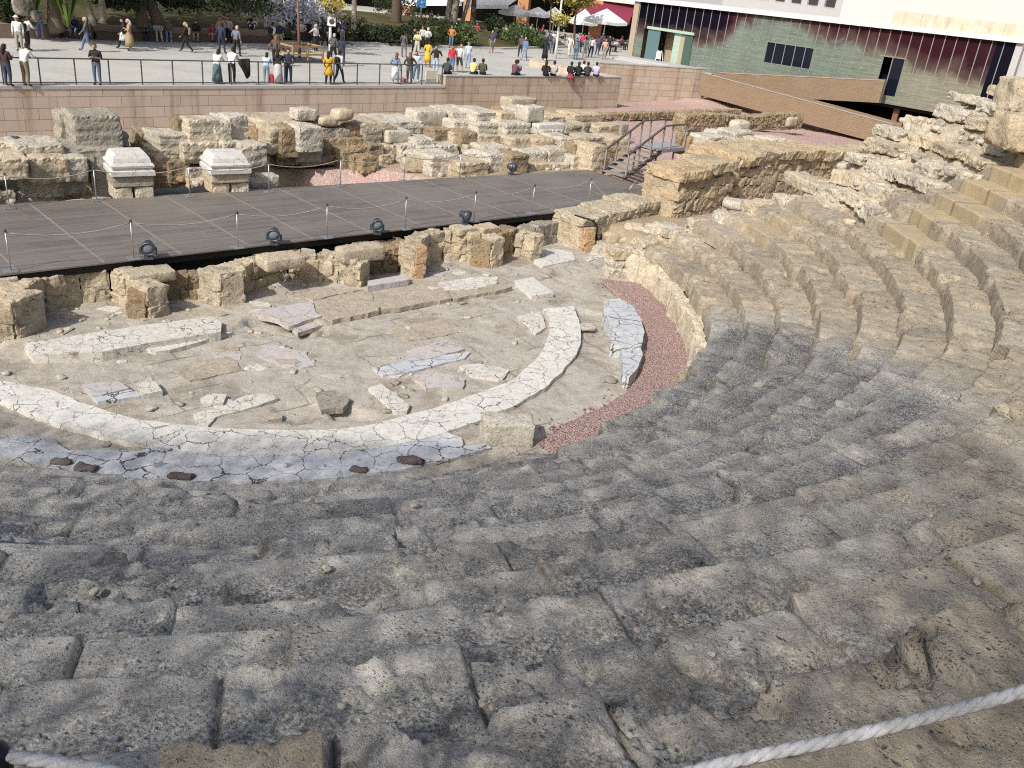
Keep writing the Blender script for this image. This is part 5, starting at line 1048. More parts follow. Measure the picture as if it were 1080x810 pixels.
def parasol(px, py, wpx, ytop, yedge, label):
    P = at(px, py, PZ); k = mpp(P); W = wpx*k/2; zt = PZ+(py-ytop)*k/.9; ze = PZ+(py-yedge)*k/.9
    t = tag(empty('cafe_parasol', P), label, 'parasol', 'white cafe parasols'); mb = MB(); tube(mb, [(0,0,0),(0,0,zt-PZ-.05)], .05, 6); mb.build('pole', M['white_cloth'], t)
    mb = MB(); q = [np.array([W*math.cos(R(a)), W*math.sin(R(a)), 0]) for a in (0, 90, 180, 270)]; top = np.array([0,0,zt-PZ]); ez = np.array([0,0,ze-PZ])
    for j in range(4):
        a, b = q[j]+ez, q[(j+1) % 4]+ez; m_ = (a+b)/2-np.array([0,0,.08]); mb.add([top, a, m_, b], [(0,1,2),(0,2,3)]); mb.add([top-[0,0,.06], a-[0,0,.06], m_-[0,0,.06], b-[0,0,.06]], [(0,2,1),(0,3,2)]); mb.add([a, m_, b, a-[0,0,.28], m_-[0,0,.28], b-[0,0,.28]], [(0,3,4,1),(1,4,5,2)])
    mb.build('canopy', M['white_cloth'], t)
for a in ((635,48,46,15.5,26,'large white parasol in front of the burgundy awning'), (613,43,30,15,26,'white parasol left of the large one by the orange tree'), (541,33,34,9.5,16.5,'white parasol with a visible pole above the flower bush'), (565,36,28,12,18,'white parasol before the terracotta pier'), (582,38,20,12.5,19,'narrow white parasol close to the lamp post with flowers')): parasol(*a)

# ------------------------------------------------------------------ planting, trees
def leaf_mat(name, a, b, trans=.25):
    t = NT(name); c = t.mix(t.attr('rnd'), a, b); return t.bsdf(c, .6, spec=.25)
M['leaf_dark'] = leaf_mat('dark_leaves', (.012,.022,.008), (.035,.05,.018)); M['leaf_mid'] = leaf_mat('green_leaves', (.045,.075,.022), (.11,.14,.05)); M['leaf_silver'] = leaf_mat('silvery_leaves', (.34,.36,.42), (.60,.62,.68)); M['leaf_yellow'] = leaf_mat('yellow_green_leaves', (.16,.15,.03), (.40,.34,.08)); M['leaf_palm'] = leaf_mat('palm_fronds', (.06,.11,.02), (.16,.21,.06))
M['bark'] = stone('brown_bark', (.13,.10,.075), (.07,.055,.04), scale=6, pit=.2); M['bark_pale'] = stone('pale_bark', (.30,.27,.22), (.19,.165,.13), scale=5, pit=.2); M['bark_palm'] = stone('palm_bark', (.24,.20,.155), (.11,.09,.07), scale=9, pit=.8)
def leaves(mb, c, rad, n, size, mat=0, clump=9, hollow=.35):
    c = np.array(c, float); rad = np.array(rad, float); r_ = np.random.RandomState(rnd.randrange(10**6)); V = []; Fc = []; rn_ = []
    k = max(1, n//clump)
    for _ in range(k):
        d = r_.normal(size=3); d /= np.linalg.norm(d); q = c+d*rad*(hollow+(1-hollow)*r_.rand()**.5)*(1+.22*r_.normal()); cs = size*2.2; tone = r_.rand()
        for _ in range(clump):
            p = q+r_.normal(size=3)*cs*.5; a = r_.normal(size=3); a /= np.linalg.norm(a); b = np.cross(a, r_.normal(size=3)); b /= np.linalg.norm(b); s = size*(.6+.7*r_.rand()); i = len(V)
            V += [p-a*s, p+b*s*.45, p+a*s, p-b*s*.45]; Fc.append((i, i+1, i+2, i+3)); rn_ += [np.clip(tone*.7+.3*r_.rand(), 0, 1)]*4
    mb.add(V, Fc, mat, np.array(rn_))
def tree(px, py, r0, h, cr, label, bark='bark', leaf='leaf_mid', lean=(0, 0), n=2200, size=.24, z=PZ, cz=None, name='tree', limbs=5, group='plaza trees', rz=None):
    P = at(px, py, z); t = tag(empty(name, P), label, 'tree', group); top = np.array([lean[0], lean[1], h]); mb = MB()
    pts = [np.array([0,0,-.3])]+[top*f+np.array([math.sin(f*5+px)*.08, math.cos(f*4+px)*.08, 0]) for f in (.0, .15, .35, .55, .75, 1.)]; tube(mb, pts, [r0*q for q in (1.35, 1.25, 1., .9, .82, .74, .6)], 9)
    for i in range(limbs):
        a = 2*PI*i/limbs+px; e = top+np.array([math.cos(a)*cr*.65, math.sin(a)*cr*.65, cr*(.35+.3*rnd.random())]); b = top*.8+ (top*.2)*rnd.random(); tube(mb, [b, (b+e)/2+np.array([0,0,.15*cr*rnd.random()]), e], [r0*.5, r0*.32, r0*.12], 6)
    mb.build('trunk', M[bark], t); mb = MB(); leaves(mb, top+np.array([0,0,(cz if cz is not None else cr*.45)]), (cr, cr, cr*.62), n, size); mb.build('crown', M[leaf], t); return t
PW = [(-60,40),(0,40.5),(50,40.5),(66,38.5),(76,39),(100,41),(150,42.3),(200,43.5),(245,44),(284,45)]
Wp = [np.array(at(x, y, PZ)[:2]) for x, y in PW]
M['planter'] = plain('brown_planter_wall', (.30,.22,.165), .85); M['planter_dark'] = plain('dark_planter_stone', (.13,.085,.06), .85)
mb = MB(); mi = MB()
for i, (a, b) in enumerate(zip(Wp[:-1], Wp[1:])):
    d = (b-a)/np.hypot(*(b-a)); n_ = np.array([-d[1], d[0]]); m_ = mb
    m_.add([(*a, PZ), (*b, PZ), (*(b+n_*.5), PZ), (*(a+n_*.5), PZ), (*a, PZ+.78), (*b, PZ+.78), (*(b+n_*.5), PZ+.78), (*(a+n_*.5), PZ+.78)], CUBE, 0 if PW[i][0] not in (66, 76) else 1)
tag(mb.build('planter_wall', [M['planter'], M['planter_dark']]), 'low brown curved planter wall along the back of the plaza', 'wall')
ml = MB()
for (a, b), q in zip(zip(Wp[:-1], Wp[1:]), PW[:-1]):
    if q[0] >= 66: d = (b-a)/np.hypot(*(b-a)); n_ = np.array([d[1], -d[0]]); ml.add([(*(a+n_*.5), PZ), (*(b+n_*.5), PZ), (*(b-n_*.02), PZ), (*(a-n_*.02), PZ), (*(a+n_*.5), PZ+.44), (*(b+n_*.5), PZ+.44), (*(b-n_*.02), PZ+.44), (*(a-n_*.02), PZ+.44)], CUBE)
tag(ml.build('stone_bench', M['planter_dark']), 'dark stone bench ledge running along the curved planter wall', 'bench')
def on_bench(px):
    for a, b in zip(Wp[:-1], Wp[1:]):
        xa, xb = proj((*a, PZ))[0], proj((*b, PZ))[0]
        if xa <= px <= xb: d = (b-a)/np.hypot(*(b-a)); q = a+(b-a)*(px-xa)/(xb-xa)+np.array([d[1], -d[0]])*.22; return np.array([q[0], q[1], PZ+.44])
def garden_mat():
    t = NT('garden_soil_and_turf'); a = t.noise(.35, 5, .6); b = t.noise(3, 5, .65)
    c = t.mix(t.ramp(a, [(.4, 0.), (.6, 1.)]), (.05,.055,.02), (.115,.085,.045)); return t.bsdf(t.mix(t.ramp(b, [(.35, .5), (.6, 0.)]), c, (.05,.05,.022)), .95, t.bump(b, .6, .1), spec=.1)
M['garden'] = garden_mat()
gl = Wp+[np.array(at(x, y, PZ)[:2]) for x, y in ((330,45.5),(400,47),(470,50),(528,52),(600,50))]
V = []; dirn = np.array([-.25, .97])
rows_ = ((0.4,.68),(4,.95),(9,1.5),(16,2.3),(28,3.4),(50,5.),(90,7))
for i, (dd, dz) in enumerate(rows_):
    for j, q in enumerate(gl):
        f = np.interp(j, [0, 8, 10, 13, 14], [1, 1, .18, .12, .1]) if True else 1
        V.append((*(q+dirn*dd*(1 if j < 10 else .22)), PZ+dz*f+(.03 if i == 0 else 0)))
m_ = len(gl); mb = MB(); mb.add(V, [(i*m_+j, i*m_+j+1, (i+1)*m_+j+1, (i+1)*m_+j) for i in range(len(rows_)-1) for j in range(m_-1)], 0, .5, True); tag(mb.build('garden_slope', M['garden']), kind='structure')
mb = MB()
for a, b in zip(gl[9:-1], gl[10:]): d = (b-a)/np.hypot(*(b-a)); bar(mb, (*a, PZ+.07), (*b, PZ+.07), .35, .16)
tag(mb.build('kerb', M['coping']), kind='structure')
def bush(px, py, w, h, leaf, label, name='bush', n=1500, size=.13, z=PZ, flowers=0, boxy=False, group='bushes behind the plaza'):
    P = at(px, py, z); k = mpp(P); W, H = w*k/2, h*k/.9; t = tag(empty(name, P), label, 'hedge' if boxy else 'bush', group); mb = MB(); 
    for i in range(5): a = 2*PI*i/5; tube(mb, [(0,0,-.1), (math.cos(a)*W*.3, math.sin(a)*W*.3, H*.6)], [.04, .015], 5)
    mb.build('stems', M['bark'], t); mb = MB(); leaves(mb, (0, W*.5, H*.5), (W*(1.05 if boxy else .95), W*.7, H*.5), n, size, 0, 9, .55)
    if boxy: leaves(mb, (-W*.4, W*.4, H*.55), (W*.6, W*.5, H*.45), n//2, size, 0, 9, .6); leaves(mb, (W*.4, W*.4, H*.55), (W*.6, W*.5, H*.45), n//2, size, 0, 9, .6)
    mb.build('foliage', M[leaf], t)
    if flowers: mb = MB(); leaves(mb, (0, W*.45, H*.55), (W, W*.7, H*.52), flowers, .06, 0, 2, .9); mb.build('flowers', M['white_cloth'], t)
for a in ((400,47,52,15,'leaf_dark','dark clipped hedge block beside the thin tree trunk',dict(boxy=True,name='hedge')), (437,49,34,16,'leaf_dark','dark clipped hedge behind the group of tourists',dict(boxy=True,name='hedge')), (455,47,58,24,'leaf_mid','big flowering bush under the blue sign',dict(flowers=60)), (488,50,30,20,'leaf_mid','rounded bush behind the woman in orange',dict(flowers=20)), (546,49,44,18,'leaf_mid','large light green bush left of the leaning lamp post',dict(n=2200)), (568,51,20,8,'leaf_mid','small pale shrub at the foot of the large light green bush',{}), (360,44,60,20,'leaf_dark','dark shrub mass behind the white lamp post',{}), (330,42,70,18,'leaf_dark','dark shrub mass under the silvery tree',{}), (252,14,70,14,'leaf_dark','dark shrubbery high on the garden slope left of the silvery tree',dict(z=PZ+2.2)), (185,8,60,12,'leaf_dark','dark shrub on the garden slope between the tree trunks',dict(z=PZ+2)), (120,8,60,14,'leaf_dark','dark low shrubs at the top of the garden slope',dict(z=PZ+2.)), (520,40,18,18,'leaf_dark','dark red-flowered bush right of the pale tree trunks',dict(flowers=40)), (4,20,30,18,'leaf_dark','dark shrub at the far left of the garden',dict(z=PZ+1)), (420,20,60,20,'leaf_dark','dark foliage mass deep in the garden centre',dict(z=PZ+.5))): bush(*a[:6], **a[6])
tree(60, 27, .36, 3.2, 3.2, 'thick rough-barked palm trunk with green fronds at its top', 'bark_palm', 'leaf_palm', n=1200, size=.6, z=PZ+.8, name='palm_tree')
tree(97, 20, .17, 7., 4.5, 'slim pale leaning tree trunk, left of the pale pair', 'bark_pale', 'leaf_mid', (-1.2, .3), z=PZ+1.4)
tree(107, 19, .18, 7.5, 4.5, 'slim pale upright tree trunk, right of the pale pair', 'bark_pale', 'leaf_mid', (-.2, .6), z=PZ+1.5)
tree(150, 24, .3, 7., 5, 'brown tree trunk above the seated people on the planter', 'bark', 'leaf_dark', z=PZ+1.2)
tree(166, 19, .3, 7., 5, 'dark tree trunk leaning to the left on the garden slope', 'bark', 'leaf_dark', (-3.5, .5), z=PZ+1.5)
tree(372, 44, .22, 6.5, 4., 'thin grey-brown tree trunk next to the clipped hedge', 'bark_pale', 'leaf_mid', (.2, 0))
tree(418, 33, .5, 8, 5, 'thick dark tree trunk left of the blue sign', 'bark', 'leaf_dark'); tree(471, 31, .35, 8, 4.5, 'left of the two tall grey trunks close together by the cafe', 'bark_pale', 'leaf_mid', (.3,0)); tree(477, 32, .38, 8, 4.5, 'right of the two tall grey trunks close together by the cafe', 'bark_pale', 'leaf_mid', (.4,0)); tree(484, 32, .22, 8, 4, 'slender trunk leaning right beside the two grey trunks', 'bark_pale', 'leaf_mid', (1.9,0)); tree(497, 33, .3, 8, 4, 'dark upright trunk in front of the cafe terrace', 'bark', 'leaf_dark')
tree(312, 45, .22, 1.3, 3.4, 'low spreading tree with silvery blue foliage over the plaza', 'bark', 'leaf_silver', (-.4, .2), n=7000, size=.13, cz=1.7, limbs=8); tree(604, 47, .13, 3.2, 1.6, 'small orange tree with yellowish crown by the leaning lamp post', 'bark', 'leaf_yellow', n=1800, size=.16, cz=1.3); tree(578, 43, .12, 3.6, 1.5, 'small orange tree with yellow-green crown left of the leaning lamp post', 'bark', 'leaf_yellow', n=1200, size=.16, cz=1.3)
for q in ((35,20,'leaf_palm','bright green spiky clump left of the palm trunk',22,24),(72,24,'leaf_palm','dark green frond clump right of the palm trunk',24,26)):
    P = at(q[0], q[1]+6, PZ+.8); k = mpp(P); t = tag(empty('palm_clump', P), q[3], 'plant', 'spiky plants'); mb = MB()
    for i in range(26):
        a = 2*PI*i/26*2.6; e = np.array([math.cos(a)*1.1, math.sin(a)*1.1, 1.3+rnd.random()*.9]); m__ = e*.55+np.array([0,0,.6]); w_ = np.array([-math.sin(a), math.cos(a), 0])*.06; mb.add([-w_, w_, m__+w_*1.6, m__-w_*1.6, e], [(0,1,2,3),(3,2,4)], 0, rnd.random())
    mb.build('fronds', M[q[2]], t)
boulder('garden_boulder', 20, 17, 18, 20, 1.4, 'greyblock', 'big grey boulder in the garden at the far left', z=PZ+1.3, rz=0, p=3.5, rough=.12, cell=.2); boulder('garden_boulder', 34, 22, 6, 12, .5, 'greyblock', 'narrow grey stone beside the big garden boulder', z=PZ+1.1, rz=0, p=3.5, cell=.15)
# ------------------------------------------------------------------ street furniture
M['white_paint'] = plain('white_paint', (.66,.66,.64), .5); M['brown_paint'] = plain('brown_paint', (.16,.075,.05), .6); M['wood'] = plain('slat_wood', (.34,.22,.12), .7); M['sign_blue'] = plain('blue_sign', (.06,.24,.50), .5); M['flowers_y'] = leaf_mat('yellow_flowers', (.30,.27,.05), (.52,.42,.10))
def lamppost(px, py, px2, py2, bpx, bpy, label, plate=False):
    P = at(px, py, PZ); Q = on_plane(px2, py2, P[:2], P[:2]+np.array([.99, .05])); k = mpp(P); t = tag(empty('lamp_post', P), label, 'lamp post', 'lamp posts with flower baskets')
    d = Q-P; d[0] *= .9
    mb = MB(); tube(mb, [(0,0,0), d*.3, d, d*1.9], [.11, .10, .085, .07], 10); mb.build('pole', M['white_paint'], t)
    B = on_plane(bpx, bpy, P[:2], P[:2]+np.array([.99, .05]))-P; mb = MB(); lathe(mb, B+np.array([0,-.35,-.45]), [(.1,0),(.35,.1),(.45,.4),(.1,.42)], 10); mb.build('basket', M['dark_steel'], t); mb = MB(); leaves(mb, B+np.array([0,-.35,.1]), (.8,.6,.45), 500, .11, 0, 6, .2); mb.build('flowers', M['flowers_y'], t)
    if plate:
        S = on_plane(350.5, 22.5, P[:2], P[:2]+np.array([.99, .05]))-P; mb = MB(); box(mb, S+np.array([0,-.2,0]), (.55,.05,.55)); mb.build('plate', M['white_paint'], t); Rm = np.array(Matrix.Rotation(R(90), 3, 'X')); mb = MB(); lathe(mb, S+np.array([.02,-.23,0]), [(.1,-.01),(.18,-.01),(.18,.01),(.1,.01)], 14, 0, .5, Rm); mb.build('ring_mark', M['dark_steel'], t)
lamppost(348, 57, 348.8, 2, 350.5, 6, 'white lamp post with a yellow flower basket and small square plate', True); lamppost(585.5, 62, 592, 5, 592.5, 21, 'white lamp post with a yellow-green flower basket, leaning right')
P = at(443, 32, PZ); k = mpp(P); t = tag(empty('information_sign', P), 'tall blue information sign on a thin pole above the flowering bush', 'sign'); mb = MB(); tube(mb, [(0,0,0),(0,0,3.4)], .05, 6); mb.build('pole', M['steel'], t); mb = MB(); box(mb, (0,-.06,3.2), (9.6*k,.06,24*k)); mb.build('panel', M['sign_blue'], t); mb = MB(); box(mb, (0,-.05,3.2-11.3*k), (9.8*k,.07,1.2*k)); box(mb, (.25,-.1,3.2-4*k), (3*k,.02,.8*k)); box(mb, (0,-.1,3.2-7*k), (2*k,.02,.6*k)); mb.build('band', M['white_paint'], t)
P = at(316, 63.5, PZ); mb = MB(); tube(mb, [(0,0,0),(-.05,0,1.5),(-.12,0,4.2)], [.11,.09,.06], 8); o = tag(mb.build('brown_post', M['brown_paint']), 'slim reddish brown post rising from the slatted timber frame', 'post'); o.location = P.tolist()
A = at(309, 66, PZ); B = at(341, 66, PZ); t = tag(empty('timber_frame', A, math.atan2(*(B-A)[1::-1])), 'brown slatted timber frame standing on the plaza around the brown post', 'planter frame'); L = float(np.hypot(*(B-A)[:2])); L = L*.98; D = 1.6
for nm, z0, h in (('top_rail', .92, .09), ('middle_rail', .45, .09)):
    for y in (0, D): mb = MB(); bar(mb, (0,y,z0), (L,y,z0), .08, h); mb.build(nm, M['wood'], t)
    for x in (0, L): mb = MB(); bar(mb, (x,0,z0), (x,D,z0), .08, h); mb.build(nm, M['wood'], t)
for x in (0, L/2, L):
    for y in (0, D): mb = MB(); bar(mb, (x,y,0), (x,y,.96), .1, .1); mb.build('post', M['wood'], t)
mb = MB(); lbox(mb, -.2, L+.2, -.2, D+.2, .01, .12); mb.build('plinth', M['dark_steel'], t)
def bicycle(px, py, rz, mt, label):
    P = at(px, py, PZ); t = tag(empty('bicycle', P, R(rz)), label, 'bicycle', 'parked bicycles')
    for x in (-.52, .52):
        mb = MB(); tube(mb, [(x+.33*math.cos(a), 0, .34+.33*math.sin(a)) for a in np.linspace(0, 2*PI, 19)], .022, 5, caps=False)
        for j in range(4): a = PI*j/4; bar(mb, (x-.32*math.cos(a),0,.34-.32*math.sin(a)), (x+.32*math.cos(a),0,.34+.32*math.sin(a)), .006, .006)
        mb.build('wheel', M['dark_steel'], t)
    mb = MB()
    for a, b in (((-.52,0,.34),(-.1,0,.3)),((-.1,0,.3),(-.2,0,.82)),((-.18,0,.74),(.36,0,.78)),((-.1,0,.3),(.38,0,.70)),((-.52,0,.34),(-.18,0,.74)),((.52,0,.34),(.36,0,.86))): tube(mb, [a, b], .022, 6)
    mb.build('frame', mt, t); mb = MB(); tube(mb, [(.28,-.28,.98),(.36,-.1,.95),(.36,.1,.95),(.28,.28,.98)], .016, 6); tube(mb, [(.36,0,.86),(.36,0,.95)], .016, 6); mb.build('handlebar', M['dark_steel'], t); mb = MB(); rock(mb, (-.22,0,.86), (.27,.15,.07), rough=.01, p=4, cell=.06); mb.build('saddle', M['dark_steel'], t)
bicycle(262, 42.5, 20, M['steel'], 'dark bicycle leaning beside the man in the white-sleeved top'); bicycle(273, 43.5, -15, M['sign_blue'], 'blue bicycle parked right of the man in the white-sleeved top')
# tables and chairs of the terrace, a few show
def table(px, py, label):
    P = at(px, py, PZ); t = tag(empty('cafe_table', P), label, 'table', 'cafe terrace tables'); mb = MB(); lathe(mb, (0,0,.70), [(.1,0),(.42,.0),(.42,.03),(.1,.03)], 12); mb.build('top', M['white_paint'], t); mb = MB(); tube(mb, [(0,0,0),(0,0,.7)], .04, 6); lathe(mb, (0,0,0), [(.25,0),(.25,.03),(.05,.05)], 10); mb.build('leg', M['dark_steel'], t)
for px, py, lb in ((648,54,'white round cafe table by the left corner of the museum'), (500,36,'round cafe table beside the dark upright trunk'), (530,40,'round cafe table left of the parasol with the visible pole'), (556,38,'round cafe table under the white parasols'), (652,50,'second white round cafe table nearer the burgundy awning')): table(px, py, lb)

# ------------------------------------------------------------------ people
PC = {}
def cm(c, skin=False):
    key = tuple(c)
    if key not in PC:
        t = NT('skin' if skin else 'cloth'); PC[key] = t.bsdf(t.mix(t.noise(14, 3), tuple(q*1.1 for q in c), tuple(q*.8 for q in c)), .75, spec=.2)
    return PC[key]
SK = (.42,.25,.17); SKD = (.30,.17,.11)
def skeleton(pose):
    J = dict(pel=(0,0,.93), bel=(0,0,1.10), che=(0,.01,1.30), nk=(0,.015,1.45), hd=(0,-.005,1.53))
    for s, n in ((-1,'l'),(1,'r')):
        J['sh'+n] = (s*.175,.01,1.40); J['el'+n] = (s*.225,.04,1.12); J['wr'+n] = (s*.23,-.04,.88)
        J['hp'+n] = (s*.09,0,.88); J['kn'+n] = (s*.10,-.02,.49); J['an'+n] = (s*.10,.02,.085); J['to'+n] = (s*.115,-.15,.035)
    if pose == 'phone':
        for s, n in ((-1,'l'),(1,'r')): J['el'+n] = (s*.24,-.02,1.12); J['wr'+n] = (s*.06,-.30,1.20)
    elif pose == 'shift':
        J['pel'] = (.035,0,.925); J['hpl'] = (-.055,0,.875); J['hpr'] = (.125,0,.875); J['knl'] = (-.12,-.10,.50); J['anl'] = (-.16,-.02,.085); J['tol'] = (-.22,-.17,.035); J['knr'] = (.12,0,.49); J['anr'] = (.10,.03,.085); J['che'] = (-.02,.01,1.30); J['nk'] = (-.03,.01,1.45); J['hd'] = (-.04,-.02,1.53); J['elr'] = (.27,.02,1.12); J['wrr'] = (.16,-.20,1.06)
    elif pose == 'cross':
        for s, n in ((-1,'l'),(1,'r')): J['el'+n] = (s*.25,-.04,1.13); J['wr'+n] = (-s*.06,-.18,1.17+.04*s)
        J['anl'] = (-.15,.03,.085); J['tol'] = (-.19,-.13,.035)
    elif pose == 'talk':
        J['ell'] = (-.26,-.02,1.14); J['wrl'] = (-.24,-.26,1.24); J['elr'] = (.24,.06,1.13); J['wrr'] = (.20,-.10,.93); J['anr'] = (.12,.10,.085); J['tor'] = (.17,-.05,.035); J['hd'] = (.02,-.03,1.53)
    elif pose == 'akimbo':
        for s, n in ((-1,'l'),(1,'r')): J['el'+n] = (s*.33,.06,1.15); J['wr'+n] = (s*.17,-.06,1.0)
    elif pose == 'walk':
        J['knl'] = (-.09,-.17,.52); J['anl'] = (-.09,-.28,.10); J['tol'] = (-.09,-.44,.07); J['knr'] = (.09,.06,.49); J['anr'] = (.09,.34,.15); J['tor'] = (.09,.24,.03)
        J['ell'] = (-.22,.14,1.14); J['wrl'] = (-.22,.14,.90); J['elr'] = (.22,-.08,1.14); J['wrr'] = (.20,-.24,.95)
    elif pose == 'lean':
        for n_ in ('che','nk','hd'): x, y, z = J[n_]; J[n_] = (x, y-.12-(z-1.3)*.5, z-.04)
        for s, n in ((-1,'l'),(1,'r')): J['sh'+n] = (s*.175,-.13,1.36); J['el'+n] = (s*.24,-.22,1.12); J['wr'+n] = (s*.12,-.42,1.12)
    elif pose == 'point':
        J['ell'] = (-.42,-.08,1.34); J['wrl'] = (-.66,-.14,1.24); J['elr'] = (.26,.05,1.14); J['wrr'] = (.2,-.12,1.0)
    elif pose in ('sit', 'sit2'):
        for k_ in list(J): x, y, z = J[k_]; J[k_] = (x, y, z-.83)
        for s, n in ((-1,'l'),(1,'r')):
            J['hp'+n] = (s*.09,-.02,.09); J['kn'+n] = (s*.12,-.44,.10); J['an'+n] = (s*.12,-.42,-.36); J['to'+n] = (s*.13,-.58,-.41); J['el'+n] = (s*.23,-.06,.30); J['wr'+n] = (s*.10,-.30,.20)
        if pose == 'sit2':
            for n_ in ('bel','che','nk','hd'): x, y, z = J[n_]; J[n_] = (x, y-(z-.1)*.28, z-.02)
            for s, n in ((-1,'l'),(1,'r')): J['sh'+n] = (s*.175,-.12,.54); J['el'+n] = (s*.23,-.24,.28); J['wr'+n] = (s*.06,-.42,.22); J['an'+n] = (s*.14,-.62,-.34); J['to'+n] = (s*.15,-.78,-.36)
    return J
BONES = [('pel','bel',1),('bel','che',1),('che','nk',1),('nk','hd',0)]+[q for n in 'lr' for q in (('che','sh'+n,1),('sh'+n,'el'+n,1),('el'+n,'wr'+n,2),('pel','hp'+n,3),('hp'+n,'kn'+n,3),('kn'+n,'an'+n,4),('an'+n,'to'+n,5))]
RAD = dict(pel=(.155,.118), bel=(.148,.112), che=(.175,.122), nk=(.065,.06), hd=(.05,.05), sh=(.078,.072), el=(.052,.052), wr=(.034,.030), hp=(.102,.105), kn=(.072,.072), an=(.050,.052), to=(.04,.03))
def seg_d(P, a, b):
    a = np.array(a); b = np.array(b); ab = b-a; t = np.clip((P-a) @ ab/(ab @ ab), 0, 1); return np.linalg.norm(P-a-t[:, None]*ab, axis=1)
def head_geo(mb, c):
    V = []; n = 10; prof = [(-.115,.030,-.012),(-.10,.052,-.012),(-.07,.066,-.008),(-.03,.074,0),(.01,.078,.004),(.05,.077,.008),(.085,.062,.008),(.108,.036,.006),(.118,.008,.004)]
    for z, r, dy in prof:
        for j in range(n):
            a = 2*PI*j/n-PI/2; x = r*math.cos(a); y = r*1.22*math.sin(a)+dy
            if j == 0 and z in (-.03, .01): y -= .022 if z == -.03 else .008
            V.append((x, y, z))
    k = len(prof); Fc = [(i*n+j, i*n+(j+1) % n, (i+1)*n+(j+1) % n, (i+1)*n+j) for i in range(k-1) for j in range(n)]+[tuple(range(n))[::-1], tuple(range((k-1)*n, k*n))]
    mb.add(np.array(V)+c, Fc, 0, .5, True)
    for s in (-1, 1):
        box(mb, c+np.array([s*.029,-.089,.012]), (.022,.012,.010), mat=6); box(mb, c+np.array([s*.078,.012,-.01]), (.016,.03,.055), mat=0)
    box(mb, c+np.array([0,-.088,-.062]), (.045,.012,.009), mat=7)
BODY = {}
def body(pose):
    if pose in BODY: return BODY[pose]
    J = skeleton(pose); me = bpy.data.meshes.new('skel'); bm = bmesh.new(); lay = bm.verts.layers.skin.verify(); vs = {k: bm.verts.new(v) for k, v in J.items()}
    for a, b, _ in BONES: bm.edges.new((vs[a], vs[b]))
    for k, v in vs.items(): v[lay].radius = RAD.get(k, RAD.get(k[:2])); v[lay].use_root = (k == 'pel')
    bm.to_mesh(me); bm.free(); o = bpy.data.objects.new('skel', me); col.objects.link(o); o.modifiers.new('s', 'SKIN').use_smooth_shade = True; s = o.modifiers.new('d', 'SUBSURF'); s.levels = 1; s.render_levels = 1
    dg = bpy.context.evaluated_depsgraph_get(); ev = o.evaluated_get(dg); m2 = ev.to_mesh(); V = np.array([v.co[:] for v in m2.vertices]); Fc = [tuple(p.vertices) for p in m2.polygons]; ev.to_mesh_clear(); bpy.data.objects.remove(o)
    C_ = np.array([V[list(f)].mean(0) for f in Fc]); D = np.stack([seg_d(C_, J[a], J[b])/(.5*(RAD.get(a, RAD.get(a[:2]))[0]+RAD.get(b, RAD.get(b[:2]))[0])) for a, b, _ in BONES], 1); lab = np.array([q[2] for q in BONES])[D.argmin(1)]
    pz = J['pel'][2]+(.04 if pose[:3] != 'sit' else .05); lab = np.where((lab == 1) & (C_[:, 2] < pz) & (np.abs(C_[:, 0]) < .2), 3, lab)
    mb = MB()
    for l in range(6):
        q = [f for f, a in zip(Fc, lab) if a == l]
        if l == 0: mb.add(V, q, 0, .5, True)
        else:
            mb.f += [list(f) for f in q]; mb.m += [l]*len(q); mb.sm += [True]*len(q)
    hc = np.array(J['hd'])+np.array([0,-.02,.10]); head_geo(mb, hc)
    for n in 'lr':                               # hands: palm, four fingers, thumb
        w = np.array(J['wr'+n]); d = w-np.array(J['el'+n]); d /= np.linalg.norm(d); sd = np.cross(d, [0,1,0]); sd = sd/np.linalg.norm(sd) if np.linalg.norm(sd) > .1 else np.array([1.,0,0]); up = np.cross(sd, d)
        tube(mb, [w, w+d*.045, w+d*.085], [.026,.036,.032], 6, 0)
        for i, L in enumerate((.062,.072,.067,.05)): b = w+d*.08+sd*(i-1.5)*.018; tube(mb, [b, b+d*L*.55, b+d*L*.85-up*.02], [.0085,.008,.006], 5, 0)
        tube(mb, [w+d*.03-sd*.03, w+d*.06-sd*.052, w+d*.09-sd*.05], [.011,.010,.007], 5, 0)
    default = [cm(SK, True)]*8
    o = mb.build('person', default); me = o.data; bpy.data.objects.remove(o); BODY[pose] = (me, hc, J); return BODY[pose]
HAIR = {}
def hair(kind, pose):
    k = (kind, pose)
    if k in HAIR: return HAIR[k]
    hc = BODY[pose][1]; mb = MB(); n = 10
    prof = [(-.02,.081),(.03,.087),(.07,.082),(.105,.055),(.126,.012)] if kind != 'hat' else [(.045,.15),(.055,.15),(.06,.09),(.11,.085),(.15,.05),(.155,.01)]
    V = []
    for z, r in prof:
        for j in range(n):
            a = 2*PI*j/n-PI/2; y = r*1.22*math.sin(a)+.012; zz = z
            if kind != 'hat':
                if math.sin(a) < -.3 and z < .06: zz = .065+.3*z
                if math.sin(a) > .2 and z == -.02: zz = -.09
            V.append((r*math.cos(a), y, zz))
    kk = len(prof); mb.add(np.array(V)+hc, [(i*n+j, i*n+(j+1) % n, (i+1)*n+(j+1) % n, (i+1)*n+j) for i in range(kk-1) for j in range(n)]+[tuple(range((kk-1)*n, kk*n))], 0, .5, True)
    if kind == 'long': tube(mb, [hc+np.array([0,.06,.03]), hc+np.array([0,.10,-.1]), hc+np.array([0,.10,-.24]), hc+np.array([0,.09,-.33])], [.07,.085,.075,.03], 8)
    o = mb.build('hair', cm(SK)); me = o.data; bpy.data.objects.remove(o); HAIR[k] = me; return me
SKIRT = {}
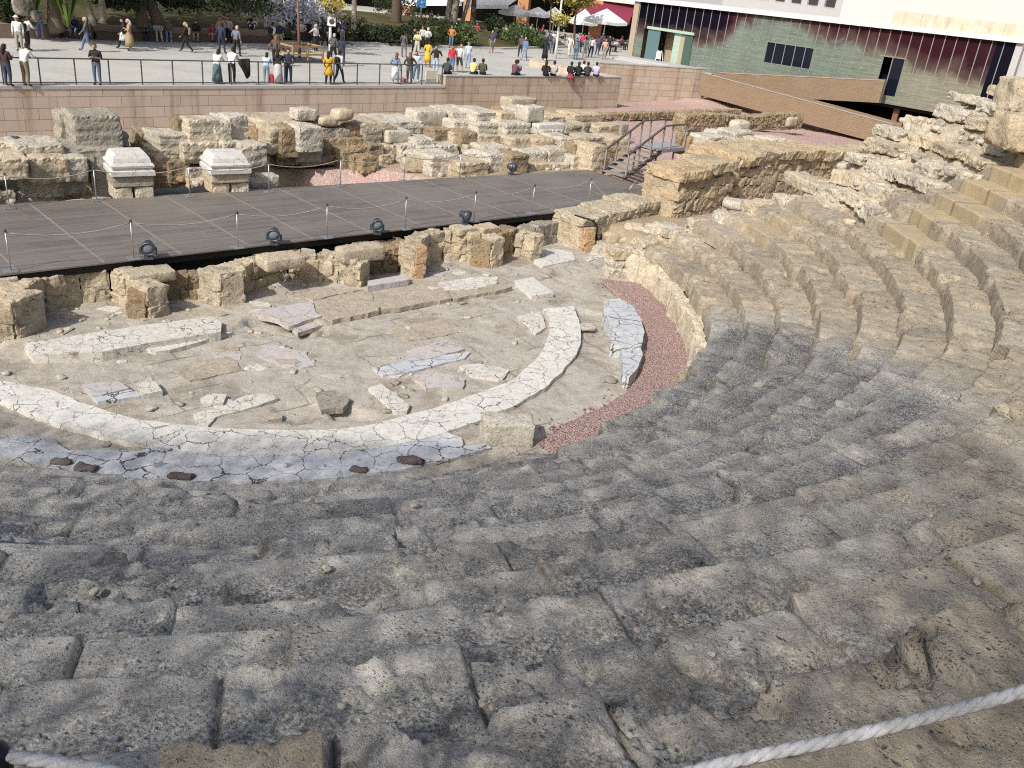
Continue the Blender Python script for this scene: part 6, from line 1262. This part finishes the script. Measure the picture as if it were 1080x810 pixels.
def skirt(pose, L):
    k = (pose, L)
    if k in SKIRT: return SKIRT[k]
    z0 = BODY[pose][2]['pel'][2]+.08; mb = MB(); lathe(mb, (0,0,0), [(.13,z0),(.19,z0-.18),(.21,z0-L*.6),(.25,z0-L),(.23,z0-L)], 14); o = mb.build('skirt', cm(SK)); me = o.data; bpy.data.objects.remove(o); SKIRT[k] = me; return me
def person(px, py, face, pose, top, bot, label, hair_c=(.03,.02,.015), hk='short', sleeve=None, shin=None, shoe=(.05,.045,.045), h=1.72, z=PZ, skin=SK, sk=None, grp='people on the plaza', pack=None, pos=None):
    if pose == 'stand': pose = ['stand','shift','cross','talk','shift'][int(abs(px*7.3+py)) % 5]
    if pack is None and pose in ('talk','walk') and int(px*3) % 3 == 0: pack = [BK, NV, (.2,.17,.13)][int(px) % 3]
    me, hc, J = body(pose); o = bpy.data.objects.new('person', me); col.objects.link(o)
    P = at(px, py, z) if pos is None else pos; o.location = P.tolist(); o.rotation_euler.z = R(face); s = h/1.74; o.scale = (s*1.1, s*1.1, s)
    mats = [cm(skin, True), cm(top), cm(sleeve or top), cm(bot), cm(shin or bot), cm(shoe), cm((.03,.02,.02)), cm((.30,.10,.09))]
    for i, m in enumerate(mats): o.material_slots[i].link = 'OBJECT'; o.material_slots[i].material = m
    tag(o, label, 'person', grp)
    if hk != 'bald':
        c = bpy.data.objects.new('hat' if hk == 'hat' else 'hair', hair(hk, pose)); col.objects.link(c); c.parent = o; c.material_slots[0].link = 'OBJECT'; c.material_slots[0].material = cm(hair_c)
    if sk:
        c = bpy.data.objects.new('skirt', skirt(pose, sk[1])); col.objects.link(c); c.parent = o; c.material_slots[0].link = 'OBJECT'; c.material_slots[0].material = cm(sk[0])
    if pack:
        mb = MB(); q = J['che']; rock(mb, (0, q[1]+.19, q[2]-.3), (.30,.16,.42), rough=.02, p=5, cell=.1); c = mb.build('backpack', cm(pack), o)
    return o
BK, WH, NV, JN, GY, KH = (.02,.02,.022), (.62,.62,.62), (.03,.04,.075), (.10,.15,.25), (.20,.20,.21), (.24,.20,.15)
LJ = (.24,.33,.45); RED = (.42,.03,.04); GOLD = (.26,.20,.12); BR = (.09,.05,.03)
p_ = person
# at the railing, from the left
p_(9.5,91,170,'phone',(.05,.03,.03),(.045,.06,.09),'woman with long dark hair and orange-brown sleeve at the left end of the railing',hk='long',h=1.66,sleeve=(.28,.10,.04))
p_(28.5,91,165,'lean',(.60,.60,.64),(.19,.165,.125),'man in white shirt and khaki trousers leaning on the railing at far left',h=1.76)
p_(21.5,54,20,'stand',(.62,.6,.57),(.3,.28,.26),'person in white hat and cream top among the pair at far left',hk='hat',hair_c=(.66,.66,.64))
p_(30,53,150,'lean',WH,BK,'person in bright white shirt and black trousers bending beside the white hat',pack=BK)
p_(43.5,41.8,5,'stand',(.22,.25,.30),JN,'bald man in grey T-shirt and jeans standing in front of the planter wall',hk='bald',sleeve=SK,h=1.78)
p_(103.5,89.8,5,'phone',BK,(.09,.13,.21),'man in black T-shirt and jeans looking at his phone by the railing',sleeve=SK,h=1.74,hair_c=BR)
p_(93,54.5,-70,'walk',(.10,.115,.115),JN,'grey-haired man in dark grey jacket and jeans striding left',hair_c=(.4,.38,.35),h=1.76)
p_(81.5,37.5,10,'sit2',NV,(.16,.22,.32),'grey-haired man in navy seated hunched on the dark planter recess',hair_c=(.45,.43,.4),pos=on_bench(81.5))
p_(137.5,53.8,-60,'stand',(.33,.25,.15),(.30,.23,.14),'woman in long tan coat and pale headscarf walking with a companion in black',hk='long',hair_c=(.55,.46,.40),sk=((.33,.25,.15),.75),h=1.7)
p_(131.5,52,-50,'walk',BK,BK,'companion in black beside the woman in the long tan coat',hk='long',h=1.66,sk=(WH,.5))
P_S = PZ+.46
p_(154,39.3,15,'sit',(.06,.20,.16),NV,'seated person in green jumper on the planter wall',pos=on_bench(154)); p_(165,39.5,30,'sit2',(.58,.56,.53),(.5,.46,.4),'seated woman in white top and pale trousers right of the green jumper',hk='long',pos=on_bench(165),shoe=WH); p_(176,39.5,25,'sit',(.17,.15,.12),LJ,'seated person in brown top, jeans and white trainers on the planter',pos=on_bench(176),shoe=WH)
p_(197,55.2,-75,'walk',BK,BK,'blonde woman all in black striding left across the plaza',hk='long',hair_c=(.42,.30,.17),h=1.68)
p_(205.5,41.3,15,'sit',BK,(.33,.27,.19),'seated person in black jacket and beige trousers on the planter',pos=on_bench(205.5)); p_(222.5,41.5,0,'sit',(.34,.06,.07),(.45,.30,.27),'seated child in red top on the planter wall',h=1.45,pos=on_bench(222.5))
p_(229,42.3,0,'sit',(.55,.36,.38),(.4,.3,.3),'seated woman in pale pink top on the planter',hk='long',pos=on_bench(229)); p_(233.5,46.5,10,'stand',(.30,.30,.19),KH,'person in olive-beige top standing behind the navy man'); p_(241.5,46,-10,'stand',(.52,.40,.42),BK,'person in pink and white patterned top standing near the planter',hk='long')
p_(234,56.5,175,'stand',NV,NV,'man in navy jacket seen from behind in front of the seated group',h=1.78); p_(250,59.5,170,'stand',(.15,.17,.22),BK,'blonde person in slate-blue coat seen from behind',hk='short',hair_c=(.45,.36,.24),h=1.74)
p_(229.5,88.6,175,'lean',(.58,.6,.62),(.09,.14,.16),'woman in white top and long teal skirt leaning on the railing',hk='long',sk=((.09,.14,.16),.88),h=1.64,shoe=WH); p_(245,88.6,180,'lean',(.66,.67,.70),BK,'man in white shirt and black trousers leaning on the railing beside the teal skirt',h=1.74)
p_(265,43.8,20,'stand',BK,BK,'man in black vest with white sleeves standing by the bicycles',sleeve=WH,h=1.76)
p_(288,53,150,'walk',WH,BK,'man in white T-shirt and black shorts walking away near the silvery tree',sleeve=SK,shin=SK,pack=BK); p_(295.5,52,160,'stand',NV,(.38,.30,.2),'grey-haired man in navy T-shirt and tan shorts walking near the silvery tree',sleeve=SK,shin=SK,hair_c=(.5,.48,.46))
p_(281,87.8,185,'lean',(.38,.50,.56),(.20,.25,.32),'small woman in light blue jacket at the railing left of the long pale skirt',hk='long',h=1.5); p_(293.5,88.3,180,'phone',BK,(.45,.45,.46),'woman in black top and long pale grey skirt at the railing',hk='long',sk=((.46,.46,.48),.9),h=1.68); p_(291,70,170,'stand',(.10,.07,.06),BK,'brown-haired person standing just behind the long pale skirt',hk='long',hair_c=(.2,.11,.05))
p_(304.5,88.2,20,'akimbo',NV,NV,'man in open navy jacket over pale shirt at the railing',sleeve=NV,h=1.7); p_(346.5,89.3,185,'stand',(.50,.32,.035),BK,'woman in mustard yellow coat at the railing',hk='long',sk=((.50,.32,.035),.5),h=1.66); p_(357.5,88.3,160,'walk',(.5,.5,.5),(.04,.06,.10),'man in pale top and dark jeans with a black bag right of the mustard coat',pack=BK,h=1.7)
p_(360.5,70,-160,'point',(.035,.045,.075),(.05,.05,.06),'man in dark navy jumper stretching one arm to the right',h=1.76); p_(351.5,66,175,'stand',(.08,.085,.08),BK,'grey-haired person in dark top in front of the lamp post',hair_c=(.4,.37,.34)); p_(333,54,60,'point',(.66,.64,.62),BK,'blonde woman in white top and dark skirt stretching her arm to the left',hk='long',hair_c=(.5,.36,.2),sk=(BK,.6)); p_(325,48,10,'stand',BK,BK,'person in black with pale cap standing under the silvery tree',hk='hat',hair_c=WH); p_(318.5,49,0,'stand',(.30,.27,.26),BK,'person in grey top half hidden by the brown post'); p_(342.5,50,170,'walk',BK,BK,'person in black waistcoat and white sleeves left of the lamp post',sleeve=WH); p_(361,46.5,40,'phone',(.14,.10,.17),(.30,.28,.30),'man in plum shirt by the thin tree trunk')
# around the right end of the railing
p_(416.5,88.6,180,'stand',(.16,.22,.36),(.55,.57,.60),'red-haired woman in denim jacket and long white skirt at the railing',hk='long',hair_c=(.22,.06,.025),sk=((.58,.6,.63),.75),h=1.66,shoe=BK); p_(431.5,88.6,-160,'akimbo',(.06,.05,.04),(.12,.11,.095),'person in dark brown jacket and grey trousers at the railing',hk='long',hair_c=(.16,.07,.05),h=1.7); p_(438.5,85.8,10,'stand',(.48,.53,.62),(.10,.16,.27),'woman in pale blue top, blue jeans and white trainers at the railing',hk='long',h=1.68,shoe=WH)
p_(450.5,71,175,'stand',(.58,.38,.04),(.58,.38,.04),'woman in bright yellow dress seen from behind',hk='short',sk=((.58,.38,.04),.6),h=1.66,shin=SK); p_(459,78.5,0,'akimbo',BK,(.36,.46,.60),'person in black T-shirt and pale jeans right of the yellow dress',sleeve=SK,h=1.72,shoe=WH)
p_(425.5,60.5,160,'stand',(.10,.08,.08),(.16,.155,.15),'person in black patterned shirt and grey trousers left in the tourist group'); p_(437,56,10,'stand',BK,BK,'person in black at the back of the tourist group',hk='long'); p_(439.5,59,0,'stand',(.6,.56,.28),(.5,.48,.4),'woman in pale yellow vest top amid the tourist group',hk='long',sleeve=SK); p_(445,52,0,'stand',(.48,.42,.40),BK,'person in pale grey-pink top behind the yellow vest'); p_(450.5,54,165,'stand',(.66,.66,.64),BK,'grey-haired man in white shirt right in the tourist group',hair_c=(.5,.48,.46),pack=(.45,.45,.44))
p_(475.5,50.5,0,'akimbo',(.50,.20,.06),(.12,.18,.28),'woman in orange top and jeans standing before the bushes',hk='long')
p_(476,76,0,'stand',RED,JN,'woman in bright red top with arms folded by the parapet',hk='long',h=1.66); p_(484,76.5,175,'stand',(.50,.52,.53),(.05,.055,.07),'bald man in long pale grey shirt and dark shorts by the parapet',hk='bald',shin=SK,h=1.74); p_(493,72,10,'stand',(.46,.50,.56),LJ,'woman in pale blue-grey top behind the parapet sitters',hk='long')
ZS = 2.92
g2 = 'people sitting on the parapet wall'
p_(470.5,78,170,'sit2',(.05,.055,.06),BK,'person in dark grey sitting first from the left on the parapet',z=ZS,grp=g2); p_(498,78,165,'sit2',(.60,.50,.22),NV,'person in yellow and white top sitting on the parapet',z=ZS,grp=g2,sleeve=BK); p_(508.5,78.5,180,'sit',(.075,.075,.05),BK,'dark-haired man in olive jacket sitting on the parapet',z=ZS,grp=g2); p_(541.5,79,150,'sit2',(.14,.06,.07),BK,'person in maroon top crouching left of the blue-grey shirt on the parapet',z=ZS,grp=g2); p_(545,79,190,'sit',(.22,.27,.36),BK,'man in blue-grey shirt sitting on the parapet',z=ZS,grp=g2)
p_(575,80,175,'sit',BK,BK,'person in black sitting left of the striped jumper on the parapet',z=ZS,grp=g2,hk='long'); p_(583.5,80,185,'sit',(.42,.42,.43),BK,'person in black and white striped jumper sitting on the parapet',z=ZS,grp=g2,sleeve=BK); p_(601.5,80.5,170,'sit',BK,(.20,.05,.06),'person in black top and red checked bottoms sitting on the parapet',z=ZS,grp=g2,sk=((.26,.05,.06),.3)); p_(609.5,80.5,180,'sit2',BK,BK,'person in black sitting between the red checked bottoms and white shirt',z=ZS,grp=g2,hk='long'); p_(614.5,79,175,'sit',(.66,.66,.66),BK,'person in white shirt sitting on the parapet among dark clothes',z=ZS,grp=g2); p_(619.5,80.5,190,'sit2',(.05,.04,.04),BK,'dark-dressed person sitting right beside the white shirt on the parapet',z=ZS,grp=g2); p_(628,80.5,170,'sit',(.46,.45,.60),NV,'person in lilac shirt sitting last on the right of the parapet',z=ZS,grp=g2)
# further back
p_(518,56,0,'walk',(.05,.06,.09),(.14,.15,.12),'bald man in navy vest and patterned shorts near the end of the bushes',hk='bald',sleeve=SK,shin=SK,h=1.74)
p_(552.5,64,-20,'walk',(.12,.19,.33),(.20,.28,.36),'person in denim-blue jacket walking with a darker companion',hair_c=(.45,.42,.4)); p_(548.5,60.5,-10,'walk',(.10,.08,.10),BK,'darker companion just left of the denim-blue jacket')
p_(574,64,170,'stand',BK,BK,'woman in long black dress left of the leaning lamp post',hk='long',sk=(BK,.8)); p_(579,56,10,'stand',(.05,.06,.08),JN,'person in dark top and jeans behind the long black dress'); p_(585,57,0,'stand',(.24,.20,.20),BK,'person in grey-brown top behind the leaning lamp post'); p_(582,53.5,0,'stand',(.5,.5,.52),JN,'person in pale top left of the leaning lamp post')
p_(600,59,15,'walk',(.62,.55,.46),(.6,.54,.46),'person all in cream walking right of the leaning lamp post'); p_(606.5,63,10,'stand',(.16,.22,.28),JN,'person in blue jeans and grey-blue top right of the cream figure'); p_(613.5,56,170,'stand',RED,BK,'person in red top in the crowd before the large parasol'); p_(616,60.5,175,'stand',(.17,.19,.19),(.2,.21,.22),'person in grey in the crowd below the red top'); p_(622.5,60.5,0,'stand',(.62,.56,.56),BK,'woman in white top with bag and black trousers in the crowd',hk='long'); p_(629.5,58.5,160,'stand',(.08,.06,.10),NV,'person in navy jeans between the white top and the pink shirt'); p_(636.5,62.5,10,'stand',(.55,.36,.30),(.30,.27,.24),'person in salmon pink top and grey trousers in front of the crowd'); p_(641.5,58.5,0,'stand',BK,BK,'person in black at the right of the crowd'); p_(609,55,0,'stand',(.20,.25,.32),BK,'person in blue-grey top at the back of the crowd'); p_(634,54,0,'stand',(.06,.06,.10),BK,'person in dark blue at the back beneath the large parasol'); p_(619,54,0,'stand',(.10,.09,.08),BK,'person in dark brown at the back of the crowd')
g3 = 'guests on the cafe terrace'
for i, (px, py, c, lb) in enumerate(((503,38,(.3,.06,.06),'terrace guest in dark red by the red-flowered bush'), (533,40,(.5,.5,.5),'terrace guest in grey-white left of the visible parasol pole'), (553,38,(.1,.12,.2),'terrace guest in dark blue under the parasols'), (560,38,(.4,.35,.32),'terrace guest in beige under the parasols'), (572,39,(.35,.05,.08),'terrace guest in crimson before the terracotta pier'), (645,53,(.6,.6,.58),'terrace guest in white by the museum corner'), (655,51,(.2,.05,.06),'terrace guest in maroon nearest the museum corner'), (420,26,(.5,.48,.48),'terrace guest in pale top left of the blue sign'), (455,24,(.06,.06,.08),'terrace guest in dark top right of the blue sign'), (640,51,(.03,.03,.035),'terrace guest in black left of the white round table by the museum'), (663,52,(.10,.09,.10),'terrace guest in charcoal at the very corner of the museum'), (548,42,(.12,.03,.04),'terrace guest in dark red right of the visible parasol pole'), (524,43,(.05,.06,.09),'terrace guest in dark navy beyond the end of the bushes'), (566,43,(.03,.03,.035),'terrace guest in black in front of the terracotta pier'), (594,44,(.32,.30,.29),'terrace guest in pale grey between the two orange trees'), (577,45,(.20,.22,.25),'terrace guest in slate grey left of the lamp post with flowers'), (612,48,(.03,.03,.04),'terrace guest in black under the left white parasol'), (430,22,(.12,.1,.1),'terrace guest in brown top behind the flowering bush'))):
    p_(px, py-3.5, 20*i, 'sit', c, BK, lb, z=PZ+.45, grp=g3)
    mb = MB(); box(mb, (0,0,.43), (.44,.44,.04)); seat_o = None
    t = tag(empty('cafe_chair', at(px, py, PZ) if False else at(px, py-3.5, PZ+.45)-np.array([0,0,.45]), R(20*i)), 'chair under the '+lb, 'chair', 'cafe terrace chairs'); mb.build('seat', M['dark_steel'], t)
    mb = MB(); box(mb, (0,.21,.68), (.42,.03,.4)); mb.build('backrest', M['dark_steel'], t)
    for sx in (-.19,.19):
        for sy in (-.19,.19): mb = MB(); bar(mb, (sx,sy,0), (sx,sy,.42), .03, .03); mb.build('leg', M['dark_steel'], t)
def bag(px, py, w, h, c, label, nm='bag'):
    P = at(px, py, PZ); k = mpp(P); mb = MB(); rock(mb, (0,0,0), (w*k, .18, h*k), rough=.03, p=5, cell=.08); tube(mb, [(-w*k*.3,0,h*k*.9),(0,0,h*k*1.35),(w*k*.3,0,h*k*.9)], .012, 5); o = tag(mb.build(nm, cm(c)), label, 'bag'); o.location = P.tolist()
bag(286.5,88,5,9,(.45,.05,.04),'red shopping bag held at the railing beside the long pale skirt'); bag(425,86.5,6,4,(.30,.10,.12),'pinkish bag lying on the paving behind the railing'); bag(53,37.5,6,7,BK,'black bag on the planter wall beside the man in grey T-shirt'); bag(20,50,4,6,BK,'black bag carried beside the white hat')
A_ = W0+wn*.2; P = on_plane(252, 64, A_, A_+wd); Q = on_plane(263, 63.5, A_, A_+wd); mb = MB(); V = []
for i in range(9):
    f = i/8; a = P+(Q-P)*f; dz = (.45+.35*math.sin(3*f))*(.5+.9*f); 
    for w, z in ((-.06,-dz),(-.05,-dz*.4),(0,.05),(.06,-dz*.3),(.07,-dz*.7)): V.append(a+np.array([wn[0]*w, wn[1]*w, z])+np.array([.03*math.sin(7*f+z), 0, 0]))
mb.add(V, [(i*5+j, i*5+j+1, (i+1)*5+j+1, (i+1)*5+j) for i in range(8) for j in range(4)], 0, .5, True); o = mb.build('jacket', cm(BK)); s = o.modifiers.new('t', 'SOLIDIFY'); s.thickness = .03; tag(o, 'black jacket hung over the railing beside the man in white shirt', 'jacket')

# ------------------------------------------------------------------ rope barrier in front of the camera
def rope_mat():
    t = NT('white_twisted_rope'); n = t.noise(260, 3); return t.bsdf(t.mix(t.ramp(t.noise(14, 5, .7), [(.40, .35), (.52, 0.)]), t.mix(n, (.50,.505,.52), (.31,.315,.325)), (.16,.15,.135)), .9, t.bump(n, .4, .004), spec=.1)
M['rope'] = rope_mat()
def twisted(name, pts, r, label):
    P = np.array(pts); d = np.r_[0, np.cumsum(np.linalg.norm(np.diff(P, axis=0), axis=1))]; n = int(d[-1]/.006); s = np.linspace(0, d[-1], n); C_ = np.stack([np.interp(s, d, P[:, i]) for i in range(3)], 1); T = np.gradient(C_, axis=0); T /= np.linalg.norm(T, axis=1)[:, None]
    S = np.cross(T, [0,0,1.]); S /= np.linalg.norm(S, axis=1)[:, None]; U = np.cross(S, T); m = 8; mb = MB()
    for q in range(3):
        ph = s/.055*2*PI*.55+2*PI*q/3; c = C_+(S*np.cos(ph)[:, None]+U*np.sin(ph)[:, None])*r*.34; V = []
        for j in range(m): a = 2*PI*j/m; V.append(c+(S*math.cos(a)+U*math.sin(a))*r*.68)
        V = np.stack(V, 1).reshape(-1, 3); mb.add(V, [(i*m+j, i*m+(j+1) % m, (i+1)*m+(j+1) % m, (i+1)*m+j) for i in range(n-1) for j in range(m)], 0, .5, True)
    return tag(mb.build(name, M['rope']), label, 'rope')
A = at_depth(4, 800, 1.65); B = at_depth(1240, 648, 1.75); ctrl = [at_depth(6, 797, 1.65), at_depth(60, 805, 1.65), at_depth(120, 815, 1.655), at_depth(230, 850, 1.66), at_depth(400, 880, 1.68), at_depth(560, 868, 1.7), at_depth(745, 810, 1.72), at_depth(900, 776, 1.73), at_depth(1080, 729, 1.75), at_depth(1240, 676, 1.77)]
C_ = np.array(ctrl); tt = np.linspace(0, 1, len(C_)); ts = np.linspace(0, 1, 60)
def catmull(P, n):
    out = []; P = np.vstack([2*P[0]-P[1], P, 2*P[-1]-P[-2]])
    for i in range(1, len(P)-2):
        for t in np.linspace(0, 1, n, endpoint=False):
            a, b, c, d = P[i-1:i+3]; out.append(.5*((2*b)+(-a+c)*t+(2*a-5*b+4*c-d)*t*t+(-a+3*b-3*c+d)*t**3))
    out.append(P[-2]); return np.array(out)
twisted('barrier_rope', catmull(C_, 12), .0135, 'thick white twisted rope crossing the lower right corner close to the viewer')
def fore_post(P, label):
    g = seat_z(P[0], P[1]); t = tag(empty('barrier_post', (P[0], P[1], g-.06)), label, 'barrier post', 'barrier posts near the viewer'); H = float(P[2])-g+.06
    mb = MB(); tube(mb, [(0,0,0),(0,0,H-.02)], .018, 12); mb.build('pole', M['dark_steel'], t); mb = MB(); lathe(mb, (0,0,H-.03), [(.01,-.02),(.026,-.01),(.030,.01),(.030,.035),(.024,.055),(.012,.065),(.002,.068)], 16); mb.build('knob', plain('black_plastic', (.012,.014,.02), .35), t)
    mb = MB(); lathe(mb, (0,0,0), [(.12,0),(.12,.015),(.03,.03)], 16); mb.build('base_plate', M['dark_steel'], t)
fore_post(at_depth(-5, 800, 1.65), 'dark barrier post with a black knob cut by the lower left picture corner')
mb = MB(); P = at_depth(100, 812, 1.655)
# ------------------------------------------------------------------ pebbles lying on the near tiers
pb = MB()
for x, y in ((651,598),(112,470),(400,640),(558,629),(437,534),(490,508),(625,662),(672,665),(750,690),(170,655),(100,625),(1030,614),(360,745),(508,742),(575,660),(700,640),(820,720),(345,600)):
    # march along the view ray to the seat surface
    d = ray(x, y); d = d/np.linalg.norm(d); t_ = 1.5
    while t_ < 30:
        q = CAM+d*t_
        if q[2] < seat_z(q[0], q[1]): break
        t_ += .01
    s = t_*rnd.uniform(.004, .0085); rock(pb, (q[0], q[1], q[2]-.01), (s*1.4, s, s*.7), rnd.uniform(0, 3), rough=.1*s, p=3, cell=s/4)
tag(pb.build('pebbles', M['limestone']), 'white pebbles lying on the dark tiers', 'pebbles', kind='stuff')

# ------------------------------------------------------------------ unseen evergreens added behind the viewpoint, crowns shaped to shade the front tiers
SUN_AZ = R(240); SUN_EL = R(41)
M['leaf_ever'] = leaf_mat('evergreen_leaves', (.03,.05,.02), (.07,.10,.04))
def evergreen(q0, q1, prof, label, n, back=9.):
    d = np.array([math.cos(SUN_AZ), math.sin(SUN_AZ)]); pr = np.array([-d[1], d[0]]); r_ = np.random.RandomState(int(abs(q0*10))+3)
    base = d*back+pr*(q0+q1)/2; t = tag(empty('added_shade_tree', (base[0], base[1], 8.)), label, 'tree', 'unseen trees added behind the viewpoint'); xs_ = [p[0] for p in prof]; hs = [p[1] for p in prof]; H = max(hs)-8
    mb = MB(); tube(mb, [(0,0,-2),(0,0,1),(0.1,0,H*.2),(0,.1,(min(hs[1:4])-8)*.4)], [.3,.22,.15,.06], 9); mb.build('trunk', M['bark'], t)
    q = r_.uniform(q0, q1, n*3); z = r_.uniform(-2.5, 1, n*3); top = np.interp(q, xs_, hs)-8+r_.normal(size=n*3)*.25; mx = H; z = r_.uniform(-2, mx, n*3); ok = z < top; q, z = q[ok][:n], z[ok][:n]; m = len(q)
    a = r_.normal(size=m)*1.3*(1.15-.7*np.clip(z/mx, 0, 1)); s = .05+.035*r_.rand(m)
    P = np.stack([pr[0]*(q-(q0+q1)/2)+d[0]*a, pr[1]*(q-(q0+q1)/2)+d[1]*a, z+a*math.tan(SUN_EL)], 1)
    e = r_.normal(size=(m, 3)); e /= np.linalg.norm(e, axis=1)[:, None]; b = np.cross(e, r_.normal(size=(m, 3))); b /= np.linalg.norm(b, axis=1)[:, None]
    V = np.stack([P-e*s[:, None], P+b*s[:, None]*.55, P+e*s[:, None], P-b*s[:, None]*.55], 1).reshape(-1, 3)
    mb = MB(); mb.add(V, np.arange(4*m).reshape(-1, 4).tolist(), 0, np.repeat(r_.rand(m), 4)); mb.build('crown', M['leaf_ever'], t)
def hz(al, back=9.): return math.tan(SUN_EL)*(al+back)
evergreen(-6.1, 1.6, [(q, hz(al)) for q, al in ((-6.1,20.5),(-5.7,22.2),(-5.2,22.4),(-4.1,21.8),(-3,20.8),(-2,19.8),(-.9,18.2),(0,16.9),(.6,15.),(1.,11),(1.6,4))], 'tall unseen evergreen added behind the viewpoint to shade the middle of the tiers', 38000)
evergreen(-24, -5.6, [(q, hz(al)) for q, al in ((-24,4.5),(-19,6.2),(-15.5,7.9),(-13.7,8.9),(-11.3,10.9),(-9,12.6),(-7,14.2),(-5.6,15.))], 'broad lower unseen evergreen added behind the viewpoint to shade the left front tiers', 52000)
# ------------------------------------------------------------------ light, sky, camera          # direction towards the sun, counter-clockwise from +x
sd = Vector((math.cos(SUN_AZ)*math.cos(SUN_EL), math.sin(SUN_AZ)*math.cos(SUN_EL), math.sin(SUN_EL)))
L = bpy.data.lights.new('sun', 'SUN'); L.energy = 3.5; L.angle = R(.55); L.color = (1., .965, .91)
lo = bpy.data.objects.new('sun', L); col.objects.link(lo); lo.rotation_euler = (-sd).to_track_quat('-Z', 'Y').to_euler()
w = bpy.data.worlds.new('World'); scene.world = w; w.use_nodes = True; nt = w.node_tree; bg = nt.nodes['Background']
sky = nt.nodes.new('ShaderNodeTexSky'); sky.sky_type = 'NISHITA'; sky.sun_disc = False; sky.sun_elevation = SUN_EL; sky.sun_rotation = R(90)-SUN_AZ; sky.air_density = 1.; sky.dust_density = 4.; sky.ozone_density = .4
nt.links.new(sky.outputs[0], bg.inputs[0]); bg.inputs[1].default_value = .115
cd = bpy.data.cameras.new('camera'); cam = bpy.data.objects.new('camera', cd); col.objects.link(cam); scene.camera = cam
cd.sensor_fit = 'HORIZONTAL'; cd.sensor_width = 36; cd.lens = F/1080*36; cd.clip_start = .05; cd.clip_end = 4000
Rm = Matrix((tuple(_r), tuple(_u), tuple(-_fw))).transposed(); cam.matrix_world = Matrix.Translation(CAM.tolist()) @ Rm.to_4x4()
scene.render.resolution_x = 1024; scene.render.resolution_y = 768
vs = scene.view_settings; vs.view_transform = 'Standard'; vs.look = 'None'; vs.exposure = .33; vs.gamma = 1.; vs.use_curve_mapping = False
scene.render.engine = 'CYCLES'; scene.cycles.max_bounces = 6; scene.cycles.use_denoising = False; scene.cycles.filter_width = 1.1
